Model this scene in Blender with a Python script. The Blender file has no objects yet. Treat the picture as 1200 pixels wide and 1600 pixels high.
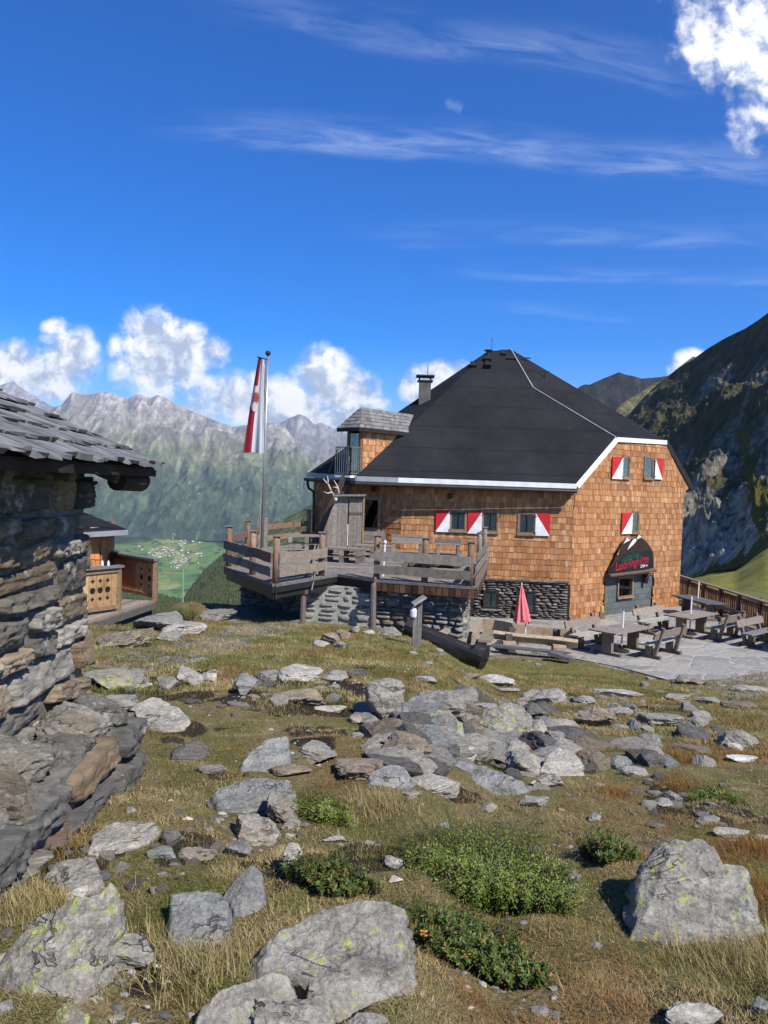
import bpy, math, random
import numpy as np
from mathutils import Vector, Matrix
R = math.radians
scene = bpy.context.scene
COL = scene.collection
FPX, PITCH, ROLL = 1200.0, -1.9, 1.9
CAMM = Matrix.Rotation(R(90 + PITCH), 3, 'X') @ Matrix.Rotation(R(ROLL), 3, 'Z')
CAMN = np.array(CAMM)
SUN = Vector((0.46, -0.53, 0.72)).normalized()


def ray(px, py):
    return CAMM @ Vector(((px - 600) / FPX, (800 - py) / FPX, -1.0))


def P(px, py, d):
    """survey point: where the sight line through a photo point stands at distance d (along y)"""
    v = ray(px, py)
    return v * (d / v.y)


def PZ(px, py, z):
    v = ray(px, py)
    return v * (z / v.z)


def PV(px, py, a, b):
    """point on the vertical plane through plan points a, b"""
    v = ray(px, py)
    n = Vector((-(b[1] - a[1]), b[0] - a[0]))
    t = (n.x * a[0] + n.y * a[1]) / (n.x * v.x + n.y * v.y)
    return v * t


def project(p):
    """(N,3) world -> photo px"""
    q = np.asarray(p) @ CAMN
    w = np.where(-q[:, 2] > 0.05, -q[:, 2], 0.05)
    return 600 + FPX * q[:, 0] / w, 800 - FPX * q[:, 1] / w


# ---------------------------------------------------------------- numpy noise
_prm = np.random.RandomState(7).permutation(256).astype(np.int64)
_prm = np.concatenate([_prm, _prm, _prm])
_grd = np.random.RandomState(3).normal(size=(256, 3))
_grd /= np.linalg.norm(_grd, axis=1)[:, None]


def pnoise(p):
    p = np.asarray(p, float)
    i = np.floor(p).astype(np.int64)
    f = p - i
    i &= 255
    w = f * f * f * (f * (f * 6 - 15) + 10)
    r = 0
    for a in (0, 1):
        wa = w[:, 0] if a else 1 - w[:, 0]
        for b in (0, 1):
            wb = w[:, 1] if b else 1 - w[:, 1]
            for c in (0, 1):
                wc = w[:, 2] if c else 1 - w[:, 2]
                h = _prm[_prm[_prm[i[:, 0] + a] + i[:, 1] + b] + i[:, 2] + c]
                g = _grd[h]
                r = r + wa * wb * wc * (g[:, 0] * (f[:, 0] - a) + g[:, 1] * (f[:, 1] - b) + g[:, 2] * (f[:, 2] - c))
    return r * 1.5


def fbm(p, octv=4, gain=0.5, lac=2.03):
    p = np.asarray(p, float)
    a, s, r = 1.0, 0.0, 0
    for o in range(octv):
        r = r + a * pnoise(p + o * 17.3)
        s += a
        a *= gain
        p = p * lac
    return r / s


def ridged(p, octv=4, gain=0.5, lac=2.07):
    p = np.asarray(p, float)
    a, s, r, w = 1.0, 0.0, 0, 1.0
    for o in range(octv):
        n = (1 - np.abs(pnoise(p + o * 11.7)) * 1.6) ** 2
        r = r + a * n * w
        w = np.clip(n * 1.3, 0, 1)
        s += a
        a *= gain
        p = p * lac
    return r / s


def sstep(a, b, x):
    t = np.clip((np.asarray(x, float) - a) / (b - a), 0, 1)
    return t * t * (3 - 2 * t)


def poly_sd(px, py, poly):
    """signed distance to a polygon, positive inside"""
    n = len(poly)
    d = np.full(px.shape, 1e9)
    inside = np.zeros(px.shape, bool)
    for k in range(n):
        x0, y0 = poly[k]
        x1, y1 = poly[(k + 1) % n]
        ex, ey = x1 - x0, y1 - y0
        t = np.clip(((px - x0) * ex + (py - y0) * ey) / (ex * ex + ey * ey + 1e-9), 0, 1)
        d = np.minimum(d, np.hypot(px - x0 - t * ex, py - y0 - t * ey))
        c = ((y0 > py) != (y1 > py)) & (px < (x1 - x0) * (py - y0) / (y1 - y0 + 1e-12) + x0)
        inside ^= c
    return np.where(inside, d, -d)


# ---------------------------------------------------------------- objects
BASE = {}


def setp(o, label=None, cat=None, group=None, kind=None):
    if label:
        o['label'] = label
    if cat:
        o['category'] = cat
    if group:
        o['group'] = group
    if kind:
        o['kind'] = kind
    return o


def thing(name, label, cat, loc=(0, 0, 0), group=None, rotz=0.0):
    o = bpy.data.objects.new(name, None)
    o.empty_display_size = 0.2
    COL.objects.link(o)
    o.location = loc
    o.rotation_euler = (0, 0, rotz)
    BASE[o.name] = Vector(loc)
    return setp(o, label, cat, group)


def shade(r, t, a, b):
    f = r.uniform(a, b)
    return (t[0] * f, t[1] * f, t[2] * f)


class MB:
    def __init__(s):
        s.v, s.f, s.c, s.m = [], [], [], []
        s.col, s.mi = (1, 1, 1), 0

    def add(s, vs, fs, col=None):
        o = len(s.v)
        s.v.extend([tuple(x) for x in vs])
        for f in fs:
            s.f.append(tuple(i + o for i in f))
            s.c.append(col or s.col)
            s.m.append(s.mi)

    def box(s, c, size, M=None, col=None, jit=0.0):
        hx, hy, hz = size[0] / 2, size[1] / 2, size[2] / 2
        vs = []
        for z in (-hz, hz):
            for y in (-hy, hy):
                for x in (-hx, hx):
                    p = Vector((x, y, z))
                    if jit:
                        p += Vector((random.uniform(-jit, jit), random.uniform(-jit, jit), random.uniform(-jit, jit)))
                    vs.append((M @ p if M else p) + Vector(c))
        s.add(vs, [(0, 2, 3, 1), (4, 5, 7, 6), (0, 1, 5, 4), (2, 6, 7, 3), (0, 4, 6, 2), (1, 3, 7, 5)], col)

    def beam(s, a, b, w, h, up=(0, 0, 1), col=None, jit=0.0):
        """box from a to b, w sideways, h along up"""
        a, b = Vector(a), Vector(b)
        x = (b - a)
        L = x.length
        x.normalize()
        u = Vector(up)
        y = u.cross(x)
        if y.length < 1e-4:
            y = Vector((1, 0, 0)).cross(x)
        y.normalize()
        z = x.cross(y)
        M = Matrix((x, y, z)).transposed()
        s.box((a + b) / 2, (L, w, h), M, col, jit)

    def prism(s, pts, off, col=None):
        """closed polygon pts extruded by vector off"""
        n = len(pts)
        pts = [Vector(p) for p in pts]
        vs = pts + [p + Vector(off) for p in pts]
        fs = [tuple(range(n)), tuple(range(2 * n - 1, n - 1, -1))]
        fs += [(i, i + n, (i + 1) % n + n, (i + 1) % n) for i in range(n)]
        s.add(vs, fs, col)

    def tube(s, path, r, n=8, col=None, cap=True):
        path = [Vector(p) for p in path]
        rs = r if isinstance(r, (list, tuple)) else [r] * len(path)
        vs, fs = [], []
        for i, p in enumerate(path):
            t = (path[min(i + 1, len(path) - 1)] - path[max(i - 1, 0)]).normalized()
            a = t.orthogonal().normalized() if i == 0 else (a - t * a.dot(t)).normalized()
            b = t.cross(a)
            for k in range(n):
                an = 2 * math.pi * k / n
                vs.append(p + (a * math.cos(an) + b * math.sin(an)) * rs[i])
        for i in range(len(path) - 1):
            for k in range(n):
                fs.append((i * n + k, i * n + (k + 1) % n, (i + 1) * n + (k + 1) % n, (i + 1) * n + k))
        if cap:
            fs.append(tuple(range(n - 1, -1, -1)))
            fs.append(tuple((len(path) - 1) * n + k for k in range(n)))
        s.add(vs, fs, col)

    def lathe(s, c, prof, n=16, col=None):
        """prof: list of (r, z)"""
        vs, fs = [], []
        for r, z in prof:
            for k in range(n):
                an = 2 * math.pi * k / n
                vs.append((c[0] + r * math.cos(an), c[1] + r * math.sin(an), c[2] + z))
        for i in range(len(prof) - 1):
            for k in range(n):
                fs.append((i * n + k, i * n + (k + 1) % n, (i + 1) * n + (k + 1) % n, (i + 1) * n + k))
        fs.append(tuple(range(n - 1, -1, -1)))
        fs.append(tuple((len(prof) - 1) * n + k for k in range(n)))
        s.add(vs, fs, col)


def np_mesh(name, V, Fc, cols=None, mats=(), smooth=False, mi=None, vcols=None):
    """V (N,3), Fc (M,k) int array or list of tuples"""
    me = bpy.data.meshes.new(name)
    V = np.asarray(V, np.float32)
    if isinstance(Fc, np.ndarray):
        tot = np.full(len(Fc), Fc.shape[1], np.int32)
        loops = Fc.ravel().astype(np.int32)
    else:
        tot = np.array([len(f) for f in Fc], np.int32)
        loops = np.array([i for f in Fc for i in f], np.int32)
    me.vertices.add(len(V))
    me.vertices.foreach_set('co', V.ravel())
    me.loops.add(len(loops))
    me.loops.foreach_set('vertex_index', loops)
    me.polygons.add(len(tot))
    st = np.zeros(len(tot), np.int32)
    st[1:] = np.cumsum(tot)[:-1]
    me.polygons.foreach_set('loop_start', st)
    me.polygons.foreach_set('loop_total', tot)
    if mi is not None:
        me.polygons.foreach_set('material_index', np.asarray(mi, np.int32))
    me.polygons.foreach_set('use_smooth', np.full(len(tot), bool(smooth)))
    if cols is not None:
        c = np.ones((len(tot), 4), np.float32)
        c[:, :3] = np.asarray(cols, np.float32)
        at = me.attributes.new('col', 'FLOAT_COLOR', 'FACE')
        at.data.foreach_set('color', c.ravel())
    for k, a in (vcols or {}).items():
        c = np.ones((len(V), 4), np.float32)
        c[:, :a.shape[1]] = a
        at = me.attributes.new(k, 'FLOAT_COLOR', 'POINT')
        at.data.foreach_set('color', c.ravel())
    for m in mats:
        me.materials.append(m)
    me.update(calc_edges=True)
    me.validate()
    return me


def obj(name, mb, mats, parent=None, smooth=False, local=False, bevel=0):
    """link mb as one mesh object; its points are in world space unless local"""
    if not isinstance(mats, (list, tuple)):
        mats = [mats]
    b = Vector((0, 0, 0))
    if parent is not None:
        b = BASE.get(parent.name, b)
    V = np.array(mb.v, float)
    if not local:
        V = V - np.array(b)
    me = np_mesh(name, V, mb.f, mb.c, mats, smooth, mb.m)
    o = bpy.data.objects.new(name, me)
    COL.objects.link(o)
    if parent is not None:
        o.parent = parent
    BASE[o.name] = b
    if bevel:
        m = o.modifiers.new('Bevel', 'BEVEL')
        m.width = bevel
        m.segments = 2
        m.limit_method = 'ANGLE'
    return o


def link_mesh(name, me, parent=None, loc=(0, 0, 0)):
    o = bpy.data.objects.new(name, me)
    COL.objects.link(o)
    o.location = loc
    if parent is not None:
        o.parent = parent
    return o


def copy_tree(o, parent=None):
    c = o.copy()
    COL.objects.link(c)
    c.parent = parent
    for ch in list(o.children):
        copy_tree(ch, c)
    return c


# ---------------------------------------------------------------- materials
class NT:
    def __init__(s, tree):
        s.t = tree
        s.t.nodes.clear()

    def n(s, typ, ins=None, **kw):
        nd = s.t.nodes.new(typ)
        for k, v in kw.items():
            setattr(nd, k, v)
        for k, v in (ins or {}).items():
            s.put(nd.inputs[k], v)
        return nd

    def put(s, sock, v):
        if isinstance(v, bpy.types.NodeSocket):
            s.t.links.new(v, sock)
        elif isinstance(v, bpy.types.Node):
            s.t.links.new(v.outputs[0], sock)
        else:
            if sock.type == 'RGBA' and hasattr(v, '__len__') and len(v) == 3:
                v = (*v, 1)
            sock.default_value = v

    def noise(s, vec, scale, detail=4, rough=0.55, dist=0.0):
        return s.n('ShaderNodeTexNoise', {'Vector': vec, 'Scale': scale, 'Detail': detail, 'Roughness': rough, 'Distortion': dist}).outputs['Fac']

    def math(s, op, a, b=0.0, c=0.0, clamp=False):
        nd = s.n('ShaderNodeMath', {0: a, 1: b, 2: c}, operation=op)
        nd.use_clamp = clamp
        return nd.outputs[0]

    def ramp(s, fac, stops, interp='LINEAR'):
        nd = s.n('ShaderNodeValToRGB', {'Fac': fac})
        cr = nd.color_ramp
        cr.interpolation = interp
        while len(cr.elements) < len(stops):
            cr.elements.new(0.5)
        for e, (p, c) in zip(cr.elements, stops):
            e.position = p
            e.color = (c, c, c, 1) if not hasattr(c, '__len__') else (*c, 1)
        return nd.outputs[0]

    def step(s, x, a, b):
        nd = s.n('ShaderNodeMapRange', {'Value': x, 'From Min': a, 'From Max': b}, interpolation_type='SMOOTHSTEP')
        return nd.outputs[0]

    def mix(s, fac, a, b, blend='MIX'):
        nd = s.n('ShaderNodeMix', data_type='RGBA', blend_type=blend)
        s.put(nd.inputs[0], fac)
        s.put(nd.inputs[6], a)
        s.put(nd.inputs[7], b)
        return nd.outputs[2]

    def mapping(s, vec, scale=(1, 1, 1), rot=(0, 0, 0), loc=(0, 0, 0)):
        return s.n('ShaderNodeMapping', {'Vector': vec, 'Scale': scale, 'Rotation': rot, 'Location': loc}).outputs[0]

    def coord(s, which='Object'):
        return s.n('ShaderNodeTexCoord').outputs[which]

    def attr(s, name='col'):
        return s.n('ShaderNodeAttribute', attribute_name=name).outputs['Color']

    def bump(s, h, strength=0.5, dist=0.05, normal=None):
        ins = {'Height': h, 'Strength': strength, 'Distance': dist}
        if normal is not None:
            ins['Normal'] = normal
        return s.n('ShaderNodeBump', ins).outputs[0]

    def out(s, col, rough=0.8, normal=None, metal=0.0, spec=0.3, **kw):
        ins = {'Base Color': col, 'Roughness': rough, 'Metallic': metal, 'Specular IOR Level': spec}
        ins.update(kw)
        if normal is not None:
            ins['Normal'] = normal
        b = s.n('ShaderNodeBsdfPrincipled', ins)
        s.n('ShaderNodeOutputMaterial', {'Surface': b.outputs[0]})
        return b


def M_(name):
    m = bpy.data.materials.new(name)
    m.use_nodes = True
    return m, NT(m.node_tree)


def plain(name, col, rough=0.6, metal=0.0, var=0.25, scale=3.0, spec=0.3):
    m, t = M_(name)
    c = t.coord()
    n = t.noise(c, scale, 5)
    k = t.ramp(n, [(0.25, 1 - var), (0.75, 1 + var * 0.6)])
    n2 = t.noise(c, scale * 14, 3)
    t.out(t.mix(1.0, (*col, 1), k, 'MULTIPLY'), rough, t.bump(n2, 0.15, 0.004), metal, spec)
    return m
def make_materials():
    D = {}
    # --- wooden shingles: each shingle carries its own wood tone
    m, t = M_('cedar_shingles')
    c = t.coord()
    g = t.noise(t.mapping(c, (26, 26, 1.6)), 1.0, 5, 0.6)
    base = t.mix(1.0, t.attr(), t.ramp(g, [(0.25, 0.62), (0.5, 1.0), (0.8, 1.22)]), 'MULTIPLY')
    wea = t.noise(c, 0.55, 4)
    base = t.mix(t.step(wea, 0.52, 0.78), base, t.mix(1.0, base, (0.72, 0.62, 0.56, 1), 'MULTIPLY'))
    base = t.mix(t.step(t.noise(c, 1.7, 6, 0.7), 0.6, 0.78), base, t.mix(1.0, base, (0.62, 0.58, 0.58, 1), 'MULTIPLY'))
    t.out(base, 0.72, t.bump(g, 0.35, 0.008))
    D['shingle'] = m
    # --- weathered planks (tone per plank)
    m, t = M_('weathered_planks')
    c = t.coord()
    at = t.attr()
    g = t.noise(t.mapping(c, (9, 9, 9)), 1.0, 6, 0.65, 0.4)
    g2 = t.noise(t.mapping(c, (3, 3, 30)), 1.0, 4)
    k = t.ramp(g, [(0.25, 0.55), (0.55, 1.0), (0.8, 1.25)])
    base = t.mix(1.0, at, k, 'MULTIPLY')
    base = t.mix(t.step(t.noise(c, 2.2, 4), 0.55, 0.75), base, t.mix(1.0, base, (0.6, 0.5, 0.45, 1), 'MULTIPLY'))
    t.out(base, 0.8, t.bump(t.math('ADD', g, t.math('MULTIPLY', g2, 0.5)), 0.4, 0.01))
    D['plank'] = m
    # --- wall stones (tone per stone)
    m, t = M_('wall_stone')
    c = t.coord()
    at = t.attr()
    st = t.noise(t.mapping(c, (5, 5, 24), (0.25, 0.1, 0)), 1.0, 6, 0.65, 0.6)
    big = t.noise(c, 5, 6, 0.65)
    k = t.ramp(st, [(0.3, 0.5), (0.5, 0.95), (0.72, 1.45)])
    base = t.mix(1.0, at, k, 'MULTIPLY')
    base = t.mix(t.step(big, 0.56, 0.68), base, (0.34, 0.32, 0.28, 1))
    rust = t.step(t.noise(c, 3.1, 4), 0.6, 0.72)
    base = t.mix(t.math('MULTIPLY', rust, 0.55), base, (0.17, 0.09, 0.045, 1))
    lich = t.step(t.noise(c, 9, 5, 0.7), 0.66, 0.69)
    base = t.mix(t.math('MULTIPLY', lich, 0.6), base, (0.36, 0.37, 0.16, 1))
    hgt = t.math('ADD', st, t.noise(c, 40, 5))
    t.out(base, 0.85, t.bump(hgt, 0.6, 0.02))
    D['stone'] = m
    m, t = M_('mortar')
    c = t.coord()
    n = t.noise(c, 12, 6, 0.7)
    t.out(t.ramp(n, [(0.3, (0.085, 0.078, 0.065)), (0.7, (0.25, 0.23, 0.195))]), 0.95, t.bump(n, 0.8, 0.03))
    D['mortar'] = m
    m, t = M_('pale_mortar')
    c = t.coord()
    n = t.noise(c, 12, 6, 0.7)
    t.out(t.ramp(n, [(0.3, (0.24, 0.235, 0.21)), (0.7, (0.47, 0.455, 0.41))]), 0.95, t.bump(n, 0.8, 0.03))
    D['palemortar'] = m
    # --- loose rock: tint = object colour, alpha = amount of lichen
    m, t = M_('schist_rock')
    c = t.coord()
    oi = t.n('ShaderNodeObjectInfo')
    tint, lic, rnd = oi.outputs['Color'], oi.outputs['Alpha'], oi.outputs['Random']
    off = t.n('ShaderNodeVectorMath', {0: c, 1: t.n('ShaderNodeCombineXYZ', {0: t.math('MULTIPLY', rnd, 37.0), 1: t.math('MULTIPLY', rnd, 91.0), 2: t.math('MULTIPLY', rnd, 13.0)}).outputs[0]}, operation='ADD').outputs[0]
    st = t.noise(t.mapping(off, (3.5, 3.5, 17), (0.35, 0.22, 0.3)), 1.0, 7, 0.68, 0.8)
    sp = t.noise(off, 55, 5, 0.7)
    lg = t.noise(off, 3.3, 6, 0.62)
    k = t.ramp(st, [(0.28, 0.5), (0.5, 0.98), (0.72, 1.45)])
    base = t.mix(1.0, tint, k, 'MULTIPLY')
    base = t.mix(1.0, base, t.ramp(sp, [(0.3, 0.55), (0.5, 0.95), (0.75, 1.5)]), 'MULTIPLY')
    base = t.mix(t.math('MULTIPLY', t.step(lg, 0.55, 0.7), 0.7), base, t.mix(1.0, tint, (1.5, 1.42, 1.28, 1), 'MULTIPLY'))
    base = t.mix(t.math('MULTIPLY', t.step(t.noise(off, 2.1, 5), 0.56, 0.72), 0.5), base, (0.20, 0.14, 0.085, 1))
    # pale crust, yellow-green map lichen, black lichen
    w = t.math('MULTIPLY', t.step(t.noise(off, 7.5, 6, 0.7), 0.58, 0.62), t.math('MULTIPLY', t.math('ADD', lic, 0.15), 0.6))
    base = t.mix(w, base, (0.42, 0.42, 0.38, 1))
    y1 = t.noise(off, 15.0, 6, 0.7, 0.3)
    th = t.math('SUBTRACT', 0.76, t.math('MULTIPLY', lic, 0.235))
    yl = t.math('MULTIPLY', t.math('SUBTRACT', t.math('ADD', t.math('MULTIPLY', y1, 0.75), t.math('MULTIPLY', lg, 0.25)), th), 30.0, clamp=True)
    yl = t.math('MULTIPLY', yl, t.step(t.noise(off, 90, 3), 0.36, 0.5))
    base = t.mix(yl, base, t.mix(t.step(t.noise(off, 23, 3), 0.4, 0.6), (0.27, 0.28, 0.13, 1), (0.40, 0.42, 0.085, 1)))
    bl = t.math('MULTIPLY', t.step(t.noise(off, 6.0, 6, 0.7, 0.5), 0.665, 0.685), lic)
    base = t.mix(bl, base, (0.018, 0.018, 0.017, 1))
    # hairline cracks and a few pale quartz veins
    cn = t.math('ABSOLUTE', t.math('SUBTRACT', t.noise(t.mapping(off, (1.6, 1.6, 4.5), (0.35, 0.22, 0.3)), 1.0, 5, 0.6, 0.5), 0.5))
    crk = t.math('MULTIPLY', t.math('SUBTRACT', 1.0, t.step(cn, 0.003, 0.011)), t.step(t.noise(off, 2.7, 2), 0.45, 0.6))
    base = t.mix(t.math('MULTIPLY', crk, 0.8), base, (0.03, 0.028, 0.024, 1))
    vn = t.math('ABSOLUTE', t.math('SUBTRACT', t.noise(off, 2.2, 4, 0.55, 0.3), 0.47))
    vei = t.math('MULTIPLY', t.math('SUBTRACT', 1.0, t.step(vn, 0.002, 0.008)), t.step(t.noise(off, 4.1, 2), 0.52, 0.62))
    base = t.mix(t.math('MULTIPLY', vei, 0.12), base, (0.5, 0.48, 0.43, 1))
    hgt = t.math('ADD', t.math('ADD', t.math('MULTIPLY', st, 1.3), t.math('MULTIPLY', sp, 0.5)), t.math('SUBTRACT', t.math('MULTIPLY', lg, 1.2), t.math('MULTIPLY', crk, 0.6)))
    t.out(base, 0.82, t.bump(hgt, 0.85, 0.028))
    D['rock'] = m
    # --- ground, driven by masks painted on the terrain: R lawn, G bare soil, B gravel
    m, t = M_('alpine_ground')
    c = t.coord()
    sx = t.n('ShaderNodeSeparateColor', {0: t.attr('mask')})
    lawn, dirt, grav = sx.outputs[0], sx.outputs[1], sx.outputs[2]
    n1, n2, n3 = t.noise(c, 1.1, 6, 0.65), t.noise(c, 9, 6, 0.7), t.noise(c, 60, 4, 0.7)
    dry = t.ramp(n1, [(0.3, (0.13, 0.105, 0.045)), (0.46, (0.20, 0.155, 0.075)), (0.58, (0.125, 0.125, 0.042)), (0.75, (0.20, 0.135, 0.065))])
    lw = t.ramp(t.noise(c, 0.8, 6, 0.65), [(0.3, (0.11, 0.125, 0.033)), (0.5, (0.16, 0.155, 0.05)), (0.7, (0.22, 0.19, 0.075))])
    soil = t.ramp(n2, [(0.3, (0.018, 0.013, 0.009)), (0.6, (0.045, 0.033, 0.024)), (0.8, (0.09, 0.075, 0.06))])
    vo = t.n('ShaderNodeTexVoronoi', {'Vector': c, 'Scale': 16.0})
    gv = t.mix(1.0, t.ramp(n2, [(0.3, (0.18, 0.168, 0.14)), (0.7, (0.32, 0.30, 0.255))]), t.ramp(vo.outputs['Color'], [(0.1, 0.65), (0.9, 1.3)]), 'MULTIPLY')
    base = t.mix(lawn, dry, lw)
    base = t.mix(1.0, base, t.ramp(n3, [(0.3, 0.42), (0.5, 0.95), (0.7, 1.6)]), 'MULTIPLY')
    base = t.mix(t.step(t.noise(c, 22, 5, 0.75), 0.56, 0.66), base, (0.055, 0.042, 0.026, 1))
    base = t.mix(t.math('MULTIPLY', t.step(t.noise(t.mapping(c, (30, 90, 30), (0, 0, .7)), 1.0, 4, 0.7), 0.57, 0.66), 0.7), base, (0.30, 0.235, 0.12, 1))
    nm = t.math('MULTIPLY', t.math('SUBTRACT', n2, 0.5), 0.8)
    base = t.mix(t.step(t.math('ADD', dirt, nm), 0.4, 0.6), base, soil)
    base = t.mix(t.step(t.math('ADD', grav, nm), 0.4, 0.6), base, gv)
    h = t.math('ADD', t.math('ADD', n2, t.math('MULTIPLY', n3, 0.5)), t.math('MULTIPLY', vo.outputs['Distance'], t.math('MULTIPLY', grav, 1.5)))
    t.out(base, 0.95, t.bump(h, 0.8, 0.05), spec=0.1)
    D['ground'] = m
    # --- blades
    m, t = M_('grass_blades')
    b = t.n('ShaderNodeBsdfDiffuse', {'Color': t.attr()})
    tr = t.n('ShaderNodeBsdfTranslucent', {'Color': t.attr()})
    mx = t.n('ShaderNodeMixShader', {0: 0.3, 1: b.outputs[0], 2: tr.outputs[0]})
    t.n('ShaderNodeOutputMaterial', {'Surface': mx.outputs[0]})
    D['grass'] = m
    m, t = M_('leaves')
    p = t.n('ShaderNodeBsdfPrincipled', {'Base Color': t.attr(), 'Roughness': 0.5, 'Specular IOR Level': 0.35})
    tr = t.n('ShaderNodeBsdfTranslucent', {'Color': t.attr()})
    mx = t.n('ShaderNodeMixShader', {0: 0.25, 1: p.outputs[0], 2: tr.outputs[0]})
    t.n('ShaderNodeOutputMaterial', {'Surface': mx.outputs[0]})
    D['leaf'] = m
    # --- paving
    m, t = M_('stone_paving')
    c = t.coord()
    wv = t.n('ShaderNodeVectorMath', {0: c, 1: t.n('ShaderNodeVectorMath', {0: t.n('ShaderNodeTexNoise', {'Vector': c, 'Scale': 1.3}).outputs['Color'], 1: (0.5, 0.5, 0.5)}, operation='MULTIPLY').outputs[0]}, operation='ADD').outputs[0]
    mp = t.mapping(wv, (1.1, 1.7, 1.0), (0, 0, 0.6))
    v1 = t.n('ShaderNodeTexVoronoi', {'Vector': mp, 'Scale': 1.0}, feature='DISTANCE_TO_EDGE')
    v2 = t.n('ShaderNodeTexVoronoi', {'Vector': mp, 'Scale': 1.0})
    cell = t.ramp(v2.outputs['Color'], [(0.1, (0.22, 0.21, 0.185)), (0.5, (0.30, 0.282, 0.245)), (0.9, (0.39, 0.365, 0.31))])
    n2 = t.noise(c, 6, 6, 0.7)
    base = t.mix(1.0, cell, t.ramp(n2, [(0.3, 0.7), (0.7, 1.2)]), 'MULTIPLY')
    jt = t.step(v1.outputs[0], 0.02, 0.06)
    base = t.mix(jt, t.ramp(n2, [(0.3, (0.20, 0.19, 0.17)), (0.65, (0.42, 0.40, 0.36))]), base)
    t.out(base, 0.85, t.bump(t.math('ADD', t.math('MULTIPLY', jt, 1.0), t.math('MULTIPLY', n2, 0.4)), 0.6, 0.03))
    D['paving'] = m
    # --- roof felt
    m, t = M_('roof_felt')
    c = t.coord()
    n1, n2 = t.noise(c, 0.5, 5, 0.6), t.noise(c, 30, 5, 0.7)
    seam = t.n('ShaderNodeTexWave', {'Vector': t.mapping(c, (1, 1, 1)), 'Scale': 0.33, 'Distortion': 0.3, 'Detail': 1.0}, bands_direction='Z', wave_profile='SAW').outputs['Fac']
    sl = t.step(seam, 0.955, 0.99)
    base = t.ramp(n1, [(0.3, (0.0115, 0.012, 0.014)), (0.7, (0.024, 0.025, 0.027))])
    base = t.mix(1.0, base, t.ramp(n2, [(0.3, 0.75), (0.7, 1.25)]), 'MULTIPLY')
    st2 = t.noise(t.mapping(c, (2.5, 2.5, 0.25)), 1.0, 4)
    base = t.mix(t.math('MULTIPLY', t.step(st2, 0.55, 0.75), 0.3), base, (0.034, 0.034, 0.035, 1))
    base = t.mix(t.math('MULTIPLY', sl, 0.8), base, (0.006, 0.006, 0.007, 1))
    base = t.mix(t.math('MULTIPLY', t.step(t.noise(c, 2.3, 6, 0.75), 0.6, 0.72), 0.5), base, (0.04, 0.039, 0.036, 1))
    t.out(base, 0.75, t.bump(t.math('ADD', n2, t.math('MULTIPLY', seam, 1.5)), 0.4, 0.012), spec=0.12)
    D['felt'] = m
    # --- painted / metal / glass
    D['white'] = plain('white_paint', (0.74, 0.74, 0.72), 0.5, var=0.2)
    D['red'] = plain('red_paint', (0.52, 0.022, 0.025), 0.45, var=0.22)
    D['greytrim'] = plain('grey_trim', (0.30, 0.31, 0.32), 0.5, var=0.3)
    D['darkmetal'] = plain('dark_metal', (0.025, 0.024, 0.024), 0.5, 0.0, 0.3)
    D['steel'] = plain('brushed_steel', (0.48, 0.48, 0.47), 0.38, 0.8, 0.1)
    D['railmetal'] = plain('grey_painted_metal', (0.16, 0.175, 0.18), 0.5, 0.2)
    D['darkwood'] = plain('dark_wood', (0.03, 0.022, 0.017), 0.8, var=0.5, scale=6)
    D['charred'] = plain('charred_wood', (0.010, 0.0095, 0.0095), 0.62, var=0.6, scale=9, spec=0.5)
    D['signred'] = plain('sign_red', (0.36, 0.016, 0.022), 0.5)
    D['bone'] = plain('antler_bone', (0.55, 0.47, 0.36), 0.6)
    D['black'] = plain('black_board', (0.010, 0.012, 0.015), 0.4)
    D['signbrown'] = plain('painted_brown', (0.04, 0.019, 0.012), 0.45, var=0.5, scale=4)
    D['signgreen'] = plain('painted_green', (0.006, 0.045, 0.03), 0.45, var=0.4)
    D['rope'] = plain('rope', (0.34, 0.29, 0.22), 0.9)
    D['yellow'] = plain('yellow_plastic', (0.6, 0.45, 0.08), 0.5)
    D['greenpole'] = plain('green_paint', (0.22, 0.42, 0.24), 0.5)
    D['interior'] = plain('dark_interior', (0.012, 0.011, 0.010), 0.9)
    m, t = M_('window_glass')
    g = t.n('ShaderNodeBsdfGlossy', {'Color': (0.9, 0.95, 1, 1), 'Roughness': 0.03})
    tr = t.n('ShaderNodeBsdfTransparent', {'Color': (0.72, 0.78, 0.78, 1)})
    fr = t.n('ShaderNodeFresnel', {'IOR': 1.5})
    t.n('ShaderNodeOutputMaterial', {'Surface': t.n('ShaderNodeMixShader', {0: t.math('MULTIPLY', fr.outputs[0], 0.8), 1: tr.outputs[0], 2: g.outputs[0]}).outputs[0]})
    D['glass'] = m
    m, t = M_('curtain_cloth')
    c = t.coord()
    w = t.n('ShaderNodeTexWave', {'Vector': t.mapping(c, (1, 1, 0.02)), 'Scale': 9.0, 'Distortion': 2.0}).outputs['Fac']
    t.out(t.ramp(w, [(0.0, (0.34, 0.37, 0.38)), (1.0, (0.66, 0.68, 0.68))]), 0.9, t.bump(w, 0.6, 0.02))
    D['curtain'] = m
    m, t = M_('parasol_cloth')
    c = t.coord()
    t.out(t.ramp(t.noise(c, 4, 4), [(0.3, (0.60, 0.12, 0.14)), (0.7, (0.72, 0.22, 0.235))]), 0.75, t.bump(t.noise(c, 60, 2), 0.1, 0.005), spec=0.2)
    D['parasol'] = m
    m, t = M_('block_masonry')
    oc = t.coord()
    dt = t.n('ShaderNodeVectorMath', {0: oc, 1: (0.778, 0.628, 0.0)}, operation='DOT_PRODUCT').outputs['Value']
    c = t.n('ShaderNodeCombineXYZ', {0: dt, 1: t.n('ShaderNodeSeparateXYZ', {0: oc}).outputs[2], 2: 0.0}).outputs[0]
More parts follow.
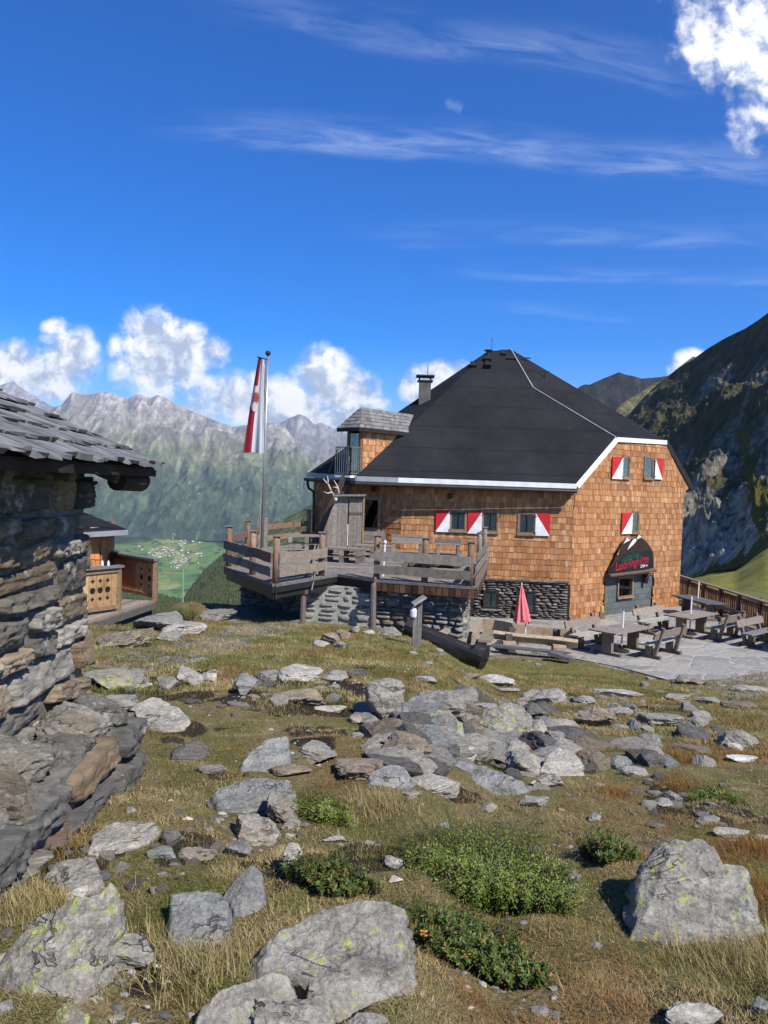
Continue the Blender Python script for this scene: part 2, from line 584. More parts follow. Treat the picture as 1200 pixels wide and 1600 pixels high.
    br = t.n('ShaderNodeTexBrick', {'Vector': c, 'Scale': 1.0, 'Color1': (0.085, 0.10, 0.10, 1), 'Color2': (0.125, 0.14, 0.135, 1), 'Mortar': (0.06, 0.07, 0.07, 1), 'Mortar Size': 0.012, 'Brick Width': 0.55, 'Row Height': 0.26})
    n = t.noise(t.coord(), 14, 5)
    t.out(t.mix(1.0, br.outputs['Color'], t.ramp(n, [(0.3, 0.75), (0.7, 1.2)]), 'MULTIPLY'), 0.85, t.bump(t.math('SUBTRACT', t.math('MULTIPLY', n, 0.3), br.outputs['Fac']), 0.4, 0.012))
    D['block'] = m
    # flag: white cloth and dark red cloth
    for nm, cc in (('flag_white', (0.74, 0.73, 0.72)), ('flag_red', (0.36, 0.035, 0.05)), ('emblem_red', (0.40, 0.08, 0.075)), ('emblem_pale', (0.66, 0.62, 0.58))):
        m, t = M_(nm)
        d = t.n('ShaderNodeBsdfDiffuse', {'Color': (*cc, 1)})
        tr = t.n('ShaderNodeBsdfTranslucent', {'Color': (*cc, 1)})
        t.n('ShaderNodeOutputMaterial', {'Surface': t.n('ShaderNodeMixShader', {0: 0.35, 1: d.outputs[0], 2: tr.outputs[0]}).outputs[0]})
        D[nm] = m
    return D


MAT = make_materials()
SHINGLE_TONES = [(0.42, 0.200, 0.080), (0.385, 0.170, 0.066), (0.45, 0.225, 0.096), (0.35, 0.150, 0.058), (0.49, 0.270, 0.132), (0.31, 0.130, 0.054), (0.40, 0.205, 0.094), (0.43, 0.190, 0.074)]
GREYWOOD = [(0.235, 0.205, 0.165), (0.29, 0.255, 0.205), (0.20, 0.17, 0.135), (0.27, 0.22, 0.165)]
BROWNWOOD = [(0.24, 0.15, 0.095), (0.20, 0.12, 0.075), (0.29, 0.19, 0.12)]
TANWOOD = [(0.34, 0.26, 0.17), (0.38, 0.30, 0.205), (0.30, 0.225, 0.15)]
# ================================================================ near terrain
TERR = -5.05


def slope(u):
    return np.interp(u, [-0.6, -0.3, 0.0, 0.06, 0.11, 0.16, 0.6], [0.098, 0.10, 0.111, 0.118, 0.145, 0.165, 0.168])


def ground_base(x, y):
    x, y = np.asarray(x, float), np.asarray(y, float)
    u = x / np.maximum(y, 3.0)
    s = slope(u)
    dc = 21.2
    yy = np.minimum(y, dc)
    z = -1.55 - s * yy
    # terrace is level, lawn behind the lookout drops to the valley
    right = sstep(0.10, 0.13, u)
    z = np.where(y > dc, z + right * (TERR - z) * sstep(20.8, 22.0, y), z)
    # gravel pad and left shelf stay level then fall away
    left = 1 - sstep(-0.16, -0.10, u)
    z = z - left * 0.62 * np.maximum(0, y - 24.0) * sstep(24, 27, y)
    farleft = 1 - sstep(-0.36, -0.26, u)
    z = z - farleft * 0.35 * np.maximum(0, y - 16.5) * (y < 400)
    hid = (1 - sstep(0.30, 0.36, u))
    z = z - hid * 0.5 * np.maximum(0, y - 40) - (1 - right) * 1.3 * sstep(23, 27, y)
    z = z - right * (1 - hid) * 0.45 * np.maximum(0, y - 52)
    behind = sstep(38, 70, y) * right
    z = z - behind * 3.2
    return z


def ground_z(x, y):
    x, y = np.atleast_1d(np.asarray(x, float)), np.atleast_1d(np.asarray(y, float))
    z = ground_base(x, y)
    p = np.stack([x, y, np.zeros_like(x)], 1)
    u = x / np.maximum(y, 3.0)
    flat = sstep(0.12, 0.16, u) * sstep(20.5, 22.0, y)
    amp = 0.16 * (1 - 0.75 * sstep(12, 17, y)) * (1 - flat)
    n = fbm(p * 0.55, 4) * amp + fbm(p * 2.7 + 9, 3) * 0.045 * (1 - flat)
    # hummocks in the dry grass
    n = n + np.abs(pnoise(p * 1.6 + 31)) * 0.09 * (1 - sstep(9, 13, y))
    return z + n


def gz(x, y):
    return float(ground_z([x], [y])[0])


def ground_hit(px, py):
    v = ray(px, py)
    d = np.linspace(1.2, 45, 1800)
    x = v.x / v.y * d
    zr = v.z / v.y * d
    h = zr - ground_z(x, d)
    k = np.argmax(h < 0)
    d0 = d[k]
    return Vector((v.x / v.y * d0, d0, float(ground_z([v.x / v.y * d0], [d0])[0])))


LAWN = [(90, 1015), (200, 985), (330, 965), (480, 945), (700, 985), (775, 1030), (905, 1032), (1045, 1066), (1205, 1112), (1205, 1150), (1000, 1085), (880, 1075), (760, 1050), (560, 1040), (420, 1040), (330, 1045), (230, 1052), (90, 1052)]
DIRTS = [[(150, 1062), (235, 1068), (340, 1072), (345, 1092), (300, 1098), (180, 1092)], [(345, 1083), (420, 1068), (560, 1062), (585, 1085), (575, 1112), (480, 1124), (410, 1108), (350, 1105)],
         [(255, 1300), (330, 1305), (330, 1350), (240, 1352)], [(1050, 1540), (1200, 1535), (1200, 1592), (1050, 1592)], [(420, 1150), (520, 1125), (545, 1150), (520, 1170)],
         [(590, 1120), (860, 1120), (900, 1180), (800, 1200), (640, 1190)], [(1020, 1230), (1140, 1235), (1140, 1290), (1020, 1260)]]
GRAV = [[(90, 1038), (210, 1022), (320, 992), (370, 974), (310, 962), (340, 946), (490, 946), (485, 974), (430, 992), (350, 1022), (230, 1053), (90, 1068)],
        [(1060, 1062), (1205, 1035), (1205, 1090), (1130, 1086)], [(760, 1005), (940, 1010), (1000, 1052), (900, 1030), (770, 1026)],
        ]


def masks(pts):
    px, py = project(pts)
    n = fbm(np.asarray(pts) * 1.3, 4) * 16
    front = (np.asarray(pts)[:, 1] > 1.0) & (np.asarray(pts)[:, 1] < 60)
    lawn = sstep(-7, 7, poly_sd(px, py, LAWN) + n * 0.6)
    lawn = np.maximum(lawn, (np.asarray(pts)[:, 1] > 24) * 1.0)
    dirt = np.zeros(len(px))
    for q in DIRTS:
        dirt = np.maximum(dirt, sstep(-9, 8, poly_sd(px, py, q) + n * 2.2))
    n0 = fbm(np.asarray(pts) * 0.9 + 40, 4)
    dirt = np.maximum(dirt, 0.8 * sstep(0.11, 0.26, n0) * (1 - lawn))
    grav = np.zeros(len(px))
    for q in GRAV:
        grav = np.maximum(grav, sstep(-6, 6, poly_sd(px, py, q) + n * 0.7))
    z = np.zeros(len(px))
    return np.where(front, lawn, z), np.where(front, dirt, z), np.where(front, grav, z)


def build_terrain():
    a = np.linspace(-1, 1, 520)
    xs = np.sinh(a * 4.2) / np.sinh(4.2) * 75 + 1.5 * (1 - a * a)
    b = np.linspace(0, 1, 560)
    ys = -8 + 9.5 * np.minimum(b / 0.12, 1) + np.where(b > 0.12, 258 * (np.exp(4.4 * (b - 0.12) / 0.88) - 1) / (math.exp(4.4) - 1), 0)
    X, Y = np.meshgrid(xs, ys)
    X = X + np.where(Y > 20, (Y - 20) * 0.35 * (X / 75), 0)
    x, y = X.ravel(), Y.ravel()
    V = np.stack([x, y, ground_z(x, y)], 1)
    lawn, dirt, grav = masks(V)
    W, H = len(xs), len(ys)
    i = (np.arange(H - 1)[:, None] * W + np.arange(W - 1)[None, :]).ravel()
    Fc = np.stack([i, i + 1, i + W + 1, i + W], 1)
    me = np_mesh('ground', V, Fc, None, [MAT['ground']], True, vcols={'mask': np.stack([lawn, dirt, grav], 1)})
    o = link_mesh('ground', me)
    setp(o, kind='structure')


build_terrain()


# terrace paving, one sheet a few mm above the ground
def build_terrace():
    mb = MB()
    poly = [PZ(700, 1018, TERR), PZ(760, 1024, TERR), PZ(830, 1020, TERR), PZ(900, 1031, TERR), PZ(960, 1042, TERR), PZ(1040, 1063, TERR), PZ(1120, 1060, TERR), PZ(1215, 1047, TERR)]
    poly = [Vector((p.x, p.y, TERR)) for p in poly] + [Vector((16.5, 23, TERR)), Vector((14.6, 29, TERR)), Vector((14.5, 39, TERR)), Vector((3.0, 31, TERR)), Vector((2.9, 24, TERR))]
    mb.prism([p + Vector((0, 0, 0.035)) for p in poly], (0, 0, -0.3))
    o = obj('terrace', mb, MAT['paving'])
    setp(o, kind='structure')


build_terrace()


# ================================================================ far landscape
def skyline(pts):
    us, vs = [], []
    for px, py in pts:
        r = ray(px, py)
        us.append(r.x / r.y)
        vs.append(r.z / r.y)
    return np.array(us), np.array(vs)


def grid_faces(W, H):
    i = (np.arange(H - 1)[:, None] * W + np.arange(W - 1)[None, :]).ravel()
    return np.stack([i, i + 1, i + W + 1, i + W], 1)


def mountain_mat(name, stops, zlo, zhi, coarse, fleck, scree, rough_n=0.0016, meadow=None, flecks=0.63):
    """colour by height band, broken up by noise; a colour map of forest, grass and rock, with shade included for the dark peaks"""
    m, t = M_(name)
    c = t.coord()
    z = t.n('ShaderNodeSeparateXYZ', {0: c}).outputs[2]
    h = t.n('ShaderNodeMapRange', {'Value': z, 'From Min': zlo, 'From Max': zhi}).outputs[0]
    n1 = t.noise(c, coarse, 8, 0.65)
    hh = t.math('ADD', h, t.math('MULTIPLY', t.math('SUBTRACT', n1, 0.5), 0.75))
    base = t.ramp(hh, stops)
    n2 = t.noise(t.mapping(c, (1, 1, 0.35)), coarse * 6, 8, 0.75)
    base = t.mix(1.0, base, t.ramp(n2, [(0.3, 0.45), (0.5, 1.0), (0.72, 1.7)]), 'MULTIPLY')
    fl = t.step(t.noise(t.mapping(c, (1, 1, 0.5)), fleck, 9, 0.72), flecks, flecks + 0.07)
    base = t.mix(t.math('MULTIPLY', fl, scree), base, (0.34, 0.325, 0.29, 1))
    # gullies and scree run down the fall line
    gl = t.noise(t.mapping(c, (1, 0.12, 0.22)), coarse * 9, 7, 0.7, 0.6)
    base = t.mix(1.0, base, t.ramp(gl, [(0.3, 0.5), (0.5, 0.95), (0.68, 1.75)]), 'MULTIPLY')
    t.out(base, 0.95, t.bump(t.math('ADD', n2, n1), 0.9, meadow and 30 or 30), spec=0.05)
    return m


ZV = -640.0


def build_far_range():
    su, sv = skyline([(-700, 560), (-400, 590), (-150, 575), (0, 632), (60, 640), (95, 634), (112, 613), (135, 617), (165, 612), (185, 618), (200, 624), (212, 616), (222, 617), (235, 622), (247, 617), (258, 621), (275, 631), (300, 642),
                      (330, 655), (365, 667), (395, 662), (434, 660), (446, 668), (470, 700), (488, 720), (540, 790), (700, 850), (1500, 900)])
    us = np.concatenate([np.linspace(-1.3, -0.53, 90)[:-1], np.linspace(-0.53, 0.02, 560), np.linspace(0.02, 0.6, 40)[1:]])
    t = np.concatenate([np.linspace(0, 1, 380), np.linspace(1.02, 1.5, 30)])
    U, T = np.meshgrid(us, t)
    u, tt = U.ravel(), T.ravel()
    y0 = 8200 + 500 * fbm(np.stack([u * 3, u * 0, u * 0 + 3], 1), 3)
    y1 = 11600.0 + 500 * fbm(np.stack([u * 5, u * 0, u * 0 + 8], 1), 3)
    y = y0 + (y1 - y0) * tt
    x = u * y
    zr = np.interp(u, su, sv) * y1
    k = np.minimum(tt, 1)
    # spurs: ridged noise that runs down the fall line
    warp = fbm(np.stack([x / 1500, y / 1500, y * 0], 1), 3) * 0.5
    sp = ridged(np.stack([x / 1250 + warp, y / 3600, y * 0 + 5], 1), 5, 0.55)
    sp2 = ridged(np.stack([x / 420, y / 900, y * 0 + 2], 1), 4, 0.55)
    prof = k ** 0.92
    z = ZV + (zr - ZV) * prof
    env = (k * (1 - k)) ** 0.7
    z = z + env * (sp - 0.45) * 1350 + env * (sp2 - 0.45) * 420
    z = z + (fbm(np.stack([x / 130, y / 130, y * 0], 1), 4) * 60) * np.minimum(1, env * 3)
    z = np.where(tt > 1, zr - (tt - 1) * 2600, z)
    # keep the crest below the surveyed skyline
    z = np.minimum(z, np.interp(u, su, sv) * y + np.where(tt >= 0.985, 0, -5))
    V = np.stack([x, y, z], 1)
    m = mountain_mat('far_mountain', [(0.02, (0.050, 0.076, 0.038)), (0.34, (0.080, 0.105, 0.052)), (0.45, (0.155, 0.165, 0.085)), (0.57, (0.20, 0.195, 0.13)), (0.68, (0.27, 0.245, 0.205)), (1.0, (0.33, 0.295, 0.255))], ZV, 1350, 0.0011, 0.009, 0.75, flecks=0.60)
    o = link_mesh('mountains', np_mesh('far_range', V, grid_faces(len(us), len(t)), None, [m], True))
    setp(o, kind='structure')
    # second, farther crest (snow-streaked, bluish through the air)
    su2, sv2 = skyline([(-500, 560), (-200, 575), (0, 602), (14, 597), (22, 596), (34, 606), (52, 618), (66, 626), (90, 640), (200, 660), (330, 668), (420, 668), (440, 660), (455, 652), (468, 647), (480, 652), (492, 664), (500, 660), (520, 668), (560, 676), (620, 690), (700, 720), (1400, 800)])
    us = np.linspace(-0.9, 0.2, 420)
    t = np.linspace(0, 1.2, 120)
    U, T = np.meshgrid(us, t)
    u, tt = U.ravel(), T.ravel()
    y = 12400 + 3200 * tt
    x = u * y
    k = np.minimum(tt, 1)
    zr = np.interp(u, su2, sv2) * 15600
    sp = ridged(np.stack([x / 1300, y / 2600, y * 0 + 1], 1), 5, 0.55)
    env = (k * (1 - k)) ** 0.7
    z = -200 + (zr + 200) * k + env * (sp - 0.5) * 1100
    z = np.where(tt > 1, zr - (tt - 1) * 3000, z)
    z = np.minimum(z, np.interp(u, su2, sv2) * y)
    m2 = mountain_mat('farthest_mountain', [(0.1, (0.10, 0.11, 0.08)), (0.5, (0.22, 0.205, 0.18)), (1.0, (0.34, 0.32, 0.30))], -200, 1800, 0.0009, 0.004, 0.7)
    o = link_mesh('mountains', np_mesh('farthest_range', np.stack([x, y, z], 1), grid_faces(len(us), len(t)), None, [m2], True))
    setp(o, kind='structure')


def valley_z(x, y):
    x, y = np.asarray(x, float), np.asarray(y, float)
    z = np.interp(y, [300, 1500, 3800, 5600, 8300, 9500], [-280, -480, -760, -790, -640, -600])
    p = np.stack([x / 700, y / 700, x * 0], 1)
    u = x / y
    # wooded flanks rise either side of the meadows
    lf = np.clip((-0.33 - u) / 0.25, 0, 1.5)
    return z + fbm(p, 3) * 45 + lf * 260


def build_valley():
    us = np.concatenate([np.linspace(-1.4, -0.45, 40)[:-1], np.linspace(-0.45, -0.05, 220), np.linspace(-0.05, 1.3, 50)[1:]])
    ys = np.concatenate([np.linspace(300, 4500, 60)[:-1], np.linspace(4500, 9400, 260)])
    U, Y = np.meshgrid(us, ys)
    x, y = (U * Y).ravel(), Y.ravel()
    V = np.stack([x, y, valley_z(x, y)], 1)
    px, py = project(V)
    n = fbm(np.stack([x / 260, y / 420, x * 0], 1), 4)
    fan = [(178, 852), (215, 846), (265, 838), (285, 820), (300, 826), (325, 842), (365, 862), (420, 880), (420, 960), (250, 960), (240, 905), (196, 880)]
    mead = sstep(-6, 5, poly_sd(px, py, fan) + n * 14)
    m, t = M_('valley_floor')
    c = t.coord()
    at = t.n('ShaderNodeSeparateColor', {0: t.attr('mask')}).outputs[0]
    forest = t.ramp(t.noise(c, 0.012, 6, 0.7), [(0.3, (0.016, 0.028, 0.012)), (0.7, (0.042, 0.058, 0.024))])
    vo = t.n('ShaderNodeTexVoronoi', {'Vector': t.mapping(c, (1, 0.45, 0), (0, 0, 0.5)), 'Scale': 0.0055})
    field = t.ramp(t.n('ShaderNodeSeparateColor', {0: vo.outputs['Color']}).outputs[0], [(0.0, (0.075, 0.15, 0.035)), (0.3, (0.15, 0.25, 0.06)), (0.55, (0.09, 0.17, 0.045)), (0.8, (0.27, 0.29, 0.09)), (1.0, (0.17, 0.24, 0.07))])
    hed = t.step(t.noise(t.mapping(c, (1, 0.4, 0)), 0.009, 9, 0.78), 0.53, 0.57)
    field = t.mix(t.math('MULTIPLY', hed, 0.85), field, forest)
    t.out(t.mix(at, forest, field), 0.95, spec=0.05)
    o = link_mesh('valley', np_mesh('valley', V, grid_faces(len(us), len(ys)), None, [m], True, vcols={'mask': np.stack([mead, mead, mead], 1)}))
    setp(o, kind='structure')


def conifers(name, pts, hs, seed):
    """one mesh of jagged conifers standing at pts"""
    rs = np.random.RandomState(seed)
    N, K = len(pts), 7
    tiers = [(0.0, 0.62, 0.30), (0.28, 0.82, 0.215), (0.55, 1.0, 0.135)]
    Vs, Fs, Cs = [], [], []
    off = 0
    for (a, b, r) in tiers:
        ang = np.linspace(0, 2 * np.pi, K, endpoint=False)[None, :] + rs.rand(N, 1) * 6
        rr = r * hs[:, None] * rs.uniform(0.65, 1.2, (N, K)) * 0.75
        ring = np.stack([pts[:, 0:1] + np.cos(ang) * rr, pts[:, 1:2] + np.sin(ang) * rr, pts[:, 2:3] + hs[:, None] * (a + rs.uniform(-0.03, 0.05, (N, K)))], 2)
        tip = np.stack([pts[:, 0] + rs.normal(0, 0.01, N) * hs, pts[:, 1], pts[:, 2] + hs * b], 1)[:, None, :]
        vv = np.concatenate([ring, tip], 1)
        Vs.append(vv.reshape(-1, 3))
        base = off + np.arange(N)[:, None] * (K + 1)
        k = np.arange(K)[None, :]
        Fs.append(np.stack([base + k, base + (k + 1) % K, np.broadcast_to(base + K, (N, K))], 2).reshape(-1, 3))
        tone = rs.uniform(0.7, 1.35, (N, 1)) * rs.uniform(0.85, 1.15, (N, K))
        hue = rs.rand(N, 1)
        cc = np.stack([tone * (0.06 + 0.05 * hue), tone * (0.095 + 0.025 * hue), tone * 0.035], 2)
        Cs.append(cc.reshape(-1, 3))
        off += N * (K + 1)
    o = link_mesh(name, np_mesh(name, np.concatenate(Vs), np.concatenate(Fs), np.concatenate(Cs), [MAT['leaf']]))
    setp(o, kind='stuff')
    return o


def build_mid_slopes():
    su, sv = skyline([(-300, 875), (0, 885), (120, 896), (180, 908), (225, 920), (262, 932), (285, 937), (300, 915), (318, 892), (346, 868), (380, 846), (414, 823), (440, 812), (465, 800), (490, 787), (540, 760), (640, 720), (900, 700), (1300, 680)])
    us = np.concatenate([np.linspace(-0.75, -0.36, 40)[:-1], np.linspace(-0.36, -0.05, 260), np.linspace(-0.05, 0.5, 40)[1:]])
    t = np.concatenate([np.linspace(0, 1, 200), np.linspace(1.02, 1.3, 16)])
    U, T = np.meshgrid(us, t)
    u, tt = U.ravel(), T.ravel()
    k = np.minimum(tt, 1)

    def zfun(u, y):
        ty = np.clip((y - 600) / 1300, 0, 1.4)
        kk = np.minimum(ty, 1)
        top = np.interp(u, su, sv)
        v = -0.215 + (top + 0.215) * kk ** 0.8
        x = u * y
        sp = ridged(np.stack([x / 260, y / 420, x * 0 + 4], 1), 4) - 0.45
        z = v * y + sp * 55 * (kk * (1 - kk)) ** 0.6
        return np.where(ty > 1, top * 1900 - (ty - 1) * 700, np.minimum(z, top * y))
    y = 600 + 1300 * tt
    x = u * y
    V = np.stack([x, y, zfun(u, y)], 1)
    m = mountain_mat('wooded_slope', [(0.0, (0.06, 0.09, 0.03)), (0.45, (0.095, 0.125, 0.045)), (0.8, (0.15, 0.165, 0.07)), (1.0, (0.20, 0.20, 0.10))], -420, 0, 0.006, 0.05, 0.5)
    o = link_mesh('hill', np_mesh('wooded_hill', V, grid_faces(len(us), len(t)), None, [m], True))
    setp(o, kind='structure')
    rs = np.random.RandomState(11)
    N = 16000
    u = rs.uniform(-0.36, -0.06, N)
    y = np.sqrt(rs.uniform(600 ** 2, 1890 ** 2, N))
    den = fbm(np.stack([u * y / 120, y / 120, u * 0], 1), 4)
    top = np.interp(u, su, sv)
    low = sstep(-0.02, -0.11, zfun(u, y) / y)
    keep = (den + 0.55 * low - 0.22 > rs.uniform(-0.25, 0.35, N))
    u, y = u[keep], y[keep]
    pts = np.stack([u * y, y, zfun(u, y) - 0.4], 1)
    conifers('conifer_forest', pts, rs.uniform(3.5, 10, len(u)) * np.interp(y, [600, 1900], [0.8, 1.0]), 5)


def build_right_mountains():
    # dark far peaks
    su, sv = skyline([(820, 640), (895, 613), (905, 604), (913, 600), (922, 600), (937, 593), (952, 587), (967, 581), (978, 585), (990, 587), (1002, 591), (1025, 589), (1040, 587), (1052, 586), (1080, 600), (1200, 640)])
    us = np.linspace(0.14, 0.6, 240)
    t = np.linspace(0, 1.1, 120)
    U, T = np.meshgrid(us, t)
    u, tt = U.ravel(), T.ravel()
    k = np.minimum(tt, 1)
    y = 2200 + 1000 * tt - (u - 0.3) * 900
    x = u * y
    top = np.interp(u, su, sv)
    sp = ridged(np.stack([x / 190, y / 500, x * 0], 1), 5, 0.55) - 0.45
    z = y * (-0.1 + (top + 0.1) * k) + sp * 150 * (k * (1 - k)) ** 0.6
    z = np.where(tt > 1, z - (tt - 1) * 900, np.minimum(z, top * y))
    m = mountain_mat('dark_peaks', [(0.0, (0.03, 0.032, 0.02)), (1.0, (0.035, 0.034, 0.03))], -100, 600, 0.004, 0.02, 0.2)  # the shade over these peaks is put into a near-black surface colour
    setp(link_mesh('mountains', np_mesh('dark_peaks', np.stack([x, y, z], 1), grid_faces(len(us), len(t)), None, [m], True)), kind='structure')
    # sunny shoulder
    su, sv = skyline([(900, 720), (950, 660), (958, 645), (970, 632), (984, 622), (1000, 613), (1022, 598), (1036, 595), (1047, 586), (1054, 578), (1066, 569), (1083, 556), (1094, 560), (1110, 580), (1200, 660)])
    us = np.linspace(0.2, 0.6, 220)
    t = np.linspace(0, 1.15, 120)
    U, T = np.meshgrid(us, t)
    u, tt = U.ravel(), T.ravel()
    k = np.minimum(tt, 1)
    y = 1250 + 500 * tt + (u - 0.3) * 800
    x = u * y
    top = np.interp(u, su, sv)
    sp = ridged(np.stack([x / 90, y / 200, x * 0 + 3], 1), 5, 0.55) - 0.45
    z = y * (0.02 + (top - 0.02) * k) + sp * 60 * (k * (1 - k)) ** 0.6
    z = np.where(tt > 1, z - (tt - 1) * 500, np.minimum(z, top * y))
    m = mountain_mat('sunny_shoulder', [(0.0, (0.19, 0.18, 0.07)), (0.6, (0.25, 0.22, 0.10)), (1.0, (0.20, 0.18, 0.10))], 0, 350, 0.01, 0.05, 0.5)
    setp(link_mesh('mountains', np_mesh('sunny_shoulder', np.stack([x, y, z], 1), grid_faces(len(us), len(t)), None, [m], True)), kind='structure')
    # big dark flank on the right, running away to the left
    su, sv = skyline([(900, 740), (955, 672), (968, 660), (985, 645), (1005, 622), (1030, 598), (1060, 575), (1083, 561), (1105, 545), (1130, 530), (1146, 522), (1165, 513), (1185, 500), (1200, 489), (1240, 462), (1330, 420), (1700, 330), (2600, 260)])
    bu, bv = skyline([(900, 900), (1000, 905), (1065, 912), (1090, 900), (1110, 893), (1150, 888), (1175, 872), (1200, 858), (1300, 850), (1700, 850), (2600, 850)])
    us = np.concatenate([np.linspace(0.24, 0.56, 460), np.linspace(0.565, 1.5, 60)])
    t = np.concatenate([np.linspace(0, 1, 420), np.linspace(1.03, 1.3, 10)])
    U, T = np.meshgrid(us, t)
    u, tt = U.ravel(), T.ravel()
    k = np.minimum(tt, 1)
    yb = np.interp(u, [0.24, 0.38, 0.5, 0.7, 1.5], [300, 245, 190, 150, 100])
    yt = np.interp(u, [0.24, 0.32, 0.5, 0.7, 1.5], [760, 680, 500, 400, 300])
    y = yb + (yt - yb) * tt
    x = u * y
    top, bot = np.interp(u, su, sv), np.interp(u, bu, bv)
    p = np.stack([x, y, x * 0], 1)
    q = np.stack([x / 26, y / 60, (y * 0.3 + x * 0.2) / 60], 1)
    crag = ridged(q, 6, 0.6) - 0.45
    big = ridged(np.stack([x / 95, y / 190, x * 0 + 2], 1), 4) - 0.45
    lowcliff = sstep(0.36, 0.12, k) * sstep(0.0, 0.03, k) * sstep(0.56, 0.48, u)
    env = (k * (1 - k) * 4) ** 0.5
    z = y * (bot + (top - bot) * k ** 0.92) + big * 26 * env + crag * (15 + 10 * lowcliff) * env + (fbm(p / 3.1, 4) * 2.2) * env
    z = np.where(tt > 1, z - (tt - 1) * 250, np.minimum(z, top * y + 0.0))
    V = np.stack([x, y, z], 1)
    px, py = project(V)
    gully = sstep(-14, 10, poly_sd(px, py, [(1150, 680), (1168, 660), (1178, 720), (1200, 760), (1200, 800), (1190, 830), (1172, 800), (1166, 740)]) + fbm(p / 9, 4) * 22)
    meadow = sstep(0.05, 0.0, k + fbm(p / 14, 4) * 0.12)
    veg = np.clip(0.45 + 1.1 * fbm(p / 34, 5) + 0.35 * sstep(0.55, 0.9, k) - 0.75 * lowcliff, 0, 1)
    mk = np.stack([np.maximum(gully * 0.8, meadow), veg, lowcliff], 1)
    m, t_ = M_('dark_flank')
    c = t_.coord()
    sx = t_.n('ShaderNodeSeparateColor', {0: t_.attr('mask')})
    n1 = t_.noise(t_.mapping(c, (1, 1, 0.6)), 0.11, 9, 0.75)
    n2 = t_.noise(t_.mapping(c, (1, 0.6, 0.5), (0.5, 0.3, 0)), 0.30, 10, 0.8)
    rock = t_.ramp(n2, [(0.32, (0.025, 0.022, 0.018)), (0.45, (0.13, 0.118, 0.095)), (0.56, (0.30, 0.275, 0.22)), (0.68, (0.52, 0.48, 0.39))])
    pale = t_.ramp(n2, [(0.36, (0.03, 0.03, 0.026)), (0.48, (0.32, 0.295, 0.235)), (0.64, (0.66, 0.61, 0.50))])  # sunlight on the low cliff, put into a paler rock colour
    rock = t_.mix(sx.outputs[2], rock, pale)
    hea = t_.ramp(n1, [(0.3, (0.028, 0.028, 0.018)), (0.5, (0.085, 0.080, 0.045)), (0.72, (0.20, 0.175, 0.09))])
    base = t_.mix(t_.step(t_.math('ADD', sx.outputs[1], t_.math('SUBTRACT', n1, 0.5)), 0.35, 0.6), rock, hea)
    gr = t_.ramp(t_.noise(c, 0.3, 7, 0.7), [(0.3, (0.085, 0.085, 0.02)), (0.7, (0.19, 0.165, 0.045))])
    base = t_.mix(t_.step(t_.math('ADD', sx.outputs[0], t_.math('MULTIPLY', t_.math('SUBTRACT', n1, 0.5), 0.6)), 0.42, 0.6), base, gr)
    t_.out(base, 0.95, t_.bump(t_.math('ADD', n2, n1), 1.0, 2.5), spec=0.05)
    setp(link_mesh('mountains', np_mesh('dark_flank', V, grid_faces(len(us), len(t)), None, [m], True, vcols={'mask': mk})), kind='structure')
    # meadow between the terrace and the flank
    su, sv = bu, bv
    us = np.linspace(0.2, 1.5, 200)
    ys = np.linspace(0, 1.12, 120)
    U, T = np.meshgrid(us, ys)
    u, tt = U.ravel(), T.ravel()
    yb = np.interp(u, [0.24, 0.38, 0.5, 0.7, 1.5], [300, 245, 190, 150, 100])
    y = 48 + (yb - 48) * tt
    x = u * y
    z = y * (-0.163 + (np.interp(u, bu, bv) + 0.163) * tt ** 0.8) + fbm(np.stack([x / 18, y / 30, x * 0], 1), 5) * 2.2 * np.minimum(1, tt * 3)
    m, t_ = M_('meadow_grass')
    c = t_.coord()
    n1, n2 = t_.noise(c, 0.09, 8, 0.7), t_.noise(c, 1.2, 6, 0.75)
    base = t_.ramp(n1, [(0.3, (0.15, 0.165, 0.033)), (0.5, (0.25, 0.235, 0.055)), (0.7, (0.32, 0.275, 0.09))])
    base = t_.mix(1.0, base, t_.ramp(n2, [(0.3, 0.6), (0.7, 1.35)]), 'MULTIPLY')
    base = t_.mix(t_.step(t_.noise(c, 0.4, 8, 0.75), 0.64, 0.68), base, (0.27, 0.25, 0.21, 1))
    t_.out(base, 0.95, t_.bump(n2, 1.0, 0.4), spec=0.05)
    setp(link_mesh('meadow', np_mesh('meadow', np.stack([x, y, z], 1), grid_faces(len(us), len(ys)), None, [m], True)), kind='structure')


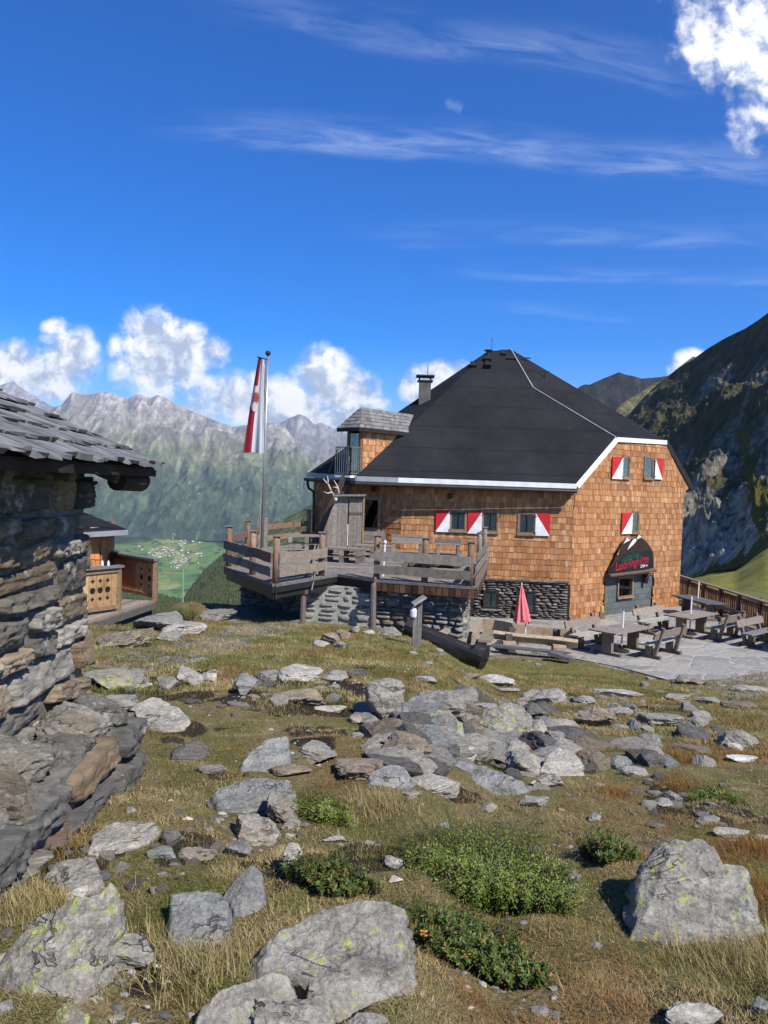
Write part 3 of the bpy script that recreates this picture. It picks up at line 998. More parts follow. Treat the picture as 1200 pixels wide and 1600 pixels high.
def build_village():
    rs = random.Random(4)
    clusters = [(285, 846, 26, 6, 16), (262, 862, 26, 9, 26), (240, 860, 30, 7, 12), (300, 866, 26, 5, 12), (285, 876, 20, 7, 22), (292, 836, 14, 3, 9), (245, 866, 16, 4, 10), (320, 843, 12, 4, 6), (272, 885, 10, 4, 8)]
    mw, mr = plain('house_plaster', (0.72, 0.70, 0.66), 0.8, scale=0.1), plain('house_roof', (0.22, 0.12, 0.09), 0.8, scale=0.1)
    protos = []
    for (L, W, H) in ((13, 10, 8), (16, 11, 9), (10, 9, 7)):
        mb = MB()
        mb.box((0, 0, H / 2 - 6), (L, W, H + 12))
        mb.mi = 1
        h = H
        pts = [(-L / 2 - 1, -W / 2 - 1, h - 0.5), (-L / 2 - 1, 0, h + W * 0.33), (-L / 2 - 1, W / 2 + 1, h - 0.5), (-L / 2 - 1, 0, h - 0.2)]
        mb.prism(pts, (L + 2, 0, 0))
        protos.append(np_mesh('valley_house', mb.v, mb.f, mb.c, [mw, mr], False, mb.m))
    ch = MB()
    ch.box((0, 0, 6), (7, 7, 24))
    ch.mi = 1
    ch.prism([(-3.8, -3.8, 18), (3.8, -3.8, 18), (0, 0, 34)], (0, 0.01, 0))
    ch.prism([(-3.8, 3.8, 18), (3.8, 3.8, 18), (0, 0, 34)], (0, -0.01, 0))
    ch.prism([(-3.8, -3.8, 18), (-3.8, 3.8, 18), (0, 0, 34)], (0.01, 0, 0))
    ch.prism([(3.8, -3.8, 18), (3.8, 3.8, 18), (0, 0, 34)], (-0.01, 0, 0))
    dd = np.linspace(3900, 9300, 900)
    for ci, (cx, cy, sx, sy, n) in enumerate(clusters):
        for k in range(n):
            px, py = rs.gauss(cx, sx * 0.5), rs.gauss(cy, sy * 0.5)
            v = ray(px, py)
            x = v.x / v.y * dd
            h = v.z / v.y * dd - valley_z(x, dd)
            if not (h < 0).any():
                continue
            d = dd[np.argmax(h < 0)]
            X = v.x / v.y * d
            me = protos[rs.randrange(3)]
            o = link_mesh('valley_house', me, None, (X, d, float(valley_z([X], [d])[0])))
            o.rotation_euler[2] = rs.uniform(-0.6, 0.6)
            s = rs.uniform(0.9, 1.5)
            o.scale = (s, s, s)
            setp(o, 'tiny pale house of the far village on the green valley floor', 'house', 'houses of the village in the valley')


build_far_range()
build_valley()
build_mid_slopes()
build_right_mountains()
build_village()


# ================================================================ air, sky, sun, camera
def build_air():
    mb = MB()
    mb.box((-500, 7000, 250), (34000, 19000, 2900))
    m, t = M_('haze_air')
    v = t.n('ShaderNodeVolumePrincipled', {'Color': (0.72, 0.84, 1.0, 1), 'Density': HAZE, 'Anisotropy': 0.25})
    t.n('ShaderNodeOutputMaterial', {'Volume': v.outputs[0]})
    o = obj('haze', mb, m)
    setp(o, kind='stuff')


HAZE = 3.6e-5


def build_sky():
    w = bpy.data.worlds.new("World")
    scene.world = w
    w.use_nodes = True
    t = NT(w.node_tree)
    el = math.asin(SUN.z)
    rot = math.atan2(SUN.x, SUN.y)
    sky = t.n('ShaderNodeTexSky', sky_type='NISHITA', sun_disc=False, sun_elevation=el, sun_rotation=rot, altitude=2400, air_density=1.0, dust_density=0.25, ozone_density=2.2)
    hs = t.n('ShaderNodeHueSaturation', {'Hue': 0.515, 'Saturation': 1.58, 'Value': 0.78, 'Color': sky.outputs[0]})
    g = t.coord('Generated')
    s = t.n('ShaderNodeSeparateXYZ', {0: g})
    yy = t.math('MAXIMUM', s.outputs[1], 0.02)
    u, v = t.math('DIVIDE', s.outputs[0], yy), t.math('DIVIDE', s.outputs[2], yy)
    uv = t.n('ShaderNodeCombineXYZ', {0: u, 1: v, 2: 0.0}).outputs[0]

    def n2(vec, sc, det, ro, dist=0.0):
        return t.noise(vec, sc, det, ro, dist)

    def blobs(lst):
        acc = None
        for (px, py, rx, ry, wgt) in lst:
            r = ray(px, py)
            cu, cv = r.x / r.y, r.z / r.y
            dx = t.math('DIVIDE', t.math('SUBTRACT', u, cu), rx / FPX)
            dy = t.math('DIVIDE', t.math('SUBTRACT', v, cv), ry / FPX)
            q = t.math('ADD', t.math('MULTIPLY', dx, dx), t.math('MULTIPLY', dy, dy))
            f = t.math('SUBTRACT', wgt, t.math('MULTIPLY', q, wgt))
            acc = f if acc is None else t.math('MAXIMUM', acc, f)
        return acc
    cum = [(20, 575, 75, 45, 1), (70, 590, 80, 38, 1), (110, 560, 52, 52, 1), (88, 510, 24, 16, .7), (-120, 570, 110, 60, 1),
           (235, 530, 58, 52, 1), (245, 575, 76, 48, 1), (285, 550, 52, 42, 1), (330, 552, 32, 26, .8), (180, 545, 16, 18, .6),
           (375, 620, 78, 42, 1), (320, 640, 40, 30, .8), (450, 635, 70, 50, 1), (505, 592, 54, 50, 1), (550, 622, 56, 44, 1), (475, 660, 70, 40, 1), (530, 660, 60, 40, 1),
           (680, 592, 42, 30, 1), (650, 610, 30, 30, 1), (720, 590, 24, 24, .8), (1085, 562, 34, 20, .9), (1060, 578, 18, 14, .7), (1150, 15, 95, 108, .62), (1182, 110, 50, 108, .55), (1240, 60, 120, 150, .65)]
    base = blobs(cum)
    wob = t.n('ShaderNodeTexNoise', {'Vector': uv, 'Scale': 26.0, 'Detail': 3.0}).outputs['Color']
    uvw = t.n('ShaderNodeVectorMath', {0: uv, 1: t.n('ShaderNodeVectorMath', {0: t.n('ShaderNodeVectorMath', {0: wob, 1: (0.5, 0.5, 0.5)}, operation='SUBTRACT').outputs[0], 1: (0.03, 0.03, 0.03)}, operation='MULTIPLY').outputs[0]}, operation='ADD').outputs[0]
    dens = n2(uvw, 17, 10, 0.6)
    shft = t.n('ShaderNodeVectorMath', {0: uvw, 1: (0.010, 0.016, 0.0)}, operation='ADD').outputs[0]
    dens2 = n2(shft, 17, 10, 0.6)
    puff = t.math('ADD', t.math('MULTIPLY', t.math('MAXIMUM', base, -1.5), 0.85), t.math('MULTIPLY', t.math('SUBTRACT', dens, 0.47), 2.6))
    a = t.math('POWER', t.step(puff, -0.22, 0.72), 1.3)
    lit = t.math('ADD', 0.62, t.math('MULTIPLY', t.math('SUBTRACT', dens, dens2), 5.0))
    lit = t.math('ADD', lit, t.math('MULTIPLY', t.math('SUBTRACT', 0.55, base), 0.22), clamp=True)
    ccol = t.ramp(lit, [(0.10, (0.40, 0.47, 0.60)), (0.42, (0.60, 0.66, 0.76)), (0.72, (0.86, 0.88, 0.91)), (1.0, (1.0, 0.99, 0.97))])
    # thin high streaks
    rot_ = t.mapping(uv, (1, 1, 1), (0, 0, 0.0))

    def streak(p0, p1, wid, seed, amt):
        r0, r1 = ray(*p0), ray(*p1)
        a0, a1 = Vector((r0.x / r0.y, r0.z / r0.y)), Vector((r1.x / r1.y, r1.z / r1.y))
        d = (a1 - a0)
        L = d.length
        d.normalize()
        al = t.math('DIVIDE', t.math('ADD', t.math('MULTIPLY', t.math('SUBTRACT', u, a0.x), d.x), t.math('MULTIPLY', t.math('SUBTRACT', v, a0.y), d.y)), L)
        pe = t.math('ADD', t.math('MULTIPLY', t.math('SUBTRACT', u, a0.x), -d.y), t.math('MULTIPLY', t.math('SUBTRACT', v, a0.y), d.x))
        vec = t.n('ShaderNodeCombineXYZ', {0: t.math('MULTIPLY', al, L * 6), 1: t.math('MULTIPLY', pe, 34.0), 2: seed}).outputs[0]
        n = n2(vec, 1.3, 7, 0.62, 0.6)
        wb = t.math('SUBTRACT', t.noise(t.n('ShaderNodeCombineXYZ', {0: t.math('MULTIPLY', al, 3.0), 1: seed, 2: 0.0}).outputs[0], 1.0, 3), 0.5)
        pp = t.math('DIVIDE', t.math('ADD', pe, t.math('MULTIPLY', wb, wid * 1.2 / FPX)), wid / FPX)
        prof = t.math('MULTIPLY', t.step(pp, -0.45, 0.05), t.step(pp, 1.3, 0.0))
        ends = t.math('MULTIPLY', t.step(al, 0.0, 0.35), t.step(al, 1.06, 0.9))
        return t.math('MULTIPLY', t.math('MULTIPLY', t.math('MULTIPLY', prof, ends), t.step(n, 0.3, 0.8)), amt)
    st = None
    for q in (((250, 5), (1085, 140), 55, 3.3, 0.24), ((180, 200), (1230, 282), 46, 8.1, 0.38), ((480, 370), (1230, 380), 34, 5.7, 0.2), ((640, 430), (1230, 445), 22, 1.9, 0.18), ((660, 480), (1000, 500), 18, 4.9, 0.15), ((690, 160), (720, 175), 14, 2.2, 0.3)):
        x = streak(*q)
        st = x if st is None else t.math('MAXIMUM', st, x)
    front = t.step(s.outputs[1], 0.05, 0.15)
    skyc = t.mix(t.math('MULTIPLY', st, front), hs.outputs[0], (CLD * 0.62, CLD * 0.72, CLD * 0.9, 1))
    cs = t.mix(1.0, ccol, (CLD, CLD, CLD, 1), 'MULTIPLY')
    fin = t.mix(t.math('MULTIPLY', a, front), skyc, cs)
    bg = t.n('ShaderNodeBackground', {'Color': fin, 'Strength': SKYS})
    t.n('ShaderNodeOutputWorld', {'Surface': bg.outputs[0]})
    w.cycles.sampling_method = 'MANUAL'
    w.cycles.sample_map_resolution = 1024


SKYS, CLD = 0.15, 5.5
build_air()
build_sky()
ld = bpy.data.lights.new('sun', 'SUN')
ld.energy = 3.9
ld.angle = R(0.53)
ld.color = (1.0, 0.955, 0.88)
lo = bpy.data.objects.new('sun', ld)
COL.objects.link(lo)
lo.rotation_euler = (-SUN).to_track_quat('-Z', 'Y').to_euler()
cd = bpy.data.cameras.new('camera')
cam = bpy.data.objects.new('camera', cd)
COL.objects.link(cam)
cd.sensor_fit = 'VERTICAL'
cd.sensor_height = 36
cd.lens = 27
cd.clip_start = 0.1
cd.clip_end = 60000
cam.rotation_euler = CAMM.to_euler()
scene.camera = cam
scene.render.resolution_x, scene.render.resolution_y = 768, 1024
scene.view_settings.view_transform = 'Standard'
scene.view_settings.look = 'None'
scene.view_settings.exposure = 0.74
scene.view_settings.gamma = 1.0
scene.cycles.use_denoising = True
scene.cycles.max_bounces = 6
scene.cycles.transparent_max_bounces = 12
scene.cycles.volume_bounces = 0
scene.cycles.caustics_reflective = False
scene.cycles.caustics_refractive = False
# ================================================================ builders for walls
def plan(a, b):
    a, b = Vector(a), Vector(b)
    d = (b - a)
    L = d.length
    d.normalize()
    n = Vector((-d.y, d.x))
    if n.dot(-(a + b) / 2) < 0:
        n = -n
    return a, d, n, L


def wall_sz(p, a, b):
    A, d, n, L = plan(a, b)
    return (Vector((p.x, p.y)) - A).dot(d), p.z


def in_poly(x, y, poly):
    c = False
    n = len(poly)
    for k in range(n):
        x0, y0 = poly[k]
        x1, y1 = poly[(k + 1) % n]
        if (y0 > y) != (y1 > y) and x < (x1 - x0) * (y - y0) / (y1 - y0) + x0:
            c = not c
    return c


def shingles(mb, a, b, poly, holes=(), row=0.238, wid=0.145, rnd=None, normal=None, tones=SHINGLE_TONES, lift=0.0):
    """individual split shingles on the vertical plane a-b; poly in (s, z)"""
    rnd = rnd or random.Random(1)
    A, d, n, L = plan(a, b)
    if normal is not None:
        n = Vector(normal)
    z0, z1 = min(q[1] for q in poly), max(q[1] for q in poly)
    s0, s1 = min(q[0] for q in poly), max(q[0] for q in poly)
    k, z = 0, z0
    while z < z1:
        s = s0 - rnd.random() * wid
        ztop = min(z + row * 1.5, z1 + 0.02)
        rowtone = rnd.uniform(0.9, 1.08)
        while s < s1:
            w = wid * rnd.uniform(0.55, 1.45)
            sa, sb = max(s, s0), min(s + w, s1)
            s += w
            if sb - sa < 0.03:
                continue
            mid = (sa + sb) / 2
            if not in_poly(mid, min(z + row * 0.5, z1 - 0.01), poly):
                continue
            if any(h[0] < mid < h[1] and h[2] < z + row * 0.6 < h[3] for h in holes):
                continue
            zb = z + rnd.uniform(-0.020, 0.018)
            o1, o2 = 0.030 + rnd.uniform(0, 0.010) + lift, 0.010 + lift
            gp = 0.004
            pts = []
            for (ss, zz, oo) in ((sa + gp, zb, o1), (sb - gp, zb + rnd.uniform(-.006, .006), o1 + rnd.uniform(-.004, .004)), (sb - gp, ztop, o2), (sa + gp, ztop, o2)):
                q = A + d * ss + n * oo
                pts.append((q.x, q.y, zz))
            for (ss, zz) in ((sa + gp, zb), (sb - gp, zb)):
                q = A + d * ss
                pts.append((q.x, q.y, zz))
            t = rnd.choice(tones)
            f = rowtone * rnd.uniform(0.86, 1.12)
            mb.add(pts, [(0, 1, 2, 3), (4, 5, 1, 0), (4, 0, 3), (5, 2, 1)], (t[0] * f, t[1] * f, t[2] * f))
        z += row * rnd.uniform(0.97, 1.03)
        k += 1


STONE_TONES = [(0.185, 0.165, 0.15), (0.21, 0.20, 0.18), (0.13, 0.128, 0.12), (0.19, 0.165, 0.13), (0.24, 0.23, 0.21), (0.15, 0.125, 0.10)]


def masonry(mb, a, b, zlo, zhi, hr, wr, rnd, res=(6, 5), depth=0.07, gap=0.02, tones=STONE_TONES, holes=(), normal=None, s_range=None, tilt=0.05, rag=0.10, flat=0.5, back=0.0, rough=0.0):
    """rubble stones laid in rough courses on the plane a-b; zlo, zhi are functions of s"""
    A, d, n, L = plan(a, b)
    if normal is not None:
        n = Vector(normal)
    s0, s1 = s_range or (0, L)
    zmin = min(zlo(s0), zlo(s1), zlo((s0 + s1) / 2))
    zmax = max(zhi(s0), zhi(s1), zhi((s0 + s1) / 2))
    z = zmin
    nu, nv = res
    cells = []
    while z < zmax - 0.02:
        h = rnd.uniform(*hr)
        if z + h > zmax - hr[0] * 0.6:
            h = zmax - z
        s = s0
        while s < s1 - 1e-3:
            w = rnd.uniform(*wr)
            if s + w > s1 - wr[0] * 0.6:
                w = s1 - s
            if h > hr[0] * 1.7 and rnd.random() < 0.4:
                f = rnd.uniform(0.4, 0.6)
                cells.append((s, s + w, z, z + h * f))
                cells.append((s, s + w, z + h * f, z + h))
            else:
                cells.append((s, s + w, z, z + h))
            s += w
        z += h
    for (ca, cb, za, zb) in cells:
        cm, zm = (ca + cb) / 2, (za + zb) / 2
        if zm < zlo(cm) - (zb - za) * 0.4 or zm > zhi(cm):
            continue
        if any(h[0] < cm < h[1] and h[2] < zm < h[3] for h in holes):
            continue
        w, h = cb - ca - gap, zb - za - gap
        ti = rnd.uniform(-tilt, tilt) + (rnd.uniform(-0.12, 0.12) if rnd.random() < .2 else 0)
        sk = rnd.uniform(-0.25, 0.25) * h
        dz = depth * rnd.uniform(0.55, 1.25)
        gx, gy = rnd.uniform(-0.35, 0.35), rnd.uniform(-0.35, 0.35)
        seed = rnd.uniform(0, 500)
        vs, raw = [], []
        for j in range(nv + 1):
            for i in range(nu + 1):
                x, y = -1 + 2 * i / nu, -1 + 2 * j / nv
                raw.append((x, y))
        P3 = np.array([(x * w * 2.2 + seed, y * h * 2.2 + seed * 0.37, seed) for x, y in raw])
        na, nb, nc = pnoise(P3 * 1.7), pnoise(P3 * 1.7 + 50), fbm(P3 * 2.6 + 9, 3)
        if rough:
            # split faces: bedding steps and a hackly grain
            lay = pnoise(np.stack([P3[:, 0] * .8, P3[:, 1] * 9, P3[:, 2]], 1))
            nc = nc * 1.1 + np.sign(lay) * np.abs(lay) ** .5 * .16 * rough + fbm(P3 * 11, 4) * .55 * rough
            na, nb = na + .5 * pnoise(P3 * 6), nb + .5 * pnoise(P3 * 6 + 70)
        for q, (x, y) in enumerate(raw):
            e = 1 - 0.10 * (x * x * y * y)
            xs = x * e * w / 2 * (1 + rag * na[q]) + sk * y * 0.5
            ys = y * e * h / 2 * (1 + rag * 1.4 * nb[q])
            xr, yr = xs * math.cos(ti) - ys * math.sin(ti), xs * math.sin(ti) + ys * math.cos(ti)
            m = max(abs(x), abs(y))
            o = dz * (1 - m ** (14 if rough else (6 if flat > .3 else 3))) + (gx * x + gy * y) * dz * 0.5 * (m < 0.99)
            o += nc[q] * dz * 0.55 * (m < 0.99)
            if m > 0.99:
                o = -0.04
            p = A + d * (cm + xr) + n * (o + back)
            vs.append((p.x, p.y, zm + yr))
        fs = []
        for j in range(nv):
            for i in range(nu):
                k = j * (nu + 1) + i
                fs.append((k, k + 1, k + nu + 2, k + nu + 1))
        t = rnd.choice(tones)
        f = rnd.uniform(0.75, 1.25)
        mb.add(vs, fs, (t[0] * f, t[1] * f, t[2] * f))


def sheet_on(mb, a, b, s0, s1, z0, z1, off, thick, normal=None, col=None):
    A, d, n, L = plan(a, b)
    if normal is not None:
        n = Vector(normal)
    pts = [A + d * s0 + n * off, A + d * s1 + n * off]
    q = [(pts[0].x, pts[0].y, z0), (pts[1].x, pts[1].y, z0), (pts[1].x, pts[1].y, z1), (pts[0].x, pts[0].y, z1)]
    mb.prism(q, (-n.x * thick, -n.y * thick, 0), col)


def rect_on(a, b, x0, y0, x1, y1):
    p, q = PV(x0, (y0 + y1) / 2, a, b), PV(x1, (y0 + y1) / 2, a, b)
    s0, _ = wall_sz(p, a, b)
    s1, _ = wall_sz(q, a, b)
    xm = (x0 + x1) / 2
    return min(s0, s1), max(s0, s1), PV(xm, y1, a, b).z, PV(xm, y0, a, b).z


def hut_window(root, a, b, px, frame_mat, curtain=True, fw=0.07, proud=0.07, sill=True, label=None, mullion=False, tones=BROWNWOOD, name='window', base=0.0):
    s0, s1, z0, z1 = rect_on(a, b, *px)
    mb = MB()
    mb.col = random.choice(tones)
    sheet_on(mb, a, b, s0 - fw, s0, z0 - fw, z1 + fw, base + proud, proud - 0.005)
    sheet_on(mb, a, b, s1, s1 + fw, z0 - fw, z1 + fw, base + proud, proud - 0.005)
    sheet_on(mb, a, b, s0, s1, z1, z1 + fw, base + proud - .004, proud - 0.01)
    if sill:
        sheet_on(mb, a, b, s0 - fw * 1.2, s1 + fw * 1.2, z0 - fw, z0, base + proud + 0.05, proud + 0.045)
    fr = obj(name, mb, frame_mat, root)
    m2 = MB()
    m2.col = tones[0]
    e = 0.035
    sheet_on(m2, a, b, s0, s0 + e, z0, z1, base + 0.05, 0.03)
    sheet_on(m2, a, b, s1 - e, s1, z0, z1, base + 0.05, 0.03)
    sheet_on(m2, a, b, s0 + e, s1 - e, z1 - e, z1, base + 0.049, 0.03)
    sheet_on(m2, a, b, s0 + e, s1 - e, z0, z0 + e * 1.6, base + 0.049, 0.03)
    if mullion:
        sheet_on(m2, a, b, (s0 + s1) / 2 - .015, (s0 + s1) / 2 + .015, z0 + e * 1.6, z1 - e, base + 0.048, 0.026)
    obj('sash', m2, frame_mat, fr)
    m3 = MB()
    sheet_on(m3, a, b, s0 + e, s1 - e, z0 + e * 1.6, z1 - e, base + 0.040, 0.004)
    obj('pane', m3, MAT['glass'], fr)
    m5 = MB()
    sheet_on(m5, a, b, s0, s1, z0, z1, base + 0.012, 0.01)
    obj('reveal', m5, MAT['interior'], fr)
    if curtain:
        m4 = MB()
        A, d, n, L = plan(a, b)
        for (u0, u1) in ((0.04, 0.46), (0.54, 0.96)):
            K = 8
            vs = []
            for i in range(K + 1):
                s = s0 + (s1 - s0) * (u0 + (u1 - u0) * i / K)
                q = A + d * s + n * (base + 0.024 + 0.006 * math.sin(i * 2.1))
                vs += [(q.x, q.y, z0 + 0.05), (q.x, q.y, z1 - 0.04)]
            m4.add(vs, [(2 * i, 2 * i + 2, 2 * i + 3, 2 * i + 1) for i in range(K)])
        obj('curtain', m4, MAT['curtain'], fr)
    return (s0 - fw * .4, s1 + fw * .4, z0 - fw * .4, z1 + fw * .4)


def shutter(root, a, b, px, left):
    s0, s1, z0, z1 = rect_on(a, b, *px)
    A, d, n, L = plan(a, b)
    mb = MB()
    if d.x < 0:
        s0, s1 = s1, s0

    def pt(s, z, o):
        q = A + d * s + n * o
        return (q.x, q.y, z)
    if left:
        red, whi = [(s0, z0), (s1, z1), (s0, z1)], [(s0, z0), (s1, z0), (s1, z1)]
    else:
        red, whi = [(s0, z1), (s1, z0), (s1, z1)], [(s0, z0), (s1, z0), (s0, z1)]
    off = -n * 0.032
    mb.mi = 0
    mb.prism([pt(s, z, 0.105) for s, z in red], (off.x, off.y, 0))
    mb.mi = 1
    mb.prism([pt(s, z, 0.105) for s, z in whi], (off.x, off.y, 0))
    o = obj('shutter', mb, [MAT['red'], MAT['white']], root)
    m2 = MB()
    for zz in (z0 + .12 * (z1 - z0), z1 - .15 * (z1 - z0)):
        e = s1 if left else s0
        sheet_on(m2, a, b, e - .05, e + .05, zz - .012, zz + .012, 0.112, 0.05)
    obj('hinge', m2, MAT['darkmetal'], o)
    return (s0 - .2, s0 - .2, z0, z1)


# ================================================================ the mountain hut
def build_hut():
    V1, V2, V3, V4 = (7.38, 30.0), (0.70, 30.3), (-3.0, 32.5), (13.6, 35.0)
    rnd = random.Random(12)
    hut = thing('mountain_hut', 'large shingle-clad mountain hut with black pyramid roof and red and white shutters', 'mountain hut', (5, 35, TERR))
    # ---- walls
    A = lambda *r: rect_on(V1, V2, *r)
    sP0, sP1, zP0, zP1 = rect_on(V1, V4, 941, 899, 1019.5, 985)
    zP0 = TERR - 0.1
    dB = (Vector(V4) - Vector(V1)).normalized()
    nB = Vector((dB.y, -dB.x))
    pin = lambda s, o: Vector(V1) + dB * s + nB * o
    mb = MB()
    notch = [pin(sP0, 0), pin(sP0, -1.6), pin(sP0 + .28, -1.6), pin(sP0 + .28, -0.09), pin(sP1, -0.09), pin(sP1, 0)]
    poly = [V3, V2, V1] + [tuple(q) for q in notch] + [V4, (13.2, 38.2), (9, 41.5), (1.2, 41)]
    mb.prism([(x, y, TERR - 0.6) for x, y in poly], (0, 0, 0.42 - TERR + 0.4))
    # masonry over the porch and the gable
    sheet_on(mb, V1, V4, sP0 - .002, sP1 + .002, zP1, 0.2, -0.002, 1.7)
    gB = [PV(903, 757, V1, V4), PV(963, 687, V1, V4), PV(1041, 693, V1, V4), PV(1074, 760, V1, V4)]
    gs = [wall_sz(p, V1, V4) for p in gB]
    LB = plan(V1, V4)[3]
    gable = [(0.0, 0.1), (gs[0][0] + .02, 0.30), (gs[1][0], gs[1][1] - .05), (gs[2][0], gs[1][1] - .05), (LB, 0.35), (LB, 0.1)]

    def onB(s, z, o):
        q = pin(s, o)
        return (q.x, q.y, z)
    mb.prism([onB(s, z, -0.003) for s, z in gable], (-nB.x * .3, -nB.y * .3, 0))
    obj('wall', mb, MAT['darkwood'], hut)
    # ---- windows
    hA, hB = [], []
    for px in ((704.5, 799, 726.5, 829), (754.5, 800.5, 776.5, 831), (811, 803, 834, 834)):
        hA.append(hut_window(hut, V1, V2, px, MAT['plank']))
    for px, l in (((681, 797, 702.5, 831), True), ((730.5, 799, 752.5, 833.5), True), ((836, 802, 859, 837), False)):
        shutter(hut, V1, V2, px, l)
    for px in ((972.5, 715, 981.5, 746.5), (1006, 716, 1018, 747.5), (987, 801, 995.5, 832)):
        hB.append(hut_window(hut, V1, V4, px, MAT['plank'], curtain=False, mullion=False))
    for px, l in (((953.5, 714, 970, 748.5), True), ((1020.5, 717, 1032.5, 749), False), ((968.5, 801, 985, 834), True)):
        shutter(hut, V1, V4, px, l)
    # ---- shingle cladding, shingle by shingle
    sh = MB()
    LA = plan(V1, V2)[3]
    zs = PV(830, 906.5, V1, V2).z
    sStone = wall_sz(PV(765, 906, V1, V2), V1, V2)[0]
    shingles(sh, V1, V2, [(-.02, zs), (LA, zs - 0.35), (LA, 0.25), (-.02, 0.25)], hA, rnd=rnd)
    shingles(sh, V1, V4, [(0.0, TERR), (LB, TERR), (LB, 0.32), (gs[2][0] + .05, gs[1][1] - .06), (gs[1][0] - .02, gs[1][1] - .06), (0.05, 0.22)], hB + [(sP0, sP1, TERR - 1, zP1)], rnd=rnd)
    hD = [hut_window(hut, V2, V3, (570, 780, 592, 826), MAT['plank'], curtain=False, fw=0.10, proud=0.09, tones=TANWOOD, name='large_window')]
    LD = plan(V2, V3)[3]
    shingles(sh, V2, V3, [(-.02, -2.6), (LD, -2.6), (LD, 0.28), (-.02, 0.28)], hD, rnd=rnd)
    # flared corner boards of shingles between front and valley side
    shingles(sh, (13.6, 35.0), (13.25, 38.0), [(0, TERR), (3, TERR), (3, .3), (0, .3)], (), rnd=rnd, normal=(0.99, 0.12))
    obj('shingle_cladding', sh, MAT['shingle'], hut)
    # boxed soffit of shingles under the gable verge
    so = MB()
    T2 = P(1041, 691, 34.05)
    Vr = P(1079, 760, 35.25)
    inner0, inner1 = PV(1031, 703, V1, V4), PV(1068, 768, V1, V4)
    K = 12
    for k in range(K):
        f0, f1 = k / K + .004, (k + 1) / K - .004
        t = rnd.choice(SHINGLE_TONES)
        a0, a1 = T2.lerp(Vr, f0), T2.lerp(Vr, f1)
        b0, b1 = inner0.lerp(inner1, f0), inner0.lerp(inner1, f1)
        dn = Vector((0, 0, -.05))
        so.prism([a0 + dn, a1 + dn, b1 + dn, b0 + dn], (0, 0, 0.03), t)
    obj('soffit', so, MAT['shingle'], hut)
    # ---- stone base
    st, mo = MB(), MB()
    holes = []
    for px in ((757, 924, 777, 950), (808, 925, 835, 958)):
        holes.append(hut_window(hut, V1, V2, px, MAT['darkwood'], fw=0.06, proud=0.07, sill=False, name='stone_window', base=0.02))
    hs = [(h[0] - .02, h[1] + .02, h[2] - .02, h[3] + .02) for h in holes]
    dark = [(0.135, 0.125, 0.112), (0.17, 0.155, 0.138), (0.105, 0.097, 0.088), (0.21, 0.19, 0.16), (0.155, 0.13, 0.105), (0.115, 0.10, 0.085)]
    masonry(st, V1, V2, lambda s: TERR, lambda s: zs - .06, (0.07, 0.16), (0.15, 0.48), random.Random(5), (4, 3), 0.06, 0.012, dark, hs, s_range=(0.06, sStone + .6), back=0.03)
    obj('stone_base', st, MAT['stone'], hut, True)
    cap = MB()
    for k in range(7):
        sheet_on(cap, V1, V2, 0.05 + k * (sStone + .5) / 7 + .01, 0.05 + (k + 1) * (sStone + .5) / 7 - .01, zs - .05 + rnd.uniform(-.01, .01), zs + .015, 0.13 + rnd.uniform(-.02, .02), 0.12, col=rnd.choice(dark[:4]))
    for h in holes:
        sheet_on(cap, V1, V2, h[0] - .12, h[1] + .12, h[2] - .05, h[2] + .0, 0.17, 0.16, col=(0.2, 0.2, 0.19))
    obj('stone_ledge', cap, MAT['stone'], hut)
    # ---- porch
    pm = MB()
    sheet_on(pm, V1, V4, sP0 + .30, sP1 - .003, TERR, zP1 - .003, -0.06, 0.02)
    obj('porch_wall', pm, MAT['block'], hut)
    dk = MB()
    q = [pin(sP0 + .29, -.405), pin(sP0 + .29, -1.55), pin(sP0 + .01, -1.55), pin(sP0 + .01, -.02)]
    sheet_on(dk, V1, V4, sP0 + .01, sP0 + .27, TERR + .05, zP1 - .1, -1.5, 0.06)
    obj('porch_door', dk, MAT['darkwood'], hut)
    jp = MB()
    jp.col = (0.20, 0.13, 0.06)
    sheet_on(jp, V1, V4, sP0 + .19, sP0 + .298, TERR, zP1 - .01, -0.03, 0.10)
    sheet_on(jp, V1, V4, sP0 + .002, sP0 + .06, TERR, zP1 - .01, -0.10, 1.2)
    sheet_on(jp, V1, V4, sP0 + .30, sP1, zP1 - .08, zP1 - .005, -0.02, 0.03)
    obj('door_post', jp, MAT['plank'], hut)
    # porch window, its plane stands back from the wall face
    a2, b2 = tuple(pin(0, -.055)), tuple(pin(LB, -.055))
    hut_window(hut, a2, b2, (965, 902.5, 986.5, 932), MAT['plank'], curtain=False, fw=0.07, proud=0.06, sill=True, tones=BROWNWOOD, name='porch_window', base=0.01)
    lm = MB()
    s0, s1, z0, z1 = rect_on(a2, b2, 999, 899, 1009, 911)
    q = Vector(a2) + dB * ((s0 + s1) / 2) + nB * 0.16
    lm.lathe((q.x, q.y, z0), [(0.05, 0), (0.10, 0.03), (0.13, 0.26), (0.14, 0.30), (0.04, 0.36)], 8)
    lm.box((q.x - nB.x * .08, q.y - nB.y * .08, z0 + .36), (.05, .2, .04), Matrix.Rotation(math.atan2(nB.y, nB.x) - math.pi / 2, 3, 'Z'))
    obj('porch_lamp', lm, MAT['darkmetal'], hut)

    # ---- roof
    Ev1, E0, E1 = P(901, 757, 29.5), P(557, 745, 29.55), P(481, 739, 31.9)
    H1, H2, AR, AL, = P(963, 684, 31.55), P(833, 606, 33.6), P(798, 545.5, 35.6), P(762, 549, 35.4)
    T2, Vr = P(1041, 689, 34.0), P(1081, 761, 35.3)
    Vb, B2, B0 = Vector((13.4, 38.7, .45)), Vector((9.2, 42.1, .42)), Vector((1.2, 41.8, .42))
    rf = MB()
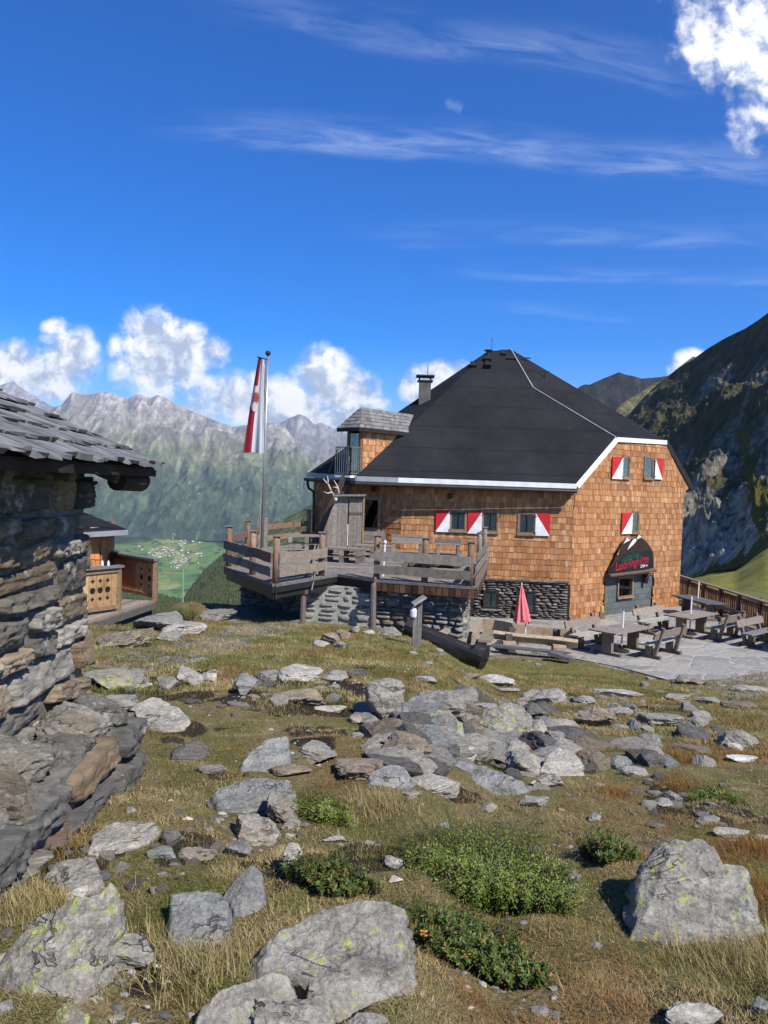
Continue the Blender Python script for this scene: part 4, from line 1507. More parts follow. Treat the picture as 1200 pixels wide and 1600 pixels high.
    dn = Vector((0, 0, -0.14))
    for f in ((E0, Ev1, H1, H2, AR, AL), (E0, AL, E1), (H1, T2, H2), (H2, T2, AR), (T2, Vr, Vb), (T2, Vb, AR), (AR, Vb, B2), (AR, B2, AL), (AL, B2, B0), (AL, B0, E1)):
        f = list(f)
        if len(f) > 4:
            # split the long front slope into flat triangles
            c = [(0, 1, 2), (0, 2, 3), (0, 3, 5), (3, 4, 5)]
            for t in c:
                rf.add([f[i] for i in t] + [f[i] + dn for i in t], [(0, 1, 2), (5, 4, 3)])
        else:
            rf.add(f + [p + dn for p in f], [tuple(range(len(f))), tuple(range(2 * len(f) - 1, len(f) - 1, -1))])
    # close the visible edges
    for p, q in ((E1, E0), (E0, Ev1), (Ev1, H1), (H1, T2), (T2, Vr), (Vr, Vb), (B0, E1)):
        rf.add([p, q, q + dn, p + dn], [(0, 1, 2, 3)])
    roof = obj('roof', rf, MAT['felt'], hut)
    # pale welded seams along the hips
    se = MB()
    for p, q in ((H1, H2), (H2, AR)):
        u = Vector((0.15, -.6, .8))
        se.beam(p + Vector((0, -.02, .015)), q + Vector((0, -.02, .015)), 0.045, 0.02, u)
    obj('hip_seam', se, MAT['greytrim'], roof)
    # trim boards
    tr = MB()
    o1 = Vector((0, -.03, -.07))
    mid = E0.lerp(Ev1, .19)
    tr.beam(mid + o1, Ev1 + o1, 0.04, 0.19)
    oB = Vector((nB.x * .03, nB.y * .03, -.07))
    tr.beam(Ev1 + oB, H1 + oB, 0.04, 0.20, (-.3, .2, .9))
    tr.beam(H1 + oB, T2 + oB, 0.04, 0.19)
    obj('white_fascia', tr, MAT['white'], hut)
    tg = MB()
    tg.beam(E0 + o1, mid + o1, 0.04, 0.19)
    tg.beam(E1 + Vector((-.02, -.03, -.07)), E0 + Vector((-.02, -.03, -.07)), 0.04, 0.19)
    tg.beam(E1 + Vector((-.02, 0, .03)), E1.lerp(AL, .34) + Vector((-.02, 0, .03)), 0.06, 0.05)
    obj('grey_fascia', tg, MAT['greytrim'], hut)
    ds = MB()
    ds.beam(T2 + oB, Vr + oB, 0.05, 0.22, (.5, .2, .8))
    # dark gutters and soffit
    g2 = MB()
    g2.tube([E0 + Vector((-.05, -.08, -.26)), Ev1 + Vector((0, -.08, -.27))], 0.075, 8)
    obj('gutter', g2, MAT['darkmetal'], hut)
    obj('verge_board', ds, MAT['darkmetal'], hut)
    ds = MB()
    ds.tube([E1 + Vector((-.1, -.08, -.26)), E0 + Vector((-.05, -.08, -.26))], 0.075, 8)
    obj('gutter', ds, MAT['darkmetal'], hut)
    ds = MB()
    ds.prism([Vector((E0.x, E0.y, .13)), Vector((Ev1.x, Ev1.y, .12)), Vector((7.38, 30.02, .12)), Vector((.7, 30.35, .13))], (0, 0, .04))
    ds.prism([Vector((E1.x, E1.y, .2)), Vector((E0.x, E0.y, .13)), Vector((.7, 30.35, .13)), Vector((-3.0, 32.6, .2))], (0, 0, .04))
    obj('eave_soffit', ds, MAT['darkmetal'], hut)
    dp = MB()
    e = E1 + Vector((.02, -.05, -.25))
    dp.tube([e, e + Vector((-.02, .05, -.2)), e + Vector((.03, .1, -.38)), e + Vector((.22, .3, -.52)), e + Vector((.24, .34, -1.0)), e + Vector((.24, .34, -2.2))], 0.055, 8)
    obj('downpipe', dp, MAT['darkmetal'], hut)
    # chimney
    ch = MB()
    cb, ct = P(663, 628, 33.5), P(663, 596, 33.5)
    hgt = ct.z - cb.z
    ch.box((cb.x, cb.y, cb.z + hgt / 2 - .3), (0.50, 0.5, hgt + .6))
    chim = obj('chimney', ch, plain('chimney_render', (0.10, 0.095, 0.09), 0.9, var=.4), roof)
    cc = MB()
    for dx in (-.24, .24):
        for dy in (-.22, .22):
            cc.box((cb.x + dx, cb.y + dy, ct.z + .09), (.05, .05, .2))
    cc.box((cb.x, cb.y, ct.z + .005), (.66, .62, .04))
    cc.box((cb.x, cb.y, ct.z + .215), (.78, .74, .05))
    cc.tube([(cb.x + .1, cb.y, ct.z + .2), (cb.x + .1, cb.y, ct.z + .75)], .012, 5)
    obj('chimney_cap', cc, MAT['darkmetal'], roof)
    vt = MB()
    q = P(763, 553, 35.2)
    vt.lathe((q.x, q.y, q.z - .25), [(.13, 0), (.13, .28), (.10, .30), (.10, .38), (.2, .39), (.2, .42), (.02, .46)], 10)
    vt.tube([q + Vector((.15, 0, 0)), q + Vector((.15, 0, .75))], .012, 5)
    for (px, py, d, s) in ((761, 558, 34.9, .18), (739, 568, 34.6, .16), (762, 567, 34.5, .15), (798, 557.5, 35.1, .22), (786, 550, 35.3, .12)):
        q = P(px, py, d)
        vt.prism([q + Vector((-s, -.15, -.1)), q + Vector((s, -.15, -.1)), q + Vector((s * .5, .3, .16)), q + Vector((-s * .5, .3, .16))], (0, .2, -.2))
    q = P(852, 581, 34.6)
    vt.tube([q + Vector((0, 0, -.4)), q + Vector((0, 0, .05))], .02, 5)
    vt.beam(q + Vector((-.3, 0, .06)), q + Vector((.2, 0, .02)), .03, .02)
    vt.beam(P(815, 559, 35.2), P(829, 559.5, 35.2), .05, .05)
    obj('roof_vents', vt, MAT['darkmetal'], roof)
    # small lamps under the eave
    for px, py, a, b in ((703, 776, V1, V2), (583, 765, V2, V3)):
        q = PV(px, py, a, b)
        l = MB()
        l.lathe((q.x, q.y - .2, q.z - .1), [(.03, 0), (.09, .06), (.10, .2), (.04, .24)], 8)
        l.beam((q.x, q.y - .2, q.z + .12), (q.x, q.y + .05, q.z + .12), .04, .03)
        obj('wall_lamp', l, MAT['darkmetal'], hut)

    # ---- dormer with balcony on the valley slope
    a_, w_ = Vector((.69, .724)), Vector((-.724, .69))
    F0 = Vector((-0.93, 29.86))
    pt = lambda along, side, z: Vector((F0.x + a_.x * along + w_.x * side, F0.y + a_.y * along + w_.y * side, z))
    WID, ZE, ZR = .76, 2.22, 3.08
    dr = MB()
    dr.prism([pt(.02, .02, .35), pt(3.2, .02, .35), pt(3.2, WID, .35), pt(.02, WID, .35)], (0, 0, ZE - .35))
    dorm = obj('dormer', dr, MAT['darkwood'], hut)
    s2 = MB()
    shingles(s2, (pt(0, 0, 0).x, pt(0, 0, 0).y), (pt(3.3, 0, 0).x, pt(3.3, 0, 0).y), [(0.0, .42), (3.3, .42), (3.3, ZE - .05), (0.0, ZE - .05)], (), rnd=rnd, row=.235, tones=[(0.50, 0.25, 0.115), (0.44, 0.20, 0.085), (0.57, 0.31, 0.16), (0.38, 0.16, 0.07)])
    for side in (0.06, WID - .06):
        s2.box(pt(-.03, side, (.42 + ZE) / 2), (.13, .13, ZE - .42), Matrix.Rotation(math.atan2(a_.y, a_.x), 3, 'Z'), (.2, .1, .05))
    obj('dormer_cladding', s2, MAT['shingle'], dorm)
    dd = MB()
    dd.box(pt(-.01, WID * .5, (.45 + ZE) / 2), (.05, WID - .26, ZE - .5), Matrix.Rotation(math.atan2(a_.y, a_.x), 3, 'Z'))
    obj('balcony_door', dd, MAT['glass'], dorm)
    # shingled hip roof
    ov = .24
    ec = [pt(-.42, -ov, ZE), pt(3.05, -ov, ZE), pt(3.6, WID + ov, ZE), pt(-.42, WID + ov, ZE)]
    r0, r1 = pt(.25, WID / 2, ZR), pt(4.25, WID / 2, ZR - .03)
    r2 = MB()
    up = Vector((0, 0, 1))
    for quad in ((ec[0], ec[1], r1, r0), (ec[2], ec[3], r0, r1)):
        r2.add(list(quad), [(0, 1, 2, 3)], (.08, .078, .075))
    r2.add([ec[3], ec[0], r0], [(0, 1, 2)], (.08, .078, .075))
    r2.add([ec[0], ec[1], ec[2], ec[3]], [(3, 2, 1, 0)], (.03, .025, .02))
    rr = random.Random(6)

    def cover(p0, p1, q1, q0, rows, wid):
        nn = (p1 - p0).cross(q0 - p0).normalized()
        if nn.z < 0:
            nn = -nn
        for i in range(rows):
            f0, f1 = i / rows - .01, min(1.0, (i + 1.5) / rows)
            A0, A1, B0_, B1_ = p0.lerp(q0, f0), p1.lerp(q1, f0), p0.lerp(q0, f1), p1.lerp(q1, f1)
            L = (A1 - A0).length
            s = 0.0
            while s < L - .02:
                w = min(wid * rr.uniform(.6, 1.4), L - s)
                g0, g1 = s / L, (s + w) / L
                t = rr.uniform(.72, 1.25)
                o = nn * (.035 + rr.uniform(0, .012))
                pts = [A0.lerp(A1, g0) + o, A0.lerp(A1, g1) + o, B0_.lerp(B1_, g1) + nn * .01, B0_.lerp(B1_, g0) + nn * .01, A0.lerp(A1, g0), A0.lerp(A1, g1)]
                r2.add(pts, [(0, 1, 2, 3), (4, 5, 1, 0), (4, 0, 3), (5, 2, 1)], (.19 * t, .183 * t, .172 * t))
                s += w
    cover(ec[0], ec[1], r1, r0, 6, .17)
    cover(ec[3], ec[0], r0, r0, 6, .17)
    obj('dormer_roof', r2, MAT['plank'], dorm)
    fa = MB()
    fa.beam(ec[0] + Vector((0, 0, -.07)), ec[1] + Vector((0, 0, -.07)), .05, .13)
    fa.beam(ec[3] + Vector((0, 0, -.07)), ec[0] + Vector((0, 0, -.07)), .05, .13)
    obj('dormer_fascia', fa, MAT['darkwood'], dorm)
    # balcony
    bl = MB()
    bl.prism([pt(-.62, -.02, .38), pt(-.02, -.02, .38), pt(-.02, WID + .1, .38), pt(-.62, WID + .1, .38)], (0, 0, -.08))
    bal = obj('balcony', bl, MAT['plank'], hut)
    rl = MB()
    top = 1.47
    path = [pt(-.05, .0, 0), pt(-.60, .0, 0), pt(-.60, WID + .08, 0)]
    for i in range(2):
        p, q = path[i], path[i + 1]
        rl.beam(p + up * top, q + up * top, .05, .04)
        rl.beam(p + up * .47, q + up * .47, .04, .04)
        K = 5 if i == 0 else 7
        for k in range(K + 1):
            c = p.lerp(q, k / K)
            rl.box((c.x, c.y, (.40 + top) / 2), (.035, .035, top - .4))
    obj('balcony_railing', rl, MAT['railmetal'], bal)
    # outside stair from the balcony down to the deck
    s_top, s_bot = P(518, 772, 29.0), P(494, 832, 30.2)
    st_ = MB()
    st_.col = (.11, .085, .065)
    side = Vector((.5, .5, 0))
    bot = Vector((s_bot.x - .12, s_bot.y, -2.45))
    topq = pt(-.6, .3, .36)
    for dxy in (Vector((0, 0, 0)), Vector((.55, .5, 0))):
        st_.beam(topq + dxy * .6, bot + dxy, .05, .22)
    for k in range(11):
        c = topq.lerp(bot, (k + .5) / 11)
        st_.beam(c, c + Vector((.5, .46, 0)), .22, .035)
    obj('outside_stair', st_, MAT['plank'], hut)
    hr = MB()
    h0, h1 = P(527, 703, 29.15), P(488, 806, 30.0)
    hr.tube([h0, h1, h1 + Vector((0, 0, -.9))], .02, 6)
    obj('stair_handrail', hr, MAT['darkmetal'], hut)

    # ---- mountain-shaped sign over the porch
    a3, b3 = tuple(pin(0, .26)), tuple(pin(LB, .26))

    def sg(px, py, o=0.0):
        p = PV(px, py, a3, b3)
        return p + Vector((nB.x * o, nB.y * o, 0))
    c0 = sg(986, 870)
    sign = thing('hut_sign', 'mountain-shaped hut sign in brown and black with red script above the porch', 'sign', (c0.x, c0.y, c0.z))
    outl = [(950.5, 897.5), (951.5, 891), (955, 885), (959, 878), (961, 873), (964.5, 867), (967, 858), (972, 851), (975.5, 844.5), (979.5, 840), (982, 843.5), (985, 845), (988.5, 842.5), (992.5, 840.5), (995, 839), (997.5, 836), (1000.5, 837.5), (1003, 840.5), (1008, 844.5), (1012.5, 849.5), (1016.5, 855), (1019.5, 861), (1021, 866), (1021.5, 888)]
    m1 = MB()
    m1.prism([sg(x, y) for x, y in outl], (-nB.x * .05, -nB.y * .05, 0))
    obj('board', m1, MAT['signbrown'], sign)
    m1 = MB()
    for pl in ([(974, 849.5), (979.5, 840), (983.5, 844.5), (978.5, 846.5)], [(980, 859), (984, 850.5), (989.5, 842.5), (993.5, 841.5), (994, 845), (988.5, 851.5)], [(994.5, 843), (996, 838.5), (997.5, 836), (1000.5, 837.5), (1001.8, 839.5), (998, 841)], [(963.7, 867), (966, 864), (967.5, 858.5), (965.6, 866)]):
        m1.prism([sg(x, y, .006) for x, y in pl], (nB.x * .012, nB.y * .012, 0))
    obj('snow_cap', m1, MAT['white'], sign)
    m1 = MB()
    m1.prism([sg(x, y, .003) for x, y in [(951.3, 897), (952.2, 891.5), (956, 885.5), (962, 880), (968, 873), (975, 867.5), (984, 864.5), (1000, 863.5), (1006, 861), (1009, 859.5), (1014, 859.5), (1020.3, 863), (1020.8, 887.7)]], (nB.x * .008, nB.y * .008, 0))
    obj('valley_field', m1, MAT['black'], sign)
    m1 = MB()
    m1.prism([sg(x, y, .012) for x, y in [(969, 877), (975, 870), (982, 866.5), (990, 864.8), (1000.5, 864.3), (1000.5, 870), (990, 873), (980, 876.5), (972, 880)]], (nB.x * .006, nB.y * .006, 0))
    obj('alp_field', m1, MAT['signgreen'], sign)
    m1 = MB()
    m1.col = (.17, .12, .09)
    m1.beam(sg(950, 898.2, .05), sg(1022.5, 889.5, .05), .16, .05)
    m1.col = (.09, .06, .05)
    m1.beam(sg(950, 900.2, .0), sg(1022.5, 891.8, .0), .26, .05)
    obj('drip_board', m1, MAT['plank'], sign)

    def text(body, pl, pr, hgt, mat, off, shear, par, nm, thick=.006):
        cu = bpy.data.curves.new(nm, 'FONT')
        cu.body = body
        cu.size = 1.0
        cu.shear = shear
        cu.extrude = thick / 2
        cu.offset = 0.012
        cu.resolution_u = 3
        o = bpy.data.objects.new(nm, cu)
        COL.objects.link(o)
        bpy.context.view_layer.update()
        w = o.dimensions.x
        p0, p1 = sg(*pl, off), sg(*pr, off)
        L = (p1 - p0).length
        X = (p1 - p0).normalized()
        Y = Vector((0, 0, 1))
        Y = (Y - X * Y.dot(X)).normalized()
        Z = X.cross(Y)
        M = Matrix((X * (L / w), Y * hgt, Z)).transposed().to_4x4()
        me = bpy.data.meshes.new_from_object(o)
        bpy.data.objects.remove(o)
        me.transform(M)
        me.transform(Matrix.Translation(p0 - BASE[par.name]))
        me.materials.clear()
        me.materials.append(mat)
        q = link_mesh(nm, me, par)
        return q
    text('Lasörlinghütte', (960.5, 892.5), (1012.5, 878.5), 0.50, MAT['signred'], .018, .25, sign, 'lettering')
    text('2350 m', (1000, 887.2), (1011, 884.6), 0.16, MAT['white'], .018, 0, sign, 'height_lettering')
    return hut


HUT = build_hut()
# ================================================================ viewing deck on its stone wall
ZD = -2.5


def deck_p(px, py, d=None):
    p = PZ(px, py, ZD)
    return Vector((p.x, p.y, ZD))


def build_deck():
    rnd = random.Random(21)
    c_fr, c_fl = deck_p(742, 917), deck_p(588, 905.5)
    bend, lf, ll = deck_p(527, 896.5), deck_p(429, 912.5), deck_p(352, 885)
    rb = Vector((3.45, 25.4, ZD))
    poly = [c_fr, rb, Vector((3.0, 30.0, ZD)), Vector((.75, 30.28, ZD)), Vector((-2.95, 32.5, ZD)), Vector((-4.66, 29.7, ZD)), ll, lf, bend, c_fl]
    deck = thing('viewing_deck', 'weathered grey wooden viewing deck with plank railings in front of the mountain hut', 'deck', (0, 24, ZD))
    # boards run left to right, clipped to the outline
    fl = MB()
    P2 = [(p.x, p.y) for p in poly]
    y = min(p[1] for p in P2)
    ymax = max(p[1] for p in P2)
    while y < ymax:
        w = .145
        xs = []
        ym = y + w / 2
        for k in range(len(P2)):
            (x0, y0), (x1, y1) = P2[k], P2[(k + 1) % len(P2)]
            if (y0 > ym) != (y1 > ym):
                xs.append(x0 + (ym - y0) * (x1 - x0) / (y1 - y0))
        xs.sort()
        for k in range(0, len(xs) - 1, 2):
            a, b = xs[k], xs[k + 1]
            x = a
            while x < b:
                e = min(b, x + rnd.uniform(2.2, 4.5))
                t = rnd.choice(GREYWOOD)
                f = rnd.uniform(.8, 1.15)
                fl.box(((x + e) / 2, ym, ZD - .02 + rnd.uniform(-.004, .004)), (max(.02, e - x - .006), w - .010, .04), None, (t[0] * f, t[1] * f, t[2] * f * 1.04))
                x = e
        y += w
    obj('deck_boards', fl, MAT['plank'], deck)
    ub = MB()
    ub.prism([(p.x * .985, p.y + (.12 if p.y < 26 else -.1), ZD - .05) for p in poly], (0, 0, -.10))
    obj('deck_joists', ub, MAT['darkwood'], deck)

    def edge_board(a, b, drop, h, mat, name, tones, off=.03, seg=0):
        m = MB()
        d = (b - a)
        L = d.length
        n = Vector((d.y, -d.x, 0)).normalized()
        if n.dot(-(a + b) / 2) < 0:
            n = -n
        z = Vector((0, 0, -drop - h / 2))
        if seg:
            k = int(L / seg)
            for i in range(k):
                m.beam(a.lerp(b, i / k + .004) + n * off + z, a.lerp(b, (i + 1) / k - .004) + n * (off + rnd.uniform(-.006, .006)) + z, .03, h, col=shade(rnd, rnd.choice(tones), .3, 1.2))
        else:
            m.beam(a + n * off + z, b + n * off + z, .04, h, col=tones[0])
        obj(name, m, mat, deck)
    gw = [(0.16, 0.15, 0.135)]
    for a, b in ((c_fr, c_fl), (c_fl, bend), (bend, lf), (lf, ll), (rb, c_fr)):
        edge_board(a, b, -.005, .075, MAT['plank'], 'edge_board', gw, .035)
    red = [(0.13, 0.06, 0.038), (0.16, 0.085, 0.05), (0.085, 0.05, 0.038)]
    for a, b in ((c_fr, c_fl), (rb, c_fr)):
        edge_board(a, b, .075, .22, MAT['plank'], 'fascia_boards', red, .03, .16)
    for a, b in ((bend, lf), (lf, ll), (c_fl, bend)):
        edge_board(a, b, .07, .15, MAT['darkmetal'], 'fascia_channel', [(1, 1, 1)], .02)
        edge_board(a, b, .225, .16, MAT['darkmetal'], 'fascia_channel', [(1, 1, 1)], -.05)
    # posts
    posts = {}

    def post(key, x, y, ztop=-1.33, w=.17, zb=ZD, tones=BROWNWOOD, lean=0):
        m = MB()
        t = rnd.choice(tones)
        m.tube([(x, y, zb), (x + lean * .5, y, (zb + ztop) / 2), (x + lean, y, ztop)], [w * .52, w * .5, w * .52], 9, t)
        o = obj('post', m, MAT['plank'], deck, True)
        m = MB()
        m.box((x + lean, y, ztop + .015), (w * 1.25, w * 1.25, .03), None, (.2, .19, .18))
        obj('post_cap', m, MAT['plank'], o)
        posts[key] = Vector((x, y, 0))
    lerp = lambda a, b, f: a.lerp(b, f)
    ins = Vector((0, .12, 0))
    post('a', c_fl.x - .0, c_fl.y + .12)
    q = lerp(c_fl, c_fr, .5) + ins
    post('b', q.x, q.y)
    post('c', c_fr.x - .12, c_fr.y + .12, -1.36)
    post('d', rb.x - .1, rb.y - .1, -1.25, .15, tones=GREYWOOD)
    post('d2', rb.x - .28, rb.y - .25, -1.42, .15, tones=GREYWOOD)
    post('e', lf.x + .0, lf.y + .15)
    q = lerp(lf, bend, .78) + Vector((-.1, .02, 0))
    post('f', q.x, q.y)
    q = lerp(lf, ll, .47) + Vector((.06, .12, 0))
    post('g', q.x, q.y)
    post('h', ll.x + .08, ll.y + .05)
    post('i', -4.52, 25.6, -1.3, .16)
    post('j', -4.58, 29.55, -1.3, .18)
    post('k', -3.15, 32.2, -1.1, .2, tones=TANWOOD)
    # plank rails, on the outer side of the posts
    def rail(a, b, z, h=.24, tones=GREYWOOD, off=.11, ext=.12):
        a, b = Vector((a.x, a.y, 0)), Vector((b.x, b.y, 0))
        d = (b - a).normalized()
        n = Vector((d.y, -d.x, 0))
        if n.dot(-(a + b) / 2) < 0:
            n = -n
        m = MB()
        t = rnd.choice(tones)
        K = 10
        L = (b - a).length + 2 * ext
        vs, fs = [], []
        for i in range(K + 1):
            f = i / K
            p = a - d * ext + d * L * f
            wz, wo = rnd.uniform(-.012, .012), rnd.uniform(-.006, .006)
            for (zz, oo) in ((-h / 2, 0), (h / 2, 0), (h / 2, .055), (-h / 2, .055)):
                vs.append((p.x + n.x * (off + oo - .03 + wo), p.y + n.y * (off + oo - .03 + wo), z + zz + wz))
        for i in range(K):
            for k in range(4):
                fs.append((i * 4 + k, i * 4 + (k + 1) % 4, i * 4 + 4 + (k + 1) % 4, i * 4 + 4 + k))
        fs += [(3, 2, 1, 0), (K * 4, K * 4 + 1, K * 4 + 2, K * 4 + 3)]
        m.add(vs, fs, t)
        obj('rail', m, MAT['plank'], deck)
    for (a, b) in (('a', 'b'), ('b', 'c')):
        rail(posts[a], posts[b], -1.86, .25, TANWOOD[2:] + GREYWOOD, .13, .03)
        rail(posts[a], posts[b], -2.22, .23, TANWOOD[2:] + GREYWOOD, .13, .03)
    for zz, hh in ((-1.78, .18), (-2.08, .18), (-2.36, .14)):
        m = MB()
        a, b = posts['c'] + Vector((.15, 0, zz)), posts['d'] + Vector((.15, 0, zz + .02))
        m.beam(a, b, .05, hh, col=rnd.choice(BROWNWOOD + GREYWOOD))
        obj('rail', m, MAT['plank'], deck)
    for (a, b) in (('e', 'f'), ('g', 'e'), ('h', 'g')):
        for zz, hh in ((-1.86, .25), (-2.22, .22)):
            rail(posts[a], posts[b], zz, hh, BROWNWOOD[1:2] + GREYWOOD, .13, .03)
    for (a, b) in (('h', 'i'), ('i', 'j'), ('j', 'k')):
        for zz in (-1.72, -2.15):
            m = MB()
            m.beam(posts[a] + Vector((0, 0, zz)), posts[b] + Vector((0, 0, zz + (.08 if b == 'k' else 0))), .05, .2, col=rnd.choice(BROWNWOOD))
            obj('rail', m, MAT['plank'], deck)

    # ---- stone walls that carry the deck
    wall = thing('retaining_wall', 'rubble stone wall with pale mortar carrying the front of the wooden deck', 'wall', (0, 21, -4))
    st, mo = MB(), MB()
    fr = lambda p, dy: (p.x, p.y + dy)
    a, b = (c_fr.x - .22, c_fr.y + .38), (c_fl.x - .1, c_fl.y + .42)
    c = (P(470, 935, 21.0).x, 21.35)
    rs = random.Random(8)
    pale = [(0.24, 0.235, 0.215), (0.30, 0.29, 0.26), (0.20, 0.195, 0.18), (0.26, 0.245, 0.21), (0.17, 0.165, 0.15)]
    warm = [(0.19, 0.18, 0.16), (0.26, 0.245, 0.21), (0.23, 0.18, 0.12), (0.14, 0.135, 0.125), (0.30, 0.285, 0.255), (0.19, 0.14, 0.09)]
    L1 = plan(a, b)[3]
    masonry(st, a, b, lambda s: -5.0, lambda s: ZD - .24, (0.10, 0.30), (0.16, 0.6), rs, (6, 5), .11, .02, warm, [(.25, .5, -3.35, -3.05)], rag=.16)
    L2 = plan(b, c)[3]
    masonry(st, b, c, lambda s: -4.6, lambda s: ZD - .26 - .05 * s - .35 * max(0, s - 1.6), (0.10, 0.26), (0.2, 0.65), rs, (6, 5), .06, .05, pale, rag=.14, flat=.2, back=.018)
    e = (rb.x - .55, rb.y + .2)
    masonry(st, e, a, lambda s: -5.3, lambda s: ZD - .26, (0.08, 0.24), (0.14, 0.45), rs, (5, 4), .08, .02, warm, rag=.15, normal=(0.98, -.2))
    obj('rubble_stones', st, MAT['stone'], wall, True)
    pr = MB()
    pr.prism([(a[0] - .01, a[1] + .02, -5.6), (b[0], b[1] + .02, -5.6), (b[0], b[1] + 1, -5.6), (e[0] - 1, e[1], -5.6), (e[0] - .02, e[1], -5.6)], (0, 0, 5.6 + ZD - .24))
    obj('mortar', pr, MAT['mortar'], wall)
    p2 = MB()
    pts = []
    n = 9
    bl, cl = Vector((b[0], b[1], 0)), Vector((c[0], c[1], 0))
    nn = plan(b, c)[2]
    for i in range(n):
        f = i / (n - 1)
        s = L2 * f
        p = bl.lerp(cl, f)
        pts.append((p.x + nn.x * .022, p.y + nn.y * .022, ZD - .27 - .05 * s - .35 * max(0, s - 1.6)))
    pts += [(cl.x + nn.x * .022, cl.y + nn.y * .022, -4.8), (bl.x + nn.x * .022, bl.y + nn.y * .022, -4.8)]
    p2.prism(pts, (-nn.x * .8, -nn.y * .8, 0))
    obj('pale_mortar', p2, MAT['palemortar'], wall)
    # wall under the lookout, set back
    w2 = thing('lookout_wall', 'dry grey stone wall in the shade under the corner of the deck lookout', 'wall', (-3.6, 22.5, -4))
    s2 = MB()
    a2, b2 = (-1.9, 21.9), (-4.35, 23.6)
    masonry(s2, a2, b2, lambda s: -4.7, lambda s: ZD - .3, (0.07, 0.2), (0.2, 0.6), rs, (5, 4), .09, .015, [(0.2, 0.19, 0.17), (0.26, 0.25, 0.22), (0.15, 0.14, 0.125)], tilt=.16, rag=.15)
    obj('rubble_stones', s2, MAT['stone'], w2, True)
    p3 = MB()
    p3.prism([(a2[0], a2[1] + .03, -5.2), (b2[0] + .02, b2[1] + .03, -5.2), (b2[0] + .6, b2[1] + 2.5, -5.2), (a2[0] + .6, a2[1] + 2.5, -5.2)], (0, 0, 5.2 + ZD - .2))
    obj('mortar', p3, MAT['mortar'], w2)

    # ---- flagpole and banner
    fp = P(409, 862, 28.2)
    b0 = Vector((fp.x, fp.y, ZD))
    pole = thing('flagpole', 'tall slim steel flagpole bolted to a grey timber post on the deck', 'flagpole', b0)
    m = MB()
    m.box(b0 + Vector((-.10, .02, .58)), (.12, .22, 1.3), None, (.27, .255, .23))
    m.box(b0 + Vector((.13, .02, .58)), (.12, .22, 1.3), None, (.25, .235, .21))
    obj('timber_post', m, MAT['plank'], pole)
    tp = P(415.5, 556, 28.2)
    m = MB()
    base = b0 + Vector((.01, -.08, .15))
    top = Vector((base.x + .03, base.y, tp.z))
    m.tube([base, base.lerp(top, .5), top], [.052, .044, .036], 10)
    obj('mast', m, MAT['steel'], pole, True)
    m = MB()
    m.lathe(top, [(.05, 0), (.085, .03), (.10, .09), (.085, .15), (.03, .17)], 10)
    obj('finial', m, MAT['darkmetal'], pole, True)
    arm0 = top + Vector((0, -.02, -.16))
    arm1 = arm0 + Vector((-.40, .10, .12))
    m = MB()
    m.tube([arm0, arm1], .022, 6)
    obj('banner_arm', m, MAT['darkmetal'], pole)
    m = MB()
    hal = [top + Vector((-.09, -.05, -.3)), top + Vector((-.10, -.05, -3.6)), base + Vector((-.08, -.05, .5))]
    m.tube(hal, .009, 5)
    obj('halyard', m, MAT['rope'], pole)
    # banner hangs from arm: width narrows in folds; u across from mast, v down
    fl_ = thing('banner_flag', 'long hanging white and red banner with red eagle shield', 'flag', arm0)
    H = 3.36
    NU, NV = 30, 60

    def fpt(u, v, o=0.0):
        """u 0 at mast .. 1 at free edge, v 0 top .. 1 bottom"""
        w = .30 + .40 * v ** .8
        x = -(.06 + u * w + .05 * v * u)
        fold = .06 * math.sin(u * 13 + v * 2.0) * (1 - u * .7) + .04 * math.sin(u * 7 - v * 3 + 1)
        y = .12 * u + fold + .04 * math.sin(v * 6)
        zz = (.14 * u if v == 0 else .14 * u * (1 - v * .9)) - v * H - .02 * math.sin(u * 9) * v
        return arm0 + Vector((x, y - .0 - o, zz - .03))
    mw, mr = MB(), MB()
    SPL = lambda v: .60
    for (mm, u0, u1, k) in ((mw, 0, .62, 20), (mr, .62, 1.0, 12)):
        vs, fs = [], []
        for j in range(NV + 1):
            for i in range(k + 1):
                vs.append(fpt(u0 + (u1 - u0) * i / k, j / NV))
        for j in range(NV):
            for i in range(k):
                q = j * (k + 1) + i
                fs.append((q, q + 1, q + k + 2, q + k + 1))
        mm.add(vs, fs)
    obj('white_cloth', mw, MAT['flag_white'], fl_, True)
    obj('red_cloth', mr, MAT['flag_red'], fl_, True)
    # shield and eagle lie on the cloth
    def patch(outline, o, mat, nm, par):
        m = MB()
        ctr = (sum(p[0] for p in outline) / len(outline), sum(p[1] for p in outline) / len(outline))
        vs = [fpt(*ctr, o)] + [fpt(u, v, o) for u, v in outline]
        n = len(outline)
        m.add(vs, [(0, 1 + i, 1 + (i + 1) % n) for i in range(n)])
        # subdivide rings for the folds
        return obj(nm, m, mat, par)

    def ringpatch(fn, o, mat, nm, par, rings=8, n=36):
        m = MB()
        vs, fs = [fpt(*fn(0, 0), o)], []
        for r in range(1, rings + 1):
            for k in range(n):
                vs.append(fpt(*fn(r / rings, k / n), o))
        for k in range(n):
            fs.append((0, 1 + k, 1 + (k + 1) % n))
        for r in range(rings - 1):
            for k in range(n):
                a0, a1 = 1 + r * n + k, 1 + r * n + (k + 1) % n
                fs.append((a0, a0 + n, a1 + n, a1))
        m.add(vs, fs)
        return obj(nm, m, mat, par)
    uc, vc = .66, .43

    def shield(r, k):
        an = 2 * math.pi * k
        x, y = math.sin(an), -math.cos(an)
        s = 1 / max(abs(x), abs(y), 1e-6)
        x, y = x * s, y * s
        if y > 0:
            x *= math.sqrt(max(0, 1 - .92 * y * y))
        return uc + r * x * .30, vc + r * y * .135
